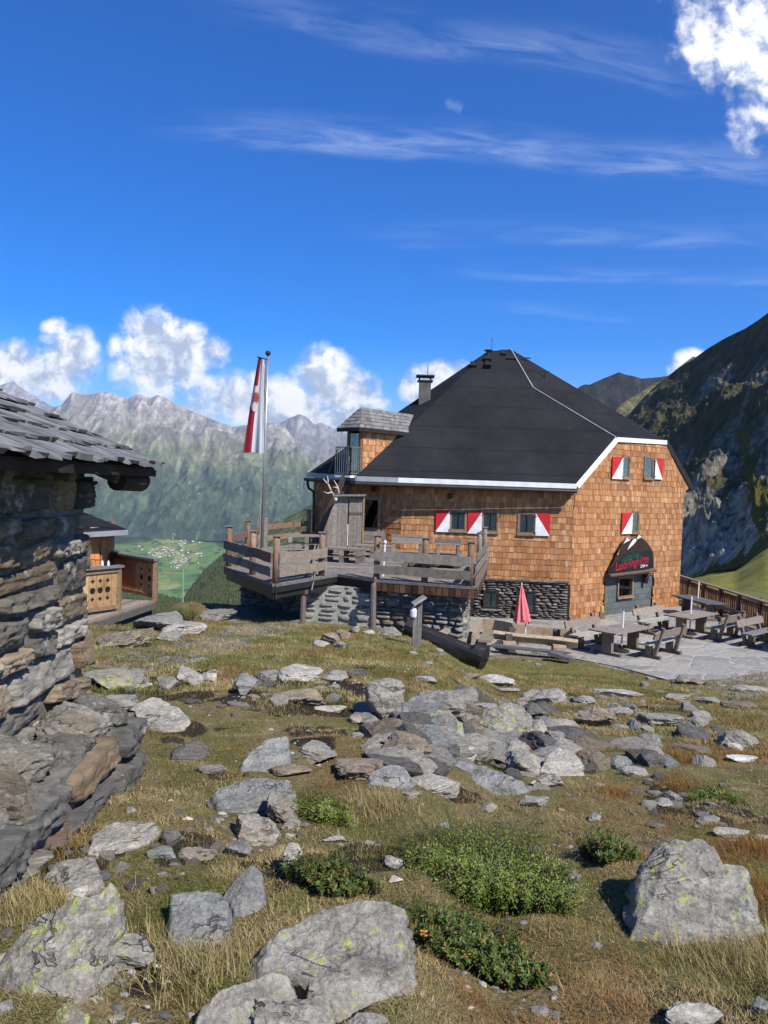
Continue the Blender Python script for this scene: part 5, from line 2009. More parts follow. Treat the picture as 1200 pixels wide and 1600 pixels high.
    sh = ringpatch(shield, .03, MAT['emblem_pale'], 'shield', fl_)

    def eagle(r, k):
        an = 2 * math.pi * k
        # spread wings: feathered, two heads' crown of spikes, tail
        spikes = .55 + .45 * abs(math.cos(an * 6.0)) ** 1.5
        wing = .62 + .38 * abs(math.sin(an)) ** .6
        rr = r * spikes * wing
        return uc + rr * math.sin(an) * .25, vc - .015 - rr * math.cos(an) * .085
    ringpatch(eagle, .05, MAT['emblem_red'], 'eagle', fl_, 6, 96)

    # ---- shed under the stair, antlers
    shed = thing('plank_shed', 'grey plank closet with sloping side under the hut stair', 'shed', P(528, 858, 28.4))
    m = MB()
    d = 28.3
    pr_ = lambda px, py: P(px, py, d)
    lo = ZD
    xl, xr = pr_(495, 860).x, pr_(565, 860).x
    xm = pr_(541, 860).x
    topz, topx = pr_(528, 776).z, pr_(526, 776).x
    x = xl
    while x < xm - .01:
        w = min(rnd.uniform(.13, .2), xm - x)
        f0 = min(1, max(0, (x - xl) / (topx - xl)))
        f1 = min(1, max(0, (x + w - xl) / (topx - xl)))
        z0, z1 = lo + .12 + (topz - lo - .12) * f0, lo + .12 + (topz - lo - .12) * f1
        t = rnd.choice(GREYWOOD)
        g = rnd.uniform(.85, 1.15)
        oy = rnd.uniform(-.008, .008)
        m.prism([(x + .003, d + oy, lo + .02), (x + w - .003, d + oy, lo + .02), (x + w - .003, d + oy, z1), (x + .003, d + oy, z0)], (0, .03, 0), (t[0] * g, t[1] * g, t[2] * g))
        x += w
    m.prism([(xl + .05, d + .035, lo), (xr, d + .035, lo), (xr, d + .035, topz - .05), (topx + .02, d + .035, topz - .1)], (0, 1.3, 0), (.12, .11, .1))
    obj('shed_planks', m, MAT['plank'], shed)
    m = MB()
    x = xm + .06
    while x < xr - .03:
        w = min(rnd.uniform(.12, .18), xr - .02 - x)
        t = rnd.choice(GREYWOOD)
        m.box((x + w / 2, d - .005, (lo + topz) / 2 + .01), (w - .006, .03, topz - lo - .12), None, shade(rnd, t, .85, 1.1))
        x += w
    dz = pr_(553, 802).z
    m.box(((xm + xr) / 2 + .02, d - .03, dz), (xr - xm - .1, .02, .09), None, (.12, .10, .085))
    m.box((xr + .03, d - .02, (lo + topz) / 2), (.06, .06, topz - lo), None, (.33, .22, .11))
    obj('shed_door', m, MAT['plank'], shed)
    m = MB()
    m.box(((topx + xr) / 2 + .02, d + .5, topz + .06), (xr - topx + .12, 1.4, .06), Matrix.Rotation(R(-2), 3, 'Y'), (.2, .185, .165))
    obj('shed_roof', m, MAT['plank'], shed)
    m = MB()
    m.mi = 0
    m.box((xm + .035, d - .012, pr_(541, 836).z), (.03, .02, .8))
    obj('pale_batten', m, MAT['white'], shed)
    at = thing('antlers', 'pale deer antlers with skull plate mounted on shed corner', 'antlers', pr_(524, 778))
    d2 = d - .12
    A = lambda px, py, o=0: P(px, py, d2 - o)
    m = MB()
    m.tube([A(523, 777), A(517, 766, .1), A(513, 757, .18), A(507, 750.5, .15), A(505, 747, .1)], [.05, .035, .03, .02, .008], 7)
    m.tube([A(512.5, 757, .18), A(512.5, 750, .2), A(511.5, 743, .12)], [.028, .02, .008], 6)
    m.tube([A(519, 768.5, .08), A(512, 771, .2), A(505.5, 768, .25)], [.03, .02, .008], 6)
    obj('antler', m, MAT['bone'], at, True)
    m = MB()
    m.tube([A(527, 776), A(529.5, 769, .1), A(528, 762, .18), A(525, 756, .15), A(521.5, 750, .1)], [.045, .033, .03, .02, .008], 7)
    m.tube([A(528, 763, .18), A(523, 761, .2), A(519, 762, .2)], [.026, .018, .008], 6)
    obj('antler', m, MAT['bone'], at, True)
    m = MB()
    q = A(524.5, 779)
    m.lathe(q + Vector((0, 0, -.12)), [(.02, 0), (.06, .05), (.075, .13), (.03, .17)], 8)
    obj('skull_plate', m, MAT['bone'], at, True)

    # ---- pallet furniture on the deck
    def pallet(label, c, L, W, H, rz, tiers=2, group=None, tones=GREYWOOD):
        t = thing('pallet_table', label, 'pallet table', c, group)
        M = Matrix.Rotation(rz, 3, 'Z')
        C = Vector(c)
        lay = H / tiers
        m = MB()
        for k in range(5):
            y = -W / 2 + (k + .5) * W / 5
            m.box(C + M @ Vector((0, y, H - .012)), (L, W / 5 - .012, .024), M, rnd.choice(tones))
        obj('top_slats', m, MAT['plank'], t)
        for i in range(tiers):
            z0 = i * lay
            for (bx) in (-L / 2 + .08, 0, L / 2 - .08):
                m = MB()
                for by in (-W / 2 + .06, 0, W / 2 - .06):
                    m.box(C + M @ Vector((bx, by, z0 + .022 + (lay - .05) / 2)), (.14, .11, lay - .05), M, rnd.choice(tones))
                m.box(C + M @ Vector((bx, 0, z0 + .011)), (.11, W, .02), M, rnd.choice(tones))
                obj('block_row', m, MAT['plank'], t)
            m = MB()
            for y in (-W / 2 + .05, 0, W / 2 - .05):
                m.box(C + M @ Vector((0, y, z0 + lay - .035)), (L, .1, .018), M, rnd.choice(tones))
            obj('stringer', m, MAT['plank'], t)
        return t
    q = PZ(537, 879, ZD)
    pallet('low grey pallet table stacked two high in front of the plank closet', (q.x, q.y + .2, ZD), 1.25, .8, .46, R(-12), 2)
    q = PZ(583, 872, ZD)
    pallet('grey pallet table between the plank closet and the plank-backed seat', (q.x, q.y + .4, ZD), 1.3, .8, .42, R(-8), 2)
    q = PZ(478, 872, ZD)
    pallet('grey pallet bar table standing behind the lookout corner railing', (q.x, q.y + .1, ZD), 1.25, .7, .78, R(6), 3)

    def plank_seat(label, px0, px1, py0, py1, d, rz):
        p0, p1 = P(px0, py0, d), P(px1, py1, d)
        C = Vector(((p0.x + p1.x) / 2, d, ZD))
        L = abs(p1.x - p0.x)
        t = thing('plank_settee', label, 'outdoor settee', C)
        M = Matrix.Rotation(rz, 3, 'Z')
        Hh = p0.z - ZD
        k = 0
        z = .42
        m = MB()
        while z < Hh - .03:
            h = min(rnd.uniform(.16, .24), Hh - z)
            m.box(C + M @ Vector((0, .25, z + h / 2)), (L + rnd.uniform(-.06, .06), .04, h - .012), M, shade(rnd, rnd.choice(GREYWOOD), .8, 1.1), .008)
            z += h
        obj('seat_back', m, MAT['plank'], t)
        m = MB()
        for k in range(4):
            m.box(C + M @ Vector((0, .15 - k * .15, .41)), (L, .14, .03), M, rnd.choice(GREYWOOD))
        obj('seat_slats', m, MAT['plank'], t)
        for sx in (-L / 2 + .12, L / 2 - .12):
            m = MB()
            m.box(C + M @ Vector((sx, -.05, .2)), (.12, .6, .39), M, rnd.choice(GREYWOOD))
            m.box(C + M @ Vector((sx, .29, Hh / 2 - .02)), (.08, .05, Hh - .06), M, rnd.choice(GREYWOOD))
            obj('leg', m, MAT['plank'], t)
    plank_seat('plank-backed grey seat under the large open hut window', 556, 601, 830, 859, 28.8, R(-3))
    plank_seat('plank-backed grey seat below the first red shutter, with sagging top board', 611, 661, 835, 862, 28.9, R(-2))
    plank_seat('shortest plank-backed grey seat, below the second window of the front wall', 680, 720, 842, 864, 28.9, R(-2))
    # firewood under the seats
    fw = thing('firewood_pile', 'dark pile of split firewood on the deck behind the front railing', 'firewood pile', P(690, 881, 24.5))
    m = MB()
    r2 = random.Random(3)
    for k in range(40):
        x, z, y = r2.uniform(P(642, 880, 24).x, P(716, 880, 24).x), ZD + .05 + abs(r2.gauss(0, .11)), r2.uniform(24, 24.8)
        an = r2.uniform(-.5, .5)
        m.beam((x - .25, y, z), (x + .25, y + an * .4, z + an * .15), r2.uniform(.06, .12), r2.uniform(.06, .12), col=shade(r2, (.14, .11, .085), .25, .9), jit=.015)
    o = obj('split_logs', m, MAT['plank'], fw)
    o['kind'] = 'stuff'
    # white pole standing by the first rail post
    q = P(598.5, 893, 21.3)
    wp = thing('parasol_pole', 'short white parasol pole standing by the first front railing post', 'parasol pole', (q.x, q.y, ZD))
    m = MB()
    m.tube([(q.x, q.y, ZD), (q.x + .03, q.y, ZD + .98)], .028, 8)
    obj('pole_tube', m, MAT['white'], wp)
    m = MB()
    m.lathe((q.x + .03, q.y, ZD + .9), [(.03, 0), (.05, .04), (.04, .1), (.01, .11)], 8)
    obj('pole_cap', m, MAT['white'], wp)


build_deck()
# ---------------------------------------------------------------- rock shapes
def ico(sub):
    import bmesh
    bm = bmesh.new()
    bmesh.ops.create_icosphere(bm, subdivisions=sub, radius=1.0)
    bm.verts.ensure_lookup_table()
    V = np.array([v.co[:] for v in bm.verts])
    Fc = np.array([[v.index for v in f.verts] for f in bm.faces])
    bm.free()
    return V, Fc


_ICO = {}


def rock_shape(seed, sub=4, cuts=14, ang=.5, strata=.5, flat=False):
    """faceted, layered rock filling the box -1..1"""
    if sub not in _ICO:
        _ICO[sub] = ico(sub)
    V, Fc = _ICO[sub]
    V = V.copy()
    rs = np.random.RandomState(seed)
    V *= np.array([1.35, 1.2, 1.15])
    N = rs.normal(size=(cuts, 3))
    N[:3, 2] = np.abs(N[:3, 2]) + 1.2
    N /= np.linalg.norm(N, axis=1)[:, None]
    for n in N:
        d = rs.uniform(.5, .92)
        h = V @ n - d
        k = h > 0
        V[k] -= np.outer(h[k] * rs.uniform(.86, 1.0), n)
    if flat:
        k = V[:, 2] > .42
        V[k, 2] = .42 + (V[k, 2] - .42) * .18
    off = rs.uniform(0, 90, 3)
    nrm = V / np.linalg.norm(V, axis=1)[:, None]
    V = V + nrm * (fbm(V * 1.4 + off, 3)[:, None] * .16 * ang * 2 + ridged(V * 2.6 + off, 4)[:, None] * .10 - .04)
    # layers weathered back along the schist bedding
    tl = rs.normal(0, .25, 2)
    q = V[:, 2] + V[:, 0] * tl[0] + V[:, 1] * tl[1]
    lay = pnoise(np.stack([q * 7 + off[0], q * 0 + .3, fbm(V * 1.1 + off, 2) * 1.5], 1))
    hor = nrm * np.array([1, 1, .15])
    V = V + hor * (np.sign(lay) * np.abs(lay) ** .6)[:, None] * .055 * strata
    V = V + nrm * (fbm(V * 7 + off, 3) * .028)[:, None]
    lo, hi = V.min(0), V.max(0)
    V = (V - (lo + hi) / 2) / ((hi - lo) / 2)
    return V, Fc


# ================================================================ stone hut at the left
def build_stone_hut():
    rnd = random.Random(31)
    X0, YC = -2.2, 5.62          # wall plane and far corner
    hut = thing('stone_hut', 'rough stone hut with grey plank roof beside the rocky slope', 'stone hut', (X0, 4, -2))
    st = MB()
    tones = [(0.155, 0.138, 0.11), (0.20, 0.18, 0.145), (0.115, 0.104, 0.085), (0.185, 0.142, 0.092), (0.25, 0.227, 0.187), (0.15, 0.112, 0.07), (0.21, 0.162, 0.108)]
    a, b = (X0, 1.2), (X0, YC)
    masonry(st, a, b, lambda s: -2.4, lambda s: .0, (0.13, 0.36), (0.30, 1.0), random.Random(14), (28, 14), .085, .02, tones, normal=(1, 0), rag=.10, tilt=.05, rough=1.0)
    # far gable wall
    masonry(st, (X0, YC), (X0 - 3.4, YC), lambda s: -2.6, lambda s: .05 + .35 * s, (0.14, 0.30), (0.25, 0.7), random.Random(15), (10, 8), .06, .022, tones, normal=(0, 1), rag=.13)
    # quoins that stick out at the corner
    z = -2.35
    rq = random.Random(19)
    while z < -.1:
        h = rq.uniform(.12, .3)
        masonry(st, (X0 - .3, YC + .02), (X0 - .3 + .35 + rq.uniform(-.08, .06), YC + .02), lambda s: z, lambda s: z + h, (h, h), (.6, .6), rq, (16, 12), .05, .01, tones, normal=(0, -1), rag=.12, back=.02, rough=1.0)
        z += h + .01
    obj('stone_masonry', st, MAT['stone'], hut, True)
    mo = MB()
    mo.prism([(X0 + .012, 1.2, -2.9), (X0 + .012, YC - .03, -2.9), (X0 - 3.4, YC - .03, -2.9), (X0 - 3.4, 1.2, -2.9)], (0, 0, 2.93))
    mo.prism([(X0, YC - .04, 0), (X0 - 3.4, YC - .04, 0), (X0 - 1.7, YC - .04, 1.0)], (0, -4.3, 0))
    # rough pointing squeezed out between the stones
    ny, nz = 190, 90
    Y, Z = np.meshgrid(np.linspace(1.2, YC - .01, ny), np.linspace(-2.6, .02, nz))
    q = np.stack([Y.ravel() * 0, Y.ravel(), Z.ravel()], 1)
    X = X0 + .006 + fbm(q * 5, 4) * .05 + fbm(q * 22, 3) * .016
    mo.add(np.stack([X, q[:, 1], q[:, 2]], 1).tolist(), grid_faces(ny, nz).tolist())
    obj('mortar', mo, MAT['mortar'], hut)
    # stepped foundation: two courses of big blocks with flat stones bedded on top
    fo = MB()
    masonry(fo, (-1.70, 2.2), (-1.70, 5.35), lambda s: -2.6, lambda s: -1.62, (0.15, 0.34), (0.4, .95), random.Random(41), (26, 14), .09, .03, [(0.12, 0.112, 0.095), (0.165, 0.15, 0.125), (0.15, 0.108, 0.065), (0.095, 0.09, 0.08)], normal=(1, 0), rag=.12, tilt=.10, rough=1.0)
    masonry(fo, (-2.3, 5.36), (-1.66, 5.36), lambda s: -2.8, lambda s: -1.62, (0.26, 0.42), (0.7, .8), random.Random(43), (14, 10), .07, .03, tones, normal=(0, 1), rag=.12, rough=1.0)
    obj('foundation_stones', fo, MAT['stone'], hut, True)
    mo = MB()
    mo.prism([(X0 - .2, 1.2, -3), (-1.70, 1.2, -3), (-1.70, 5.33, -3), (X0 - .2, 5.33, -3)], (0, 0, 1.36))
    obj('foundation_core', mo, MAT['mortar'], hut)
    for k, (y, x, sx, sy, z1, rz, seed) in enumerate([(5.15, -1.90, .55, .42, -1.54, .2, 3), (4.85, -1.96, .52, .5, -1.52, -.1, 8), (4.45, -1.88, .46, .5, -1.57, .15, 12), (4.1, -1.99, .5, .55, -1.48, -.2, 17), (3.75, -1.88, .5, .45, -1.54, .1, 23), (3.4, -1.96, .5, .5, -1.5, -.15, 29), (3.0, -1.9, .55, .5, -1.5, .2, 31)]):
        V, Fc = rock_shape(seed, 6, 12, .35, .8, True)
        V = V * np.array([sx / 2, sy / 2, .13])
        V[:, 2] -= V[:, 0] * .22
        V = np.array([[vx * math.cos(rz) - vy * math.sin(rz) + x, vx * math.sin(rz) + vy * math.cos(rz) + y, vz + z1 - .1] for vx, vy, vz in V])
        me = np_mesh('ledge_stone', V - np.array(hut.location), Fc, None, [MAT['rock']], True)
        o = link_mesh('ledge_stone', me, hut)
        o.color = [(0.15, 0.138, 0.115, .7), (.23, .215, .18, .3), (.13, .12, .10, .3), (.17, .155, .125, .6), (.15, .12, .085, .3), (.19, .17, .14, .7), (.15, .135, .11, .3)][k]
    # roof: five courses of grey planks on a low slope falling towards us
    SL, XE, ZE_, YV = .418, -1.80, .085, 6.15
    rs = random.Random(77)
    m = MB()
    sdir = Vector((-1, 0, SL)).normalized()
    nrm = Vector((SL, 0, 1)).normalized()
    COURSE = .285
    for c in range(9):
        base = Vector((XE, 0, ZE_)) + sdir * (c * COURSE)
        y = 0.3
        while y < YV:
            w = rs.uniform(.09, .24)
            y1 = min(y + w, YV + rs.uniform(-.015, .015))
            if y1 - y < .04:
                break
            ext = rs.uniform(-.03, .035)
            th = rs.uniform(.018, .032)
            p0 = base - sdir * (.03 + ext) + nrm * (.055 + rs.uniform(-.005, .012))
            p1 = base + sdir * (COURSE * 1.35) + nrm * .02
            sk = rs.uniform(-.012, .012)
            t = rs.choice([(.175, .170, .165), (.205, .20, .195), (.15, .145, .14), (.225, .22, .212)])
            K = 3
            vs, fs = [], []
            for i in range(K + 1):
                q = p0.lerp(p1, i / K) + nrm * (.006 * math.sin(i * 1.7 + y * 9))
                for yy in (y + .004, y1 - .004):
                    for tt in (0, -th):
                        r = q + nrm * (tt + (rs.uniform(-.004, .004) if i == 0 else 0)) + sdir * (rs.uniform(-.014, .014) if i == 0 else 0)
                        vs.append((r.x, yy + sk * i / K, r.z))
            for i in range(K):
                o = i * 4
                fs += [(o, o + 2, o + 6, o + 4), (o + 1, o + 5, o + 7, o + 3), (o, o + 4, o + 5, o + 1), (o + 2, o + 3, o + 7, o + 6)]
            fs.append((0, 1, 3, 2))
            m.add(vs, fs, t)
            y = y1
    obj('plank_roofing', m, MAT['plank'], hut)
    dk = MB()
    dk.col = (.05, .04, .033)
    # sheathing, eave board, rafters and the round purlin end
    e0 = Vector((XE - .03, 0, ZE_))
    far = e0 + sdir * 2.7
    dk.prism([(e0.x, .3, e0.z + .0), (far.x, .3, far.z), (far.x, YV - .06, far.z), (e0.x, YV - .06, e0.z)], (-.012, 0, -.03))
    obj('roof_boards', dk, MAT['darkwood'], hut)
    k = MB()
    k.beam((XE - .05, .3, ZE_ - .04), (XE - .05, YV - .02, ZE_ - .04), .045, .055)
    obj('eave_board', k, MAT['darkwood'], hut)
    for y in (1.5, 2.3, 3.1, 3.9, 4.7, 5.5):
        k = MB()
        p = Vector((XE - .10, y, ZE_ - .07))
        k.beam(p, p + sdir * 1.2, .10, .12, col=(.1, .08, .06))
        obj('rafter', k, MAT['plank'], hut)
    k = MB()
    k.beam((X0 - .10, 1.2, -.06), (X0 - .10, YV - .35, -.06), .2, .12)
    obj('wall_plate', k, MAT['darkwood'], hut)
    k = MB()
    p = Vector((XE - .13, YV - .62, ZE_ - .11))
    k.tube([p, p + Vector((0, .25, 0)), p + Vector((.0, .52, 0)), p + Vector((.0, .60, .01))], [.07, .075, .08, .06], 12)
    obj('purlin', k, MAT['darkwood'], hut)


build_stone_hut()


# ================================================================ small chalet at the left
def build_chalet():
    rnd = random.Random(9)
    ZF = -3.22
    c = thing('small_chalet', 'small orange shingled chalet with black roof behind the stone hut', 'chalet', P(150, 940, 19.5))
    # near right wall corner of the chalet (px 157), front wall faces us
    R0, L0 = P(157, 880, 19.6), P(60, 880, 19.2)
    a, b = (L0.x, L0.y), (R0.x, R0.y)
    back = (R0.x - .9, R0.y + 3.5)
    m = MB()
    m.prism([(a[0], a[1], ZF), (b[0], b[1], ZF), (back[0], back[1], ZF), (a[0] - .9, a[1] + 3.5, ZF)], (0, 0, 1.9))
    obj('wall', m, MAT['darkwood'], c)
    sh = MB()
    L = plan(a, b)[3]
    tn = [(0.56, 0.21, 0.065), (0.62, 0.245, 0.08), (0.48, 0.17, 0.052), (0.58, 0.26, 0.10)]
    shingles(sh, a, b, [(0, ZF), (L, ZF), (L, ZF + 1.92), (0, ZF + 1.92)], (), row=.225, wid=.2, rnd=rnd, tones=tn)
    shingles(sh, b, back, [(0, ZF), (3.5, ZF), (3.5, ZF + 1.92), (0, ZF + 1.92)], (), row=.225, wid=.2, rnd=rnd, tones=tn, normal=(.97, .25))
    obj('shingle_cladding', sh, MAT['shingle'], c)
    r = MB()
    E = P(201, 828, 19.35)
    E2 = P(60, 836, 18.95)
    T = P(110, 792, 21.5)
    T2 = P(40, 775, 21.3)
    Bk = P(196, 826, 23.5)
    up = Vector((0, 0, .05))
    r.add([E2, E, T, T2], [(0, 1, 2, 3)])
    r.add([E, Bk, T], [(0, 1, 2)])
    r.add([E2 - up, E - up, Bk - up, T2 - up * 4], [(3, 2, 1, 0)])
    r.add([E2, E, E - up * 1.8, E2 - up * 1.8], [(3, 2, 1, 0)])
    r.add([E, Bk, Bk - up * 1.8, E - up * 1.8], [(3, 2, 1, 0)])
    obj('roof', r, MAT['felt'], c)
    f = MB()
    f.beam(E2 + Vector((0, -.03, -.06)), E + Vector((0, -.03, -.06)), .04, .13)
    obj('fascia', f, MAT['greytrim'], c)
    # deck and panels with cut-out decoration
    dk = thing('chalet_deck', 'grey plank deck in front of the small orange chalet', 'deck', PZ(190, 950, ZF))
    q = [PZ(60, 988, ZF), PZ(128, 977, ZF), PZ(186, 960, ZF), PZ(243, 939, ZF), PZ(160, 905, ZF), PZ(60, 905, ZF)]
    m = MB()
    lo, hi = q[1], q[3]
    d = (hi - lo).normalized()
    nn = Vector((-d.y, d.x, 0))
    for k in range(22):
        p = lo + nn * (k * .16 + .08) - d * 2.2
        m.beam(p + Vector((0, 0, -.02)), p + d * ((hi - lo).length + 2.2 + (.02 if k % 2 else 0)) + Vector((0, 0, -.02)), .15, .04, col=shade(rnd, rnd.choice(GREYWOOD), .85, 1.1))
    obj('deck_boards', m, MAT['plank'], dk)
    m = MB()
    for zz, off in ((-.12, .0), (-.30, .12)):
        p0, p1 = lo - d * 2.2 + Vector((0, 0, zz)) + nn * off, hi + Vector((0, 0, zz)) + nn * off
        m.beam(p0, p1, .06, .15, col=(.12, .11, .10) if off == 0 else (.06, .055, .05))
    obj('edge_beam', m, MAT['plank'], dk)
    for f_ in (.35, .62, .85, .98):
        m = MB()
        p = lo.lerp(hi, f_) + nn * .25
        m.box(p + Vector((0, 0, -.7)), (.12, .12, 1.1), None, (.07, .06, .05))
        obj('stilt', m, MAT['plank'], dk)

    def panel(label, p0, p1, zb, zt, nboards, cut_at, capw):
        t = thing('railing_panel', label, 'railing', (p0 + p1) / 2)
        dd = (p1 - p0)
        Lp = dd.length
        dd.normalize()
        n = Vector((dd.y, -dd.x, 0))
        if n.dot(-(p0 + p1)) < 0:
            n = -n
        m = MB()
        bw = Lp / nboards
        tones = [(0.46, 0.285, 0.14), (0.52, 0.35, 0.185), (0.40, 0.24, 0.115)]
        for k in range(nboards):
            a0, a1 = p0 + dd * (k * bw + .004), p0 + dd * ((k + 1) * bw - .004)
            m.prism([(a0.x, a0.y, zb), (a1.x, a1.y, zb), (a1.x, a1.y, zt), (a0.x, a0.y, zt)], (-n.x * .03, -n.y * .03, 0), rnd.choice(tones))
        obj('boards', m, MAT['plank'], t)
        m = MB()
        m.beam(p0 - dd * .06 + Vector((0, 0, zt + .03 - p0.z)), p1 + dd * .08 + Vector((0, 0, zt + .03 - p1.z)), capw, .055, col=(.17, .165, .165))
        obj('cap_rail', m, MAT['plank'], t)
        m = MB()
        for zz in (zt - .06, zb + .06):
            m.beam(p0 + n * .02 + Vector((0, 0, zz - p0.z)), p1 + n * .02 + Vector((0, 0, zz - p1.z)), .04, .09, col=(.26, .17, .09))
        obj('cross_rail', m, MAT['plank'], t)
        m = MB()
        mid = (zb + zt) / 2
        for k in cut_at:
            s = (k + .5) * bw
            for (ox, oz, r, nseg) in ((0, 0, .075, 14), (0, .22, .06, 4), (0, -.2, .06, 4)):
                pts = []
                K = 16
                for i in range(K):
                    an = 2 * math.pi * i / K
                    rr = r if nseg > 5 else r * (.45 + .55 * abs(math.cos(2 * an)) ** 2)
                    q_ = p0 + dd * (s + ox + rr * math.cos(an)) + n * .003
                    pts.append((q_.x, q_.y, mid + oz + rr * math.sin(an)))
                m.prism(pts, (-n.x * .02, -n.y * .02, 0))
        obj('cutouts', m, MAT['interior'], t)
        for e, p in ((0, p0), (1, p1)):
            m = MB()
            m.box((p.x, p.y, (zb + zt) / 2 - .03), (.11, .11, zt - zb + .06), None, (.27, .175, .095))
            obj('post', m, MAT['plank'], t)
    z0 = ZF
    a0, a1 = PZ(60, 973, ZF), PZ(184.5, 955, ZF)
    panel('near pale timber railing panel with round cut-outs in front of the chalet door', a0, a1, ZF + .06, ZF + 1.06, 10, (6, 7, 8), .2)
    b0, b1 = PZ(150, 917, ZF), PZ(242, 938, ZF)
    panel('long brown timber railing panel at the outer side of the chalet deck', b0, b1, ZF + .05, ZF + 1.05, 16, (12, 14), .2)
    # bottles on the bar top
    for k, (px, nm) in enumerate(((159.5, 'small clear bottle at the left on the chalet bar rail'), (169, 'small pale shaker at the right on the chalet bar rail'))):
        p = P(px, 898, a1.y - .25)
        m = MB()
        m.lathe((p.x, p.y, ZF + 1.115), [(.03, 0), (.034, .06), (.03, .09), (.012, .11), (.012, .135)], 8)
        o = obj('bottle', m, MAT['white'])
        setp(o, nm, 'bottle')
    # thin green pole with a cross stick beyond the deck
    p = P(286, 940, 23.5)
    g = thing('marker_pole', 'thin pale green pole with wooden cross stick at the edge of the slope', 'pole', p)
    m = MB()
    m.tube([p + Vector((0, 0, -.4)), P(286, 889, 23.5)], .022, 6)
    obj('pole_tube', m, MAT['greenpole'], g)
    m = MB()
    m.beam(P(252, 895, 23.5), P(285, 895, 23.4), .05, .035, col=(.4, .3, .2))
    obj('cross_stick', m, MAT['plank'], g)


build_chalet()


# ================================================================ terrace furniture and smaller things
def bench_thing(label, c, rz, L=2.0, seat_pale=True, back=True, group=None, tones=GREYWOOD):
    """local: x along the seat, sitter looks to +y"""
    rnd = random.Random(int(abs(c[0] * 37 + c[1] * 91)))
    t = thing('garden_bench', label, 'bench', c, group, rz)
    m = MB()
    tone = (.42, .395, .34) if seat_pale else (.22, .21, .195)
    for k in range(2):
        m.box((0, -.02 + (k - .5) * .19, .45), (L, .175, .05), None, shade(rnd, tone, .9, 1.1), .006)
    obj('seat', m, MAT['plank'], t, local=True)
    if back:
        m = MB()
        K = 8
        vs, fs = [], []
        tone = rnd.choice([(.27, .22, .175), (.25, .20, .16), (.29, .25, .20)])
        for i in range(K + 1):
            x = -L / 2 + L * i / K
            w0, w1 = rnd.uniform(-.015, .015), rnd.uniform(-.02, .02)
            if i in (0, K):
                w1 -= .05
            vs += [(x, -.30 , .64 + w0), (x, -.36, .88 + w1), (x, -.41, .87 + w1), (x, -.35, .63 + w0)]
        for i in range(K):
            for q in range(4):
                fs.append((i * 4 + q, i * 4 + (q + 1) % 4, i * 4 + 4 + (q + 1) % 4, i * 4 + 4 + q))
        fs += [(3, 2, 1, 0), (K * 4, K * 4 + 1, K * 4 + 2, K * 4 + 3)]
        m.add(vs, fs, tone)
        obj('backrest', m, MAT['plank'], t, local=True)
    for sx in (-L * .32, L * .32):
        m = MB()
        tn = (.19, .145, .11)
        m.box((sx, -.03, .05), (.13, .72, .09), None, (.12, .105, .095))
        m.box((sx, .0, .26), (.12, .2, .34), None, tn)
        if back:
            m.beam((sx, -.20, .10), (sx, -.45, .98), .11, .10, (0, 1, 0), tuple(v * 1.1 for v in tn))
        obj('leg', m, MAT['plank'], t, local=True)
    return t


def table_thing(label, c, rz, L=2.2, W=.98, group=None, tones=None, name='garden_table'):
    rnd = random.Random(int(abs(c[0] * 17 + c[1] * 51)))
    t = thing(name, label, 'table', c, group, rz)
    m = MB()
    n = 5
    for k in range(n):
        m.box((0, -W / 2 + (k + .5) * W / n, .745), (L, W / n - .008, .045), None, shade(rnd, (tones or [(.27, .235, .195)])[0], .92, 1.08), .004)
    obj('tabletop', m, MAT['plank'], t, local=True)
    for sx in (-L * .34, L * .34):
        m = MB()
        m.box((sx, 0, .04), (.12, W * .95, .08), None, (.12, .11, .10))
        m.box((sx, .0, .4), (.14, .34, .66), None, (.2, .165, .13))
        m.box((sx, 0, .695), (.09, W * .9, .06), None, (.16, .14, .12))
        obj('leg', m, MAT['plank'], t, local=True)
    return t


def pole_stub(label, c, h=1.35, r=.03):
    t = thing('parasol_pole', label, 'parasol pole', c)
    m = MB()
    m.tube([(0, 0, 0), (.02, 0, h)], r, 8)
    obj('pole_tube', m, MAT['white'], t, local=True)
    m = MB()
    m.lathe((0, 0, 0), [(.24, 0), (.26, .03), (.2, .07), (.05, .09), (.045, .2)], 14)
    obj('pole_base', m, MAT['darkmetal'], t, local=True)
    return t


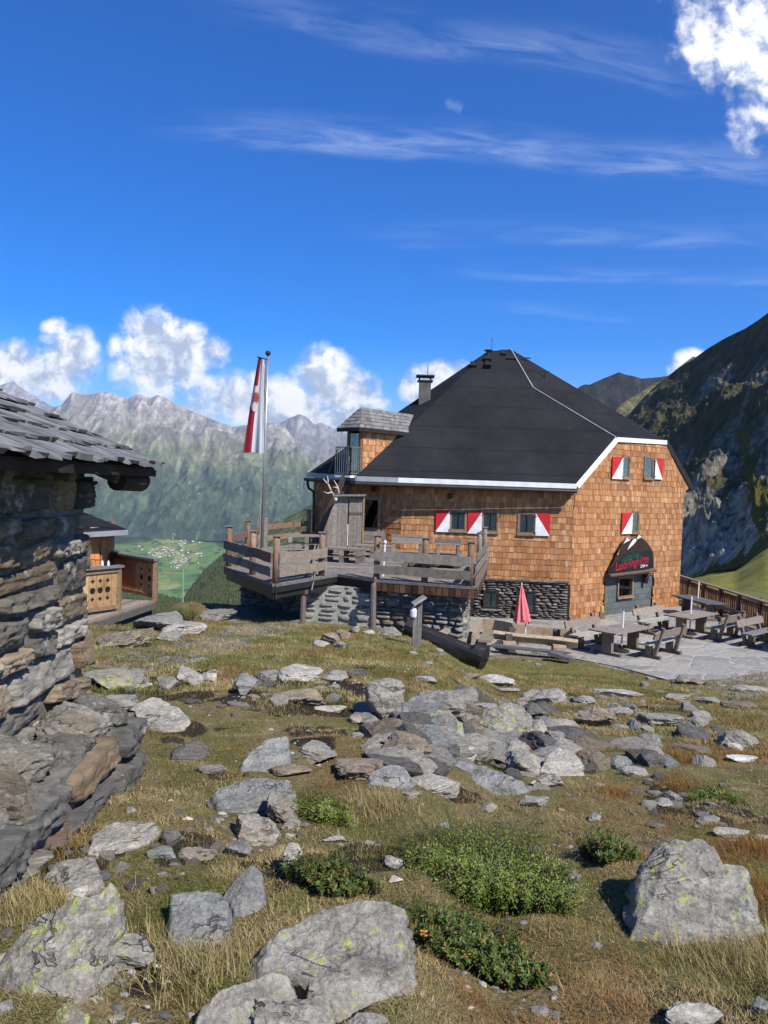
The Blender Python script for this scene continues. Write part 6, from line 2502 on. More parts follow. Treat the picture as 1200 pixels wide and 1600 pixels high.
def build_terrace_things():
    ang = math.atan2(.667, .745)
    nv = Vector((-.667, .745, 0))
    G = TERR + .036
    # table 1 with two benches
    c = PZ(970.5, 983.2, TERR + .76)
    t1 = Vector((c.x, c.y, G))
    table_thing('grey wooden table nearest the stone base corner, with pole through it', t1, ang)
    bench_thing('wooden bench with thick rough backrest between the first table and hut wall', t1 + nv * .95 + Vector((-.1, 0, 0)), ang + math.pi, 2.0)
    bench_thing('wooden bench seen from behind in front of the table nearest the hut corner', t1 - nv * .95 + Vector((.5, .42, 0)), ang, 2.0)
    pole_stub('white parasol pole through the table nearest the hut corner', t1 + Vector((.05, .05, 0)), 1.3)
    c = PZ(1080.5, 961, TERR + .76)
    t2 = Vector((c.x, c.y, G))
    table_thing('brownish wooden table right of the porch, with a pole through it', t2, ang)
    bench_thing('wooden bench with wavy log backrest beside the porch, behind the brownish table', t2 + nv * .95 + Vector((-.5, -.35, 0)), ang + math.pi, 2.1)
    bench_thing('wooden bench seen from behind in front of the brownish table by the porch', t2 - nv * .95 + Vector((.3, .25, 0)), ang, 2.0, False)
    pole_stub('white parasol pole through the brownish table right of the porch', t2 + Vector((0, .1, 0)), 1.38)
    c = PZ(1091, 937.5, TERR + .76)
    t3 = Vector((c.x, c.y, G))
    a3 = R(101)
    table_thing('dark grey slatted table by the wooden fence', t3, a3, 2.5, .95, None, [(.115, .115, .12)])
    bench_thing('low dark grey slatted bench without a back beside the dark table', t3 + Vector((1.05, -.15, 0)), a3, 2.3, False, False)
    bench_thing('bench with grey board back standing against the wooden fence', t3 + Vector((1.75, -.2, 0)), a3, 1.9, False)
    pole_stub('white parasol pole through the dark table by the fence', t3 + Vector((.1, .3, 0)), 1.45)
    c = PZ(1183, 988, TERR + .46)
    bench_thing('wooden bench with pale rough backrest cut off by the right picture edge', Vector((c.x + .1, c.y, G)), ang + math.pi, 2.1, False)
    tb = Vector((c.x + .85, c.y - .85, G))
    table_thing('wooden table cut off by the right picture edge', tb, ang, 2.2, .95)
    # corner seat of split logs along the stone base
    s = thing('log_corner_seat', 'pale split-log corner seat running along the stone base under the parasol', 'corner bench', (5, 24.5, G))
    rnd = random.Random(4)
    A0, A1 = PZ(753, 972, TERR + .72), PZ(903, 996, TERR + .62)
    A0.y, A1.y = 26.7, 25.6
    A0.x, A1.x = P(752, 972, 26.7).x, P(902, 995, 25.6).x

    def plank3(p, q, w, h, col, par, nm, up=(0, 0, 1)):
        m = MB()
        K = 9
        p_, q_ = Vector(p), Vector(q)
        x_ = (q_ - p_).normalized()
        y_ = Vector(up).cross(x_).normalized()
        z_ = x_.cross(y_)
        vs, fs = [], []
        for i in range(K + 1):
            c_ = p_.lerp(q_, i / K)
            h0, h1 = h / 2 * (1 + .14 * math.sin(i * 1.3 + p[0] * 3)), h / 2 * (1 + .12 * math.sin(i * .9 + p[1] * 5))
            vs += [c_ - y_ * w / 2 - z_ * h0, c_ + y_ * w / 2 - z_ * h0, c_ + y_ * w / 2 + z_ * h1, c_ - y_ * w / 2 + z_ * h1]
        for i in range(K):
            for k in range(4):
                fs.append((i * 4 + k, i * 4 + (k + 1) % 4, i * 4 + 4 + (k + 1) % 4, i * 4 + 4 + k))
        fs += [(3, 2, 1, 0), (K * 4, K * 4 + 1, K * 4 + 2, K * 4 + 3)]
        m.add(vs, fs, col)
        return obj(nm, m, MAT['plank'], par)
    tan = (.40, .315, .215)
    b0, b1 = P(751, 974, 26.5), P(899, 994, 25.7)
    b0.z, b1.z = P(751, 975, 26.5).z, P(899, 994, 25.7).z
    plank3(b0, b1, .09, .36, tan, s, 'backrest')
    c0, c1 = P(739, 999, 22.3), P(752, 972, 26.4)
    plank3(c0, c1, .09, .3, tan, s, 'backrest')
    d0, d1 = P(772, 992, 24.3), P(903, 1006, 23.6)
    plank3(d0, d1, .12, .34, (.41, .335, .235), s, 'seat', (0, -.75, .65))
    e0, e1 = P(757, 1002, 23.2), P(766, 986, 25.4)
    plank3(e0, e1, .4, .07, (.25, .205, .16), s, 'seat')
    for px, py, d in ((800, 1003, 25.0), (870, 1003, 25.0), (795, 1014, 23.9), (873, 1017, 23.7)):
        m = MB()
        p = P(px, py, d)
        m.tube([(p.x - .2, p.y, TERR + .17), (p.x + .2, p.y, TERR + .17)], .19, 10, (.3, .23, .16))
        m.box((p.x, p.y + .1, TERR + .35), (.2, .2, .4), None, (.12, .1, .08))
        obj('log_support', m, MAT['plank'], s)
    m = MB()
    m.beam(P(768, 1008, 23.6), P(885, 1021, 23.1), .3, .06, col=(.11, .115, .12))
    m.beam(P(860, 1020, 22.8), P(893, 1030, 22.5), .3, .1, col=(.12, .125, .13))
    obj('footboard', m, MAT['plank'], s)
    # closed parasol
    p = PZ(821, 1003, TERR)
    par = thing('closed_parasol', 'closed faded red parasol standing in front of the stone base', 'parasol', (p.x, p.y, G))
    m = MB()
    m.tube([(p.x, p.y, G), (p.x - .03, p.y, G + 1.0)], .026, 8)
    obj('pole', m, MAT['white'], par)
    m = MB()
    top = P(815, 914, p.y)
    H = 1.22
    n, rows = 48, 22
    vs, fs = [], []
    for j in range(rows + 1):
        f = j / rows
        for k in range(n):
            an = 2 * math.pi * k / n
            fold = .5 + .5 * math.cos(an * 8 + .4 * math.sin(f * 5))
            r = (.02 + .29 * f ** .85) * (.66 + .34 * fold)
            hem = (.05 * math.cos(an * 8) + .04 * math.sin(an * 3)) * (f > .97)
            vs.append((top.x + .06 * f + r * math.cos(an), top.y + r * .9 * math.sin(an), top.z - H * f + hem))
    for j in range(rows):
        for k in range(n):
            fs.append((j * n + k, j * n + (k + 1) % n, (j + 1) * n + (k + 1) % n, (j + 1) * n + k))
    m.add(vs, fs)
    obj('canopy', m, MAT['parasol'], par, True)
    m = MB()
    m.lathe((top.x, top.y, top.z - .02), [(.02, 0), (.025, .05), (.008, .1)], 8)
    obj('finial', m, MAT['white'], par)
    # fence at the terrace edge
    f = thing('wooden_fence', 'brown wooden fence of upright slats along the terrace edge', 'fence', (14.4, 30, G))
    p0, p1 = Vector((14.55, 38.0, G)), Vector((14.45, 18.0, G))
    d = (p1 - p0)
    L = d.length
    d.normalize()
    rn = random.Random(2)
    m = MB()
    m.beam(p0 + Vector((0, 0, 1.14)), p1 + Vector((0, 0, 1.14)), .2, .06, col=(.24, .2, .165))
    obj('top_rail', m, MAT['plank'], f)
    for zz in (.95, .22):
        m = MB()
        m.beam(p0 + Vector((.05, 0, zz)), p1 + Vector((.05, 0, zz)), .05, .1, col=(.16, .085, .05))
        obj('cross_rail', m, MAT['plank'], f)
    k = 0
    s_ = 0.0
    while s_ < L:
        m = MB()
        q = p0 + d * s_
        m.box(q + Vector((.02, 0, .55)), (.17, .17, 1.1), None, (.13, .065, .04))
        obj('post', m, MAT['plank'], f)
        s_ += 1.75
    m = MB()
    s_ = .12
    while s_ < L:
        q = p0 + d * s_
        t = rn.choice([(.17, .09, .05), (.21, .12, .07), (.26, .18, .11), (.14, .075, .042)])
        m.box(q + Vector((-.0, 0, .53)), (.028, .12, .82), None, shade(rn, t, .85, 1.15))
        s_ += .185
    obj('slats', m, MAT['plank'], f)
    # yellow soap bottle on the sill by the porch door
    q = P(938.5, 955, 30.9)
    m = MB()
    m.lathe((q.x, q.y - .2, q.z), [(.06, 0), (.065, .2), (.05, .24), (.02, .27), (.02, .33), (.05, .335), (.05, .36)], 8)
    o = obj('soap_bottle', m, MAT['yellow'])
    setp(o, 'yellow pump bottle on a post beside the porch door', 'bottle')
    m = MB()
    m.box((q.x, q.y - .2, (q.z + TERR) / 2), (.2, .2, q.z - TERR), None, (.2, .15, .1))
    o = obj('stump', m, MAT['plank'])
    setp(o, 'short wooden stump under the yellow bottle by the porch', 'stump')

    # ---- blackened trough log on the lawn
    a, b = P(637, 985, 19.7), P(757, 1014, 18.9)
    a.z, b.z = gz(a.x, a.y) + .24, gz(b.x, b.y) + .30
    tr = thing('hollow_log', 'blackened hollowed log trough lying in front of the stone wall', 'log', (a + b) / 2)
    m = MB()
    K, n = 16, 18
    rr = random.Random(1)
    vs, fs = [], []
    ax = (b - a).normalized()
    sidev = ax.cross(Vector((0, 0, 1))).normalized()
    upv = sidev.cross(ax)
    for i in range(K + 1):
        c = a.lerp(b, i / K)
        R0 = .30 + .05 * i / K
        for k in range(n):
            an = 2 * math.pi * k / n
            r = R0 * (1 + .06 * math.sin(an * 3 + i * .4) + rr.uniform(-.02, .02))
            x, y = math.cos(an), math.sin(an)
            if y > .45 and 1 < i < K - 2:
                r *= .62 if y > .6 else 1.0
            vs.append(c + sidev * (r * x) + upv * (r * y))
    for i in range(K):
        for k in range(n):
            fs.append((i * n + k, i * n + (k + 1) % n, (i + 1) * n + (k + 1) % n, (i + 1) * n + k))
    m.add(vs, fs)
    for e, (c, s) in enumerate(((a, -1), (b, 1))):
        ring = [vs[(K if e else 0) * n + k] for k in range(n)]
        cc = c + ax * (.10 * s)
        m.add(ring + [r_ * .5 + cc * .5 + Vector((rr.uniform(-.03, .03), 0, rr.uniform(-.03, .03))) for r_ in ring] + [cc], [(k, (k + 1) % n, n + (k + 1) % n, n + k) for k in range(n)] + [(n + k, n + (k + 1) % n, 2 * n) for k in range(n)])
    obj('log_body', m, MAT['charred'], tr)
    m = MB()
    m.beam(P(676, 1000, 19.2), P(700, 984, 19.6), .16, .08, col=(.36, .31, .25), jit=.01)
    o = obj('driftwood', m, MAT['plank'])
    setp(o, 'pale flat piece of wood lying across the blackened log', 'wood')
    # post with slanting board and white bottle
    p = ground_hit(651, 1010)
    d = p.y
    tp = P(651, 940, d)
    ps = thing('signpost', 'weathered split wooden post with slanting board in front of the log', 'post', p)
    m = MB()
    for k, (dx, w) in enumerate(((-.055, .09), (.045, .10))):
        m.box((p.x + dx, p.y, (p.z + tp.z) / 2 - .1), (w, .13, tp.z - p.z + .2 - .05 * k), None, [(.2, .185, .165), (.17, .155, .14)][k], .012)
    obj('post_timber', m, MAT['plank'], ps)
    m = MB()
    m.beam(P(645, 944, d - .1), P(664, 932, d - .05), .3, .045, col=(.34, .32, .29))
    obj('slanting_board', m, MAT['plank'], ps)
    q = P(646, 957, d - .12)
    m = MB()
    m.lathe((q.x, q.y, q.z - .1), [(.07, 0), (.075, .02), (.075, .15), (.05, .19), (.03, .2), (.03, .24)], 10)
    o = obj('white_bottle', m, MAT['white'])
    setp(o, 'small white bottle hanging on the split post', 'bottle')
    # leaning poles with ropes by the wall
    p = ground_hit(583, 982)
    d = p.y
    st = thing('wall_pole', 'thick dark wooden pole standing before the stone wall', 'pole', p)
    m = MB()
    m.tube([p + Vector((0, 0, -.2)), P(583.5, 915, d), P(584, 912, d)], [.085, .075, .06], 8, (.17, .15, .13))
    obj('pole_timber', m, MAT['plank'], st)
    st = thing('leaning_stick', 'slim brown stick leaning from the dark pole to the deck railing', 'stick', P(585, 917, d))
    m = MB()
    m.tube([P(585, 918, d + .05), P(589, 880, d + .4), P(593.5, 846, 20.5)], [.035, .03, .022], 6, (.24, .14, .09))
    obj('stick_timber', m, MAT['plank'], st)
    p = ground_hit(473, 958)
    d = min(p.y, 20.3)
    p = Vector((P(473, 958, d).x, d, gz(P(473, 958, d).x, d)))
    st = thing('rope_post', 'short brown post with sticks and ropes under the lookout railing', 'post', p)
    m = MB()
    tp = P(475, 908, d)
    m.tube([p + Vector((0, 0, -.2)), tp], [.08, .075], 8, (.17, .125, .1))
    m.box(tp + Vector((0, 0, -.28)), (.22, .2, .1), None, (.15, .12, .1))
    obj('post_timber', m, MAT['plank'], st)
    for x0, y0, x1, y1 in ((474, 911, 489, 868), (477, 913, 493, 850)):
        m = MB()
        m.tube([P(x0, y0, d + .05), P((x0 + x1) / 2 + 1, (y0 + y1) / 2, d + .3), P(x1, y1, 20.75)], [.03, .025, .02], 6, (.3, .23, .17))
        obj('stick', m, MAT['plank'], st)
    for x0, y0, x1, y1, sag in ((476, 916, 491, 893, 5), (487, 922, 493, 892, 1)):
        m = MB()
        m.tube([P(x0 + (x1 - x0) * f, y0 + (y1 - y0) * f + sag * 4 * f * (1 - f), d + .3 * f) for f in np.linspace(0, 1, 9)], .014, 5)
        obj('rope', m, MAT['rope'], st)


build_terrace_things()
# ================================================================ loose rocks, each surveyed on the slope
TINT = {'grey': (.275, .255, .213), 'blue': (.238, .236, .218), 'brown': (.225, .178, .126), 'pale': (.375, .347, .29), 'white': (.58, .55, .48), 'dark': (.125, .117, .10)}
ROCKS = [
    # x0, y0, x1, y1, form, tint, lichen, label
    (-14, 1398, 192, 1552, 'boulder', 'grey', 1.0, 'large grey boulder with yellow lichen beside the stone hut, cut by the left edge'),
    (150, 1462, 236, 1532, 'boulder', 'grey', .9, 'smaller lichen boulder leaning on the large boulder by the stone hut'),
    (262, 1388, 358, 1476, 'slabup', 'blue', 0, 'squarish blue-grey slab lying in grass right of the stone hut boulders'),
    (340, 1348, 414, 1428, 'block', 'blue', .1, 'grey wedge-shaped stone leaning behind the squarish blue-grey slab'),
    (396, 1395, 640, 1592, 'slabup', 'grey', .85, 'largest flat-topped grey boulder at the front with yellow lichen dots'),
    (296, 1512, 458, 1612, 'boulder', 'grey', .7, 'dark striped boulder with green lichen rim at the lower edge'),
    (388, 1568, 523, 1640, 'boulder', 'grey', .4, 'grey boulder half cut by the lower edge below the largest flat boulder'),
    (540, 1582, 606, 1630, 'block', 'grey', .3, 'small grey rock cut by the lower edge under the largest flat boulder'),
    (140, 1278, 250, 1332, 'slab', 'pale', .1, 'pale curved slab lying at the foot of the stone hut foundation'),
    (66, 1326, 165, 1388, 'slab', 'grey', .5, 'flat grey slab with lichen below the pale curved slab by the hut'),
    (95, 1378, 132, 1412, 'block', 'white', 0, 'white quartz lump beside the large lichen boulder'),
    (195, 1086, 301, 1141, 'slab', 'pale', .05, 'broad pale smooth slab at the edge of the dark soil'),
    (138, 1084, 206, 1116, 'slab', 'grey', 0, 'low grey slab between the hut corner and the broad pale slab'),
    (120, 1038, 226, 1080, 'slab', 'grey', 1.0, 'flat yellow-lichened rock behind the stone hut corner'),
    (268, 1035, 314, 1074, 'block', 'pale', .1, 'jagged pale rock with a pointed top at the soil bank'),
    (308, 1044, 336, 1068, 'block', 'pale', 0, 'small warm pale rock right of the jagged pointed rock'),
    (238, 1054, 272, 1081, 'block', 'grey', .1, 'small sharp grey rock left of the jagged pale rock'),
    (360, 1041, 396, 1086, 'slabup', 'blue', 0, 'blue-grey leaning slab at the start of the stone row'),
    (392, 1040, 434, 1067, 'slab', 'grey', .1, 'grey slab behind the leaning blue-grey slab in the stone row'),
    (433, 1037, 501, 1066, 'slab', 'pale', .1, 'pale flat block in the middle of the stone row on the lawn edge'),
    (499, 1045, 549, 1067, 'slab', 'grey', .1, 'grey slab right of the pale flat block in the stone row'),
    (540, 1044, 576, 1061, 'slab', 'dark', 0, 'small dark flat stone at the right end of the stone row'),
    (420, 1072, 507, 1104, 'slab', 'brown', 0, 'flat brownish slab sunk in the dark soil'),
    (489, 1101, 541, 1114, 'slab', 'pale', 0, 'thin pale slab lying on dark soil'),
    (255, 1155, 320, 1194, 'slab', 'dark', 0, 'dark grey half-buried slab in the dry grass below the broad pale slab'),
    (304, 1191, 351, 1211, 'slab', 'grey', 0, 'narrow grey slab in dry grass below the dark half-buried slab'),
    (375, 1147, 455, 1212, 'block', 'blue', .1, 'large blue-grey faceted block on top of flat slabs'),
    (451, 1155, 526, 1197, 'slab', 'grey', .05, 'layered grey slab right of the blue-grey faceted block'),
    (330, 1210, 456, 1266, 'slab', 'blue', 0, 'long blue-grey flat slab below the faceted block'),
    (414, 1194, 486, 1218, 'slab', 'brown', .1, 'brownish thin slab under the layered grey slab'),
    (412, 1230, 466, 1290, 'slabup', 'grey', .2, 'grey slab standing on edge beside the long flat slab'),
    (358, 1262, 431, 1326, 'block', 'pale', .2, 'pale pointed rock below the long flat slab'),
    (348, 1311, 391, 1343, 'block', 'blue', 0, 'small blue-grey rock at the foot of the pale pointed rock'),
    (437, 1274, 470, 1299, 'block', 'grey', .5, 'small lichen-spotted rock right of the pale pointed rock'),
    (438, 1317, 471, 1376, 'slabup', 'pale', .1, 'narrow pale stone half hidden in green grass'),
    (247, 1295, 277, 1327, 'block', 'dark', 0, 'small dark triangular stone by the pale curved slab'),
    (226, 1323, 273, 1344, 'slab', 'blue', 0, 'flat blue-grey stone below the dark triangular stone'),
    (264, 1325, 335, 1347, 'slab', 'grey', 0, 'low grey slab sunk in soil above the squarish slab'),
    (571, 1055, 634, 1127, 'stand', 'grey', .7, 'tall upright grey boulder with a lichen top beside the soil bank'),
    (637, 1069, 734, 1114, 'boulder', 'grey', .5, 'wide low grey rock right of the tall upright boulder'),
    (650, 1105, 726, 1161, 'boulder', 'grey', 1.0, 'rounded pale rock with bright yellow lichen in the rubble centre'),
    (718, 1113, 761, 1170, 'slabup', 'brown', 0, 'smooth brown slab standing between two lichen rocks'),
    (737, 1089, 834, 1167, 'boulder', 'grey', 1.0, 'big faceted boulder crusted with yellow-green lichen in the rubble'),
    (711, 1066, 751, 1099, 'block', 'grey', .9, 'small lichen-covered block behind the big faceted boulder'),
    (597, 1139, 678, 1191, 'block', 'brown', .15, 'brown layered block with dark gap beneath, below the tall boulder'),
    (678, 1155, 749, 1188, 'block', 'pale', .4, 'pale banded block under the rounded lichen rock'),
    (667, 1182, 822, 1232, 'slab', 'blue', .05, 'longest grey slab with pointed right end in front of the rubble'),
    (573, 1193, 645, 1228, 'block', 'blue', 0, 'smooth blue-grey slab left of the longest grey slab'),
    (522, 1182, 601, 1222, 'slab', 'brown', 0, 'brownish grey slab behind the smooth blue-grey slab'),
    (637, 1207, 722, 1242, 'slab', 'pale', .35, 'pale flat rock tucked under the longest grey slab'),
    (627, 1228, 657, 1249, 'block', 'grey', 0, 'small round grey stone below the pale flat rock'),
    (752, 1051, 807, 1074, 'slab', 'white', 0, 'bright white flat stone lying on the lawn'),
    (779, 1074, 815, 1084, 'slab', 'grey', .1, 'thin grey slab just below the bright white flat stone'),
    (812, 1091, 860, 1126, 'block', 'dark', .1, 'dark grey block at the right of the big lichen boulder'),
    (829, 1115, 864, 1157, 'block', 'grey', .1, 'grey angular rock below the dark grey block'),
    (858, 1136, 890, 1167, 'block', 'grey', .1, 'pale-edged angular rock at the right foot of the dark block'),
    (905, 1098, 976, 1137, 'block', 'brown', .1, 'brownish triangular rock on the right part of the rubble'),
    (842, 1164, 912, 1212, 'slab', 'pale', .6, 'pale sloping rock with lichen at the lower right of the rubble'),
    (795, 1164, 852, 1212, 'boulder', 'grey', .9, 'lichen-spotted rock left of the pale sloping rock'),
    (838, 1203, 890, 1233, 'boulder', 'grey', .8, 'low lichen rock below the pale sloping rock'),
    (956, 1179, 993, 1207, 'block', 'blue', 0, 'pointed blue-grey stone in grass right of the rubble'),
    (1009, 1169, 1047, 1203, 'block', 'dark', 0, 'dark grey stone right of the pointed blue-grey stone'),
    (975, 1196, 1020, 1217, 'slab', 'grey', .2, 'low grey slab below the pointed blue-grey stone'),
    (901, 1087, 933, 1102, 'slab', 'pale', 0, 'small pale slab above the brownish triangular rock'),
    (934, 1074, 1010, 1091, 'slab', 'pale', 0, 'long thin pale slab on the green lawn edge'),
    (1008, 1111, 1077, 1137, 'block', 'grey', .1, 'long low grey outcrop right of the rubble'),
    (1072, 1115, 1115, 1137, 'block', 'grey', .1, 'short grey outcrop right of the long low outcrop'),
    (1124, 1129, 1206, 1170, 'boulder', 'grey', .5, 'wide lichen outcrop cut by the right edge'),
    (1139, 1159, 1169, 1174, 'block', 'pale', .1, 'small pale stone below the wide outcrop at the right edge'),
    (1139, 1181, 1190, 1193, 'slab', 'white', 0, 'thin whitish slab in dry grass near the right edge'),
    (1042, 1083, 1085, 1096, 'slab', 'grey', 0, 'thin grey slab below the paving edge'),
    (1093, 1087, 1132, 1102, 'slab', 'grey', 0, 'grey-brown slab between the gravel and the wide outcrop'),
    (1134, 1095, 1190, 1109, 'slab', 'brown', 0, 'tan flat slab at the lower edge of the gravel'),
    (1056, 1054, 1082, 1070, 'block', 'grey', 0, 'grey corner stone at the edge of the paving'),
    (1080, 1060, 1106, 1072, 'slab', 'brown', 0, 'brown flat stone beside the grey corner stone of the paving'),
    (983, 1293, 1186, 1476, 'crag', 'grey', .9, 'largest right-hand boulder, sharp-edged with yellow lichen and black cracks'),
    (810, 1241, 863, 1264, 'slab', 'grey', .5, 'low grey stone with a yellow lichen spot above the green shrub'),
    (749, 1251, 779, 1274, 'block', 'grey', .1, 'small grey stone just above the green juniper shrub'),
    (920, 1271, 941, 1286, 'block', 'blue', 0, 'tiny blue-grey stone left of the rusty heather tuft'),
    (888, 1355, 910, 1382, 'block', 'pale', .1, 'small upright pale stone between shrub and sharp-edged boulder'),
    (1044, 1235, 1070, 1254, 'slab', 'pale', 0, 'pale flat stone, upper one of a pair on bare soil at right'),
    (1026, 1245, 1055, 1263, 'slab', 'grey', .1, 'grey flat stone, lower one of a pair on bare soil at right'),
    (1120, 1293, 1177, 1311, 'slab', 'pale', .1, 'flat pale stone behind the sharp-edged boulder'),
    (1182, 1303, 1206, 1315, 'slab', 'pale', 0, 'small pale stone at the right edge behind the sharp-edged boulder'),
    (1042, 1566, 1142, 1620, 'boulder', 'pale', .2, 'pale rounded rock in bare soil at the bottom right'),
    (1176, 1557, 1210, 1588, 'block', 'blue', 0, 'blue-grey stone at the bottom right corner'),
    (650, 1324, 700, 1370, 'slabup', 'grey', .15, 'upper pale grey rock left of the juniper shrub'),
    (672, 1350, 722, 1392, 'slabup', 'grey', .15, 'lower grey cracked rock left of the juniper shrub'),
    (598, 1337, 630, 1360, 'block', 'pale', 0, 'small oblong pale stone above the largest flat boulder'),
    (607, 1369, 631, 1386, 'block', 'white', .1, 'small whitish stone at the upper rim of the largest flat boulder'),
    (503, 1307, 541, 1320, 'slab', 'pale', 0, 'pair of small pale pebbles in straw-coloured grass'),
    (545, 1113, 567, 1134, 'block', 'pale', 0, 'small pale stone at the left foot of the tall upright boulder'),
    (564, 1119, 592, 1139, 'block', 'grey', 0, 'small grey stone under the tall upright boulder'),
    (590, 1124, 609, 1146, 'block', 'dark', 0, 'small dark stone under the middle of the tall upright boulder'),
    (604, 1121, 631, 1144, 'block', 'pale', .1, 'small wedge stone under the right of the tall upright boulder'),
    (549, 1143, 576, 1155, 'slab', 'blue', 0, 'small blue-grey flat stone left of the brown layered block'),
    (1092, 1274, 1129, 1289, 'slab', 'grey', 0, 'small grey slab above the sharp-edged boulder'),
    (76, 1573, 132, 1625, 'boulder', 'grey', 1.0, 'lichen rock at the bottom left edge in straw grass'),
    (198, 949, 284, 988, 'slab', 'grey', .0, 'broad flat grey slab in front of the chalet deck'),
    (248, 966, 312, 992, 'slab', 'pale', .0, 'pale stepping slab right of the broad flat slab'),
    (240, 984, 278, 1002, 'slab', 'grey', .0, 'lower grey stepping slab beside the broad flat slab'),
    (132, 974, 215, 1013, 'boulder', 'brown', .9, 'lichen boulder in front of the chalet deck'),
    (308, 951, 362, 970, 'slab', 'grey', .0, 'long grey kerb stone at the gravel edge'),
    (500, 976, 530, 1008, 'block', 'brown', .0, 'dark brown rock in the small stone heap on the lawn'),
    (523, 974, 548, 1000, 'block', 'brown', .1, 'tall brown rock at the right of the small stone heap on the lawn'),
    (488, 992, 514, 1012, 'slab', 'pale', .1, 'pale flat rock at the left of the small stone heap on the lawn'),
    (516, 996, 540, 1014, 'block', 'grey', .1, 'grey rock at the front of the small stone heap on the lawn'),
    (545, 974, 562, 990, 'block', 'grey', .1, 'small grey rock right of the small stone heap on the lawn'),
    (588, 968, 628, 996, 'slab', 'grey', .0, 'smooth sloping slab at the foot of the rubble wall'),
    (550, 950, 592, 972, 'slabup', 'grey', .1, 'large smooth stone at the foot of the pale mortared wall'),
    (566, 984, 586, 992, 'slab', 'pale', .0, 'small flat pale stone on the lawn below the dark pole'),
    (893, 1089, 912, 1102, 'block', 'dark', .0, 'small dark stone left of the small pale slab'),
    (840, 1076, 892, 1088, 'slab', 'grey', .1, 'flat grey stone sunk in the lawn below the terrace'),
    (720, 1050, 752, 1062, 'slab', 'brown', .0, 'brown flat stone left of the bright white flat stone'),
    (648, 1056, 684, 1068, 'slab', 'pale', .0, 'thin pale slab behind the wide low grey rock'),
    (1150, 1068, 1206, 1082, 'slab', 'grey', .1, 'flat grey slab in the gravel at the right edge'),
]
FOOT = []
# outlines of the biggest rocks: outline, backward rise of the top, creases (from, to, fall on the left-hand side)
TRACED = {
    (-14, 1398): ([(-20, 1500), (5, 1450), (25, 1430), (60, 1410), (90, 1402), (130, 1400), (165, 1390), (180, 1372), (188, 1378), (190, 1440), (172, 1468), (150, 1520), (120, 1545), (60, 1548), (-20, 1555)], .5, [((120, 1400), (40, 1560), .35), ((0, 1490), (190, 1470), .3)]),
    (262, 1388): ([(265, 1393), (300, 1389), (345, 1390), (358, 1405), (357, 1440), (345, 1465), (320, 1472), (285, 1474), (268, 1478), (263, 1440)], .3, []),
    (340, 1348): ([(340, 1385), (375, 1352), (395, 1348), (410, 1360), (414, 1395), (405, 1420), (385, 1428), (365, 1425), (358, 1400)], .45, [((395, 1348), (370, 1428), .5)]),
    (396, 1395): ([(396, 1488), (405, 1465), (425, 1445), (470, 1422), (520, 1405), (570, 1397), (610, 1400), (638, 1420), (640, 1455), (638, 1500), (625, 1530), (600, 1545), (570, 1570), (530, 1592), (490, 1575), (475, 1560), (480, 1535), (455, 1520), (430, 1515), (400, 1510)], .28, [((520, 1440), (470, 1560), .12), ((470, 1540), (640, 1500), .25)]),
    (296, 1512): ([(296, 1600), (310, 1570), (340, 1545), (380, 1528), (430, 1515), (455, 1515), (460, 1545), (440, 1575), (420, 1605), (380, 1645), (300, 1645)], .55, [((300, 1590), (460, 1545), .5)]),
    (195, 1086): ([(195, 1110), (210, 1098), (235, 1087), (262, 1095), (300, 1118), (300, 1128), (285, 1138), (250, 1141), (215, 1130)], .12, []),
    (330, 1210): ([(330, 1240), (345, 1225), (380, 1216), (420, 1211), (456, 1218), (440, 1235), (410, 1250), (370, 1258), (345, 1265), (335, 1255)], .12, []),
    (375, 1147): ([(375, 1190), (395, 1168), (420, 1150), (450, 1148), (455, 1175), (445, 1195), (425, 1208), (395, 1212), (378, 1205)], .35, [((375, 1185), (452, 1165), .45)]),
    (667, 1182): ([(667, 1192), (700, 1183), (740, 1186), (790, 1205), (822, 1222), (810, 1230), (770, 1226), (730, 1230), (700, 1222), (680, 1208)], .16, []),
    (573, 1193): ([(573, 1215), (582, 1200), (610, 1193), (632, 1196), (645, 1212), (640, 1222), (600, 1225), (575, 1226)], .25, []),
    (983, 1293): ([(985, 1400), (990, 1340), (1000, 1310), (1020, 1294), (1045, 1293), (1060, 1303), (1095, 1302), (1118, 1318), (1135, 1342), (1172, 1345), (1177, 1380), (1180, 1412), (1184, 1425), (1178, 1455), (1172, 1476), (1150, 1462), (1120, 1450), (1080, 1450), (1040, 1445), (1000, 1428), (984, 1425)], .72, [((1062, 1302), (1000, 1430), .8), ((1050, 1350), (1185, 1415), .22)]),
    (140, 1278): ([(135, 1330), (145, 1300), (165, 1285), (210, 1278), (245, 1282), (225, 1300), (190, 1308), (170, 1320), (150, 1335)], .12, []),
    (66, 1326): ([(66, 1365), (90, 1345), (120, 1335), (150, 1340), (160, 1365), (165, 1388), (120, 1390), (85, 1380)], .15, []),
    (650, 1105): ([(650, 1140), (658, 1118), (680, 1107), (702, 1108), (722, 1125), (726, 1150), (712, 1158), (690, 1161), (665, 1152)], .7, [((652, 1150), (726, 1135), .4)]),
    (737, 1089): ([(737, 1115), (760, 1095), (790, 1089), (815, 1098), (833, 1118), (828, 1140), (805, 1163), (775, 1160), (750, 1140)], .8, [((800, 1092), (770, 1165), .5), ((738, 1125), (832, 1115), .5)]),
    (842, 1164): ([(842, 1200), (855, 1178), (872, 1165), (895, 1172), (912, 1190), (905, 1208), (875, 1212), (850, 1210)], .4, [((850, 1190), (912, 1185), .3)]),
}


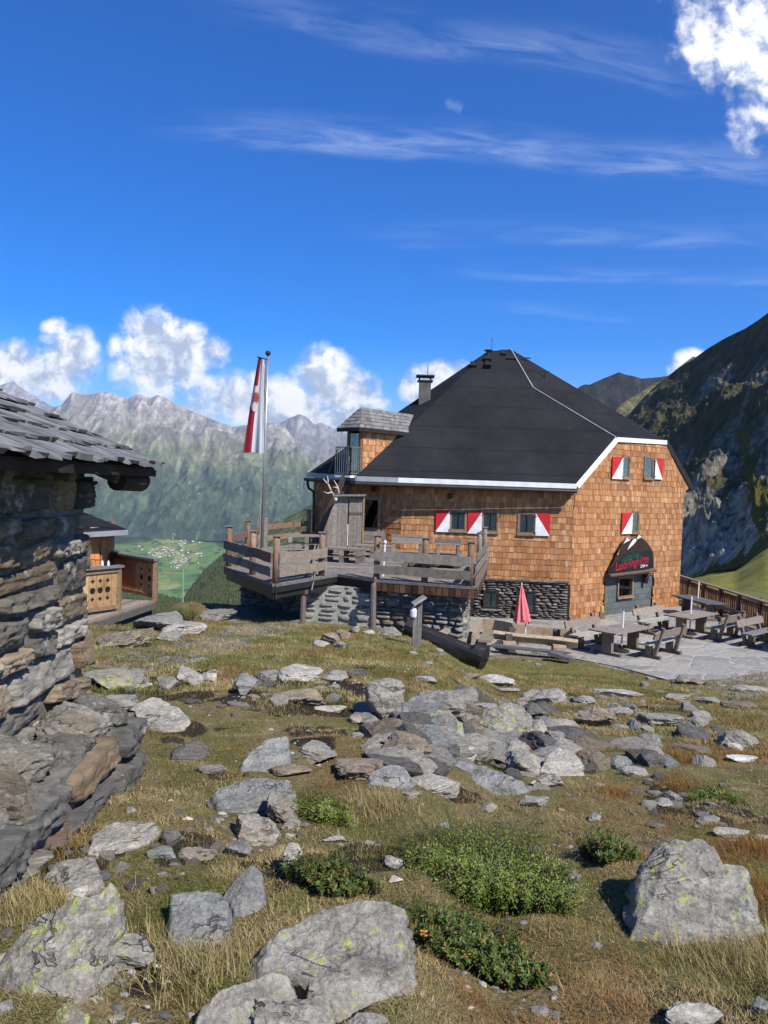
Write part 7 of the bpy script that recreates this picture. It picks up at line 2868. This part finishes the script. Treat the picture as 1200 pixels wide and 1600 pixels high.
def traced_rock(i, outline, ts, creases):
    cx, cy = sum(q[0] for q in outline) / len(outline), sum(q[1] for q in outline) / len(outline)
    yb = max(q[1] for q in outline)
    g = ground_hit(min(q[0] for q in outline if q[1] > yb - 12) * .5 + max(q[0] for q in outline if q[1] > yb - 12) * .5, min(yb, 1640))
    size = (max(q[0] for q in outline) - min(q[0] for q in outline)) / FPX * g.y
    h0 = .07 * size ** .6
    zf, yf = g.z + h0, g.y

    def onplane(px, py):
        v = ray(px, py)
        t = (zf - ts * yf) / (v.z - ts * v.y)
        return np.array([v.x * t, v.y * t])
    O = np.array([onplane(*q) for q in outline])
    c = np.mean(O, 0)
    # resample the outline by angle with ragged edges
    NA, NR, NS = (220, 70, 22) if size > .35 else (120, 40, 14)
    seg = np.concatenate([[0], np.cumsum(np.linalg.norm(np.roll(O, -1, 0) - O, axis=1))])
    s = np.linspace(0, seg[-1], NA, endpoint=False)
    O2 = np.vstack([O, O[:1]])
    ring = np.stack([np.interp(s, seg, O2[:, 0]), np.interp(s, seg, O2[:, 1])], 1)
    ring = ring - c
    rs_ = np.random.RandomState(i + 300)
    of = rs_.uniform(0, 80)
    r3 = np.stack([ring[:, 0], ring[:, 1], ring[:, 0] * 0 + of], 1) / size
    ring = ring * (1 + .035 * pnoise(r3 * 9) + .03 * pnoise(r3 * 23))[:, None]
    rows = []
    rr = np.linspace(0, 1, NR) ** .85
    for r in rr:
        q = ring * r + c
        edge = np.clip((r - .86) / .14, 0, 1) ** 2 * .07 * size
        rows.append(np.stack([q[:, 0], q[:, 1], zf + ts * (q[:, 1] - yf) - edge], 1))
    V = np.concatenate(rows)
    for (a, b, k) in creases:
        A, B = onplane(*a), onplane(*b)
        d = (B - A) / np.linalg.norm(B - A)
        sd = d[0] * (V[:, 1] - A[1]) - d[1] * (V[:, 0] - A[0])
        # the lower left side falls away from the crease
        mx, my = (a[0] + b[0]) / 2, (a[1] + b[1]) / 2
        ref = onplane(mx, my + 15) if abs(a[0] - b[0]) > abs(a[1] - b[1]) else onplane(mx - 15, my)
        sgn = 1 if d[0] * (ref[1] - A[1]) - d[1] * (ref[0] - A[0]) > 0 else -1
        V[:, 2] -= abs(k) * np.maximum(0, sd * sgn * (1 if k > 0 else -1))
    P3 = V / size
    o3 = np.array([of, 0, 0])
    V[:, 2] += size * (.05 * fbm(P3 * 2.2 + o3, 3) + .035 * (ridged(P3 * 4 + o3, 4) - .5) + .014 * fbm(P3 * 16 + o3, 3))
    lay = pnoise(np.stack([P3[:, 0] * 3 + P3[:, 1] * 6 + of, P3[:, 2] * 6, P3[:, 1] * 1.5], 1))
    V[:, 2] += size * .016 * np.sign(lay) * np.abs(lay) ** .5
    # sides down into the turf
    rim = V[-NA:].copy()
    gr = ground_z(rim[:, 0], rim[:, 1]) - .12
    out = rim[:, :2] - c
    out /= np.linalg.norm(out, axis=1)[:, None]
    sides = []
    for k in range(1, NS + 1):
        f = k / NS
        q = rim.copy()
        hgt = np.maximum(.05, rim[:, 2] - gr)
        q[:, 2] = rim[:, 2] - hgt * f
        n3 = np.stack([q[:, 0] / size * 3, q[:, 1] / size * 3, q[:, 2] / size * 9 + of], 1)
        bul = (.05 * math.sin(f * 2.2) + .045 * pnoise(n3) + .05 * np.sign(pnoise(n3 * np.array([.5, .5, 1.6]))) * .5) * size * min(1, f * 6)
        q[:, :2] += out * bul[:, None]
        sides.append(q)
    V = np.concatenate([V] + sides)
    n = NR + NS
    i0 = (np.arange(n - 1)[:, None] * NA + np.arange(NA)[None, :]).ravel()
    i1 = (np.arange(n - 1)[:, None] * NA + ((np.arange(NA) + 1) % NA)[None, :]).ravel()
    Fc = np.stack([i0, i0 + NA, i1 + NA, i1], 1)
    FOOT.append((c[0], c[1], (ring[:, 0].max() - ring[:, 0].min()) / 2 * .95, (ring[:, 1].max() - ring[:, 1].min()) / 2 * .95))
    return V - np.array([c[0], c[1], zf]), Fc, (c[0], c[1], zf)


def build_rocks():
    for i, (x0, y0, x1, y1, form, tint, lic, label) in enumerate(ROCKS):
        if (x0, y0) in TRACED:
            V, Fc, loc = traced_rock(i, *TRACED[(x0, y0)])
            o = link_mesh('rock', np_mesh('rock', V, Fc, None, [MAT['rock']], True), None, loc)
            t = TINT[tint]
            o.color = (*t, lic)
            setp(o, label, 'rock')
            continue
        g = ground_hit((x0 + x1) / 2, min(y1, 1640) - 1)
        d = g.y
        cx, cy = (x0 + x1) / 2, (y0 + y1) / 2
        th = math.atan2(cy - 765, FPX)
        w = (x1 - x0) / FPX * d
        hp = (y1 - y0) / FPX * d
        s, c = math.sin(th), math.cos(th)
        if form == 'slab':
            H = min(.20 * w, .42 * hp / c)
            D = min(max((hp - H * c) / s, .35 * w), 1.5 * w)
        elif form == 'slabup':
            H = .5 * hp / c
            D = min(max((hp - H * c) / s, .3 * w), 1.3 * w)
        elif form == 'stand':
            H = .82 * hp / c
            D = max((hp - H * c) / s, .55 * w)
        else:
            H = .52 * hp / c
            D = min(max((hp - H * c) / s, .6 * w), 1.4 * w)
        big = (x1 - x0) > 120
        sub = 7 if big else (6 if (x1 - x0) > 55 else 5)
        V, Fc = rock_shape(100 + i * 7, sub, {'slab': 12, 'slabup': 12, 'crag': 9, 'stand': 12}.get(form, 13), .35 if form.startswith('slab') else .5, .8 if form.startswith('slab') else .5, form.startswith('slab'))
        px, py = P(cx, cy, d).x, d + D * .48
        if form == 'slabup':
            V[:, 2] += V[:, 1] * .35
        if form == 'crag':
            # knife edge from upper left to lower right, a step down at the right
            V[:, 2] += .25 * V[:, 1] - .25 * np.maximum(0, V[:, 0] - .35)
            V[:, 2] /= np.abs(V[:, 2]).max()
        zb = min(gz(px, py), gz(px, d), gz(px - w * .3, py), gz(px + w * .3, py))
        top = P(cx, y0, d + D * (.8 if form.startswith('slab') else .6)).z if False else g.z + H
        bury = .3 * H + max(0, g.z - zb)
        hz = (H + bury) / 2
        V = V * np.array([w / 2 * 1.04, D / 2 * 1.04, hz])
        me = np_mesh('rock', V, Fc, None, [MAT['rock']], True)
        o = link_mesh('rock', me, None, (px, py, g.z + H - hz))
        t = TINT[tint]
        f = random.Random(i).uniform(.85, 1.15)
        o.color = (t[0] * f, t[1] * f, t[2] * f, lic)
        setp(o, label, 'rock')
        FOOT.append((px, py, w / 2, D / 2))
    # small stones of the rubble, too alike to tell apart
    rs = random.Random(55)
    protos = [np_mesh('rubble_stone', rock_shape(900 + k, 4, 11, .4, .6, k % 2 == 0)[0], _ICO[4][1], None, [MAT['rock']]) for k in range(10)]
    zones = [((590, 1085, 900, 1205), 84, (.15, .33)), ((585, 1095, 905, 1215), 90, (.05, .17)), ((905, 1095, 1110, 1200), 20, (.12, .26)), ((890, 1085, 1130, 1200), 36, (.05, .15)), ((330, 1060, 560, 1120), 30, (.03, .10)), ((130, 1045, 340, 1100), 16, (.03, .10)), ((990, 1215, 1150, 1300), 34, (.02, .07)),
             ((70, 1290, 340, 1400), 34, (.012, .045)), ((640, 1000, 900, 1040), 24, (.06, .16)), ((1000, 1060, 1200, 1100), 22, (.05, .16)), ((660, 1200, 900, 1260), 10, (.03, .08))]
    for (x0, y0, x1, y1), n, (a, b) in zones:
        for k in range(n):
            px, py = rs.uniform(x0, x1), rs.uniform(y0, y1)
            if px > 775 and py < 1030 and py > 1015:
                continue
            g = ground_hit(px, py)
            if any(((g.x - q[0]) / (q[2] + .01)) ** 2 + ((g.y - q[1]) / (q[3] + .01)) ** 2 < .5 for q in FOOT):
                continue
            s = rs.uniform(a, b)
            o = link_mesh('rubble_stone', rs.choice(protos), None, (g.x, g.y, g.z - s * .02))
            o.scale = (s * rs.uniform(.8, 1.4), s * rs.uniform(.7, 1.2), s * rs.uniform(.35, .8))
            o.rotation_euler = (rs.uniform(-.2, .2), rs.uniform(-.2, .2), rs.uniform(0, 6.3))
            t = TINT[rs.choice(['grey', 'grey', 'blue', 'brown', 'pale', 'dark', 'pale'])]
            o.color = (*t, rs.choice([0, 0, .2, .5]))
            setp(o, 'small angular rubble stone among the bigger rocks of the slope', 'stone', 'small rubble stones on the slope')
            FOOT.append((g.x, g.y, s * .8, s * .7))


build_rocks()
# ================================================================ grass, shrubs
GREEN, STRAW, RUST, OLIVE = np.array([.105, .150, .028]), np.array([.47, .37, .18]), np.array([.30, .155, .058]), np.array([.21, .19, .06])


def build_grass():
    rs = np.random.RandomState(21)

    def scatter(n, d0, d1, p):
        d = d0 + (d1 - d0) * rs.rand(n) ** p
        u = rs.uniform(-.62, .62, n)
        return np.stack([u * d, d, d * 0], 1)

    def keepers(pts, dirtmax=.5):
        lawn, dirt, grav = masks(pts)
        n = fbm(pts * 9, 3) * .4
        k = (dirt + n < dirtmax) & (grav + n < .35)
        od = np.argsort(pts[:, 1])
        ys = pts[od, 1]
        for (x, y, a, b) in FOOT:
            i0, i1 = np.searchsorted(ys, [y - b, y + b])
            q = od[i0:i1]
            e = ((pts[q, 0] - x) / (a * .98 + .01)) ** 2 + ((pts[q, 1] - y) / (b * .98 + .01)) ** 2
            k[q[e < .95]] = False
        # not inside the stone hut, nor on the terrace, nor under the deck
        k &= ~((pts[:, 0] < -1.75) & (pts[:, 1] < 5.8))
        u = pts[:, 0] / pts[:, 1]
        qx, qy = project(np.stack([pts[:, 0], pts[:, 1], ground_z(pts[:, 0], pts[:, 1])], 1))
        k &= ~((u > .08) & (pts[:, 1] > 19.3) & (qy < np.interp(qx, [690, 760, 830, 900, 960, 1040, 1120, 1215], [1018, 1025, 1022, 1033, 1045, 1066, 1063, 1050])))
        k &= ~((u < -.25) & (pts[:, 1] > 17.5)) & (pts[:, 1] < 24)
        k &= ~((pts[:, 1] > 20.3) & (u > -.12) & (u < .12))
        return k, lawn

    def tone(pts, lawn, jit):
        a = fbm(pts * .75 + 5, 4)
        b = fbm(pts * 2.6 + 60, 3)
        g = np.clip(.46 + 2.3 * a + 1.6 * b, 0, 1)[:, None]
        r = np.clip(2.6 * fbm(pts * .6 + 91, 3) + 1.1 * fbm(pts * 3 + 7, 2) + .04, 0, 1)[:, None] * .8
        c = STRAW * (1 - g) + (GREEN * .55 + OLIVE * .45) * g
        c = c * (1 - r) + RUST * r
        gl = np.clip(.62 + 1.2 * a + .8 * b, 0, 1)[:, None]
        cl = np.array([.36, .30, .13]) * (1 - gl) + np.array([.165, .18, .045]) * gl
        c = c * (1 - lawn[:, None]) + cl * lawn[:, None]
        return c * jit

    def blades(pts, L, W, seg, cols, bend, name, lean):
        n = len(pts)
        pts = pts.copy()
        pts[:, 2] = ground_z(pts[:, 0], pts[:, 1]) - .01
        th = rs.uniform(0, 2 * np.pi, n)
        dr = np.stack([np.cos(th), np.sin(th)], 1) + lean
        dr /= np.linalg.norm(dr, axis=1)[:, None] + 1e-6
        sd = np.stack([-dr[:, 1], dr[:, 0]], 1)
        # blades face the light at all angles
        vs = []
        for i in range(seg + 1):
            f = i / seg
            out = bend * f ** 1.6
            up = np.sqrt(np.clip(1 - bend ** 2 * .8, .05, 1)) * f * (1 - .25 * bend * f)
            c = pts + np.concatenate([dr * (L * out)[:, None], (L * up)[:, None]], 1)
            w = W * (1 - f * .9) * .5
            o = np.concatenate([sd * w[:, None], np.zeros((n, 1))], 1)
            if i < seg:
                vs += [c - o, c + o]
            else:
                vs += [c]
        nv = 2 * seg + 1
        V = np.stack(vs, 1).reshape(-1, 3)
        base = np.arange(n)[:, None] * nv
        tris = []
        for i in range(seg - 1):
            a = 2 * i
            tris += [(a, a + 1, a + 3), (a, a + 3, a + 2)]
        tris.append((2 * seg - 2, 2 * seg - 1, 2 * seg))
        T = np.array(tris)
        Fc = (base[:, :, None] + T[None, :, :]).reshape(-1, 3)
        cc = np.repeat(cols, len(T), 0)
        o = link_mesh(name, np_mesh(name, V, Fc, cc, [MAT['grass']]))
        setp(o, kind='stuff')

    # tufts: blades gathered round tuft centres
    def tufts(nt, d0, d1, p, per, spread):
        t = scatter(nt, d0, d1, p)
        size = rs.gamma(3, 1 / 3, nt)
        idx = np.repeat(np.arange(nt), per)
        off = rs.normal(0, 1, (nt * per, 2)) * (spread * size[idx])[:, None]
        pts = t[idx].copy()
        pts[:, :2] += off
        return pts, idx, size[idx], off

    # near: long dry and green tufts
    pts, idx, sz, off = tufts(9500, 2.15, 9.5, 1.35, 18, .07)
    tf = scatter(9500, 1, 2, 1)
    k, lawn = keepers(pts)
    k &= fbm(pts * 2.3 + 77, 3) + rs.uniform(-.25, .25, len(pts)) > -.05
    j = rs.uniform(.6, 1.35, (len(pts), 1)) * rs.uniform(.8, 1.2, (9500, 1))[idx]
    tint = rs.rand(9500)[idx][:, None]
    col = tone(pts, lawn, j)
    col = np.where(tint > .82, col * .5 + GREEN * j * .5, col)
    col = np.where(tint < .22, col * .5 + STRAW * j * .6, col)
    hgt = np.clip(.62 + 1.1 * fbm(pts * 1.1 + 13, 3), .28, 1.15)
    L = np.clip(rs.uniform(.02, .066, len(pts)) * (.45 + .6 * sz) * hgt, .02, .2) * (1 - .6 * lawn)
    lean = off / (np.linalg.norm(off, axis=1)[:, None] + .01) * 1.2
    k2 = k
    blades(pts[k2], L[k2], rs.uniform(.0025, .0055, k2.sum()), 3, col[k2], np.clip(rs.normal(.84, .16, k2.sum()), .3, .99), 'tussock_grass', lean[k2])
    # near: fine understory mat
    pts = scatter(470000, 2.15, 11, 1.35)
    k, lawn = keepers(pts, .42)
    k &= fbm(pts * 5 + 3, 3) + rs.uniform(-.3, .3, len(pts)) > -.22
    pts, lawn = pts[k], lawn[k]
    col = tone(pts, lawn, rs.uniform(.35, 1.3, (len(pts), 1)))
    blades(pts, rs.uniform(.015, .06, len(pts)), rs.uniform(.003, .006, len(pts)), 2, col, np.clip(rs.normal(.8, .15, len(pts)), .3, .98), 'short_grass', np.zeros((len(pts), 2)))
    # rusty and straw heather tussocks round the right-hand boulder and elsewhere
    spots = [(1190, 1330, .3, 60), (1180, 1400, .25, 60), (955, 1330, .22, 60), (1160, 1480, .2, 40), (900, 1230, .25, 40), (1080, 1190, .3, 50), (60, 1420, .2, 45), (300, 1500, .25, 60), (590, 1260, .2, 50), (430, 1100, .25, 30), (960, 1240, .2, 30), (1130, 1500, .22, 60), (1060, 1230, .3, 40)]
    P0, C0 = [], []
    for (px, py, r, m) in spots:
        g = ground_hit(px, py)
        n = m * 28
        q = np.zeros((n, 3))
        q[:, 0], q[:, 1] = g.x + rs.normal(0, r * .5, n), g.y + rs.normal(0, r * .6, n)
        P0.append(q)
        base = RUST if (px > 940 and py < 1450) else STRAW * .8
        C0.append(base[None, :] * rs.uniform(.55, 1.4, (n, 1)) + GREEN * rs.rand(n, 1) * .3)
    pts, col = np.concatenate(P0), np.concatenate(C0)
    k, lawn = keepers(pts, .8)
    pts, col = pts[k], col[k]
    blades(pts, rs.uniform(.05, .14, len(pts)), rs.uniform(.0025, .005, len(pts)), 3, col, np.clip(rs.normal(.6, .22, len(pts)), .1, .98), 'tussock_grass', np.array([[-.3, -.2]]) * np.ones((len(pts), 1)))
    # farther: lawn and slope
    pts = scatter(340000, 8.5, 23.5, 1.15)
    k, lawn = keepers(pts)
    pts, lawn = pts[k], lawn[k]
    col = tone(pts, lawn, rs.uniform(.5, 1.3, (len(pts), 1)))
    L = rs.uniform(.03, .10, len(pts)) * (1 - .5 * lawn)
    blades(pts, L, rs.uniform(.007, .016, len(pts)), 1, col, np.clip(rs.normal(.65, .2, len(pts)), .2, .98), 'slope_grass', np.zeros((len(pts), 2)))


build_grass()


def leaf_shrub(label, cpx, cpy, wpx, hpx, height, n_stems, kind, seed, cat='shrub'):
    """low shrub: woody stems and separate small leaves in sprays"""
    rs = np.random.RandomState(seed)
    g = ground_hit(cpx, cpy + hpx / 2)
    d = g.y
    w = wpx / FPX * d
    th = math.atan2(cpy - 765, FPX)
    D = max((hpx / FPX * d - height * math.cos(th)) / math.sin(th), .3 * w)
    C = Vector((P(cpx, cpy, d).x, d + D / 2, 0))
    root = thing('alpine_shrub' if kind == 'broad' else 'juniper_shrub', label, cat, (C.x, C.y, gz(C.x, C.y)))
    stems = MB()
    V, Fc, Cc = [], [], []

    def leaf(p, dr, up, L, W, col):
        s = np.cross(dr, up)
        s /= np.linalg.norm(s) + 1e-9
        o = len(V)
        m = p + dr * L * .5
        V.extend([p, m - s * W * .5 + up * W * .12, p + dr * L, m + s * W * .5 + up * W * .12])
        Fc.append((o, o + 1, o + 2, o + 3))
        Cc.append(col)
    for i in range(n_stems):
        r, a = math.sqrt(rs.rand()), rs.rand() * 6.283
        lump = .75 + .35 * math.sin(a * 3 + seed) * r
        bx, by = C.x + r * lump * w / 2 * math.cos(a), C.y + r * lump * D / 2 * math.sin(a)
        z = gz(bx, by)
        hh = height * (1 - .55 * r * r) * rs.uniform(.6, 1.1) * (.8 + .5 * float(pnoise(np.array([[bx * 3, by * 3, seed]]))[0]))
        hh = max(hh, .05)
        sprd = .25 if kind == 'broad' else .45
        ln = np.array([math.cos(a) * r * .6 + rs.normal(0, sprd), math.sin(a) * r * .6 + rs.normal(0, sprd), 1.0])
        tip = np.array([bx, by, z]) + ln * hh
        p0 = np.array([bx, by, z - .02])
        if i % 3 == 0:
            stems.tube([Vector(p0), Vector((p0 + tip) / 2 + rs.normal(0, .01, 3)), Vector(tip)], [.006, .004, .002], 4, (.10, .065, .045), False)
        ax = (tip - p0)
        ax /= np.linalg.norm(ax)
        bright = rs.uniform(.7, 1.25)
        if kind == 'broad':
            nl = 20
            for k in range(nl):
                f = .35 + .65 * (k / nl) ** .6
                an = k * 2.4 + rs.rand()
                rad = np.cross(ax, [math.cos(an), math.sin(an), .3])
                rad /= np.linalg.norm(rad) + 1e-9
                dr = rad * .9 + ax * rs.uniform(.2, .8)
                dr /= np.linalg.norm(dr)
                t = rs.rand()
                col = np.array([.075, .125, .026]) if t < .55 else (np.array([.14, .18, .036]) if t < .84 else np.array([.26, .15, .04]))
                leaf(p0 + (tip - p0) * f, dr, ax, rs.uniform(.016, .030), rs.uniform(.007, .011), col * bright * rs.uniform(.75, 1.3))
        else:
            nl = 58
            for k in range(nl):
                f = .2 + .8 * k / nl
                an = k * 2.1 + rs.rand() * 2
                rad = np.cross(ax, [math.cos(an), math.sin(an), .3])
                rad /= np.linalg.norm(rad) + 1e-9
                dr = rad * .95 + ax * .45
                dr /= np.linalg.norm(dr)
                sp = rs.uniform(.0, .085) * (1.25 - f)
                t = rs.rand()
                col = np.array([.10, .16, .032]) if t < .55 else (np.array([.25, .28, .05]) if t < .93 else np.array([.22, .13, .05]))
                leaf(p0 + (tip - p0) * f + rad * sp, dr, ax, rs.uniform(.012, .024), rs.uniform(.004, .008), col * bright * rs.uniform(.7, 1.35))
    obj('stems', stems, plain('shrub_bark', (.10, .07, .05), .9), root)
    me = np_mesh('foliage', np.array(V) - np.array(root.location), np.array(Fc), np.array(Cc), [MAT['leaf']])
    link_mesh('foliage', me, root)
    return root


leaf_shrub('bright green juniper shrub spreading behind the largest flat boulder', 778, 1350, 235, 190, .38, 1800, 'needle', 3)
leaf_shrub('dark green leathery-leaved alpine shrub right of the largest flat boulder', 752, 1465, 235, 150, .30, 1250, 'broad', 4)
leaf_shrub('small dark juniper tuft below the brownish slabs', 508, 1258, 80, 55, .16, 190, 'needle', 5)
leaf_shrub('low leafy alpine shrub above the largest flat boulder', 520, 1378, 150, 50, .15, 260, 'broad', 6)
leaf_shrub('reddish olive leafy shrub left of the sharp-edged boulder', 958, 1318, 85, 70, .20, 200, 'broad', 7)
leaf_shrub('small leafy shrub at the lower right of the juniper', 838, 1400, 80, 60, .18, 180, 'broad', 8)
leaf_shrub('grey-green grassy cushion in dry grass at the right', 1125, 1232, 90, 36, .16, 150, 'needle', 9)
leaf_shrub('yellow-green cushion of leaves at the slope edge near the marker pole', 282, 952, 62, 34, .45, 260, 'broad', 10)
# two orange leaves lying on the dark alpine shrub
for k, (px, py) in enumerate(((663, 1458), (673, 1460))):
    g = ground_hit(px, py + 34)
    p = P(px, py, g.y)
    m = MB()
    pts = [(p.x +   .016 * math.cos(t) * 1.2, p.y + .008 * math.sin(t), p.z + .010 * math.sin(t) + .004 * math.cos(2 * t)) for t in np.linspace(0, 6.28, 10)[:-1]]
    m.prism(pts, (0, .002, .002), (.75, .36, .03))
    o = obj('fallen_leaf', m, MAT['leaf'])
    setp(o, ['orange fallen leaf, left one of two on the dark alpine shrub', 'orange fallen leaf, right one of two on the dark alpine shrub'][k], 'leaf')


def build_pebbles():
    """loose grit and chips on the bare soil and between the tufts"""
    rs = np.random.RandomState(8)
    n = 26000
    d = 2.2 + 12 * rs.rand(n) ** 1.3
    pts = np.stack([rs.uniform(-.6, .6, n) * d, d, d * 0], 1)
    lawn, dirt, grav = masks(pts)
    k = (rs.rand(n) < .05 + .6 * np.clip(dirt, 0, 1) + .5 * grav) & ~((pts[:, 0] < -1.72) & (pts[:, 1] < 5.6))
    pts = pts[k]
    n = len(pts)
    pts[:, 2] = ground_z(pts[:, 0], pts[:, 1])
    V0, F0 = ico(1)
    s = np.clip(rs.gamma(1.6, .006, n), .003, .035)
    V = V0[None] * s[:, None, None] * rs.uniform(.5, 1.4, (n, len(V0), 1)) * np.array([1.2, 1, .6]) + pts[:, None, :]
    Fc = (np.arange(n)[:, None, None] * len(V0) + F0[None]).reshape(-1, 3)
    t = rs.choice([.12, .2, .3, .5], n, p=[.3, .35, .25, .1])[:, None] * np.array([1, .95, .85]) * rs.uniform(.7, 1.2, (n, 1))
    o = link_mesh('gravel', np_mesh('gravel', V.reshape(-1, 3), Fc, np.repeat(t, len(F0), 0), [MAT['stone']]))
    setp(o, kind='stuff')


build_pebbles()
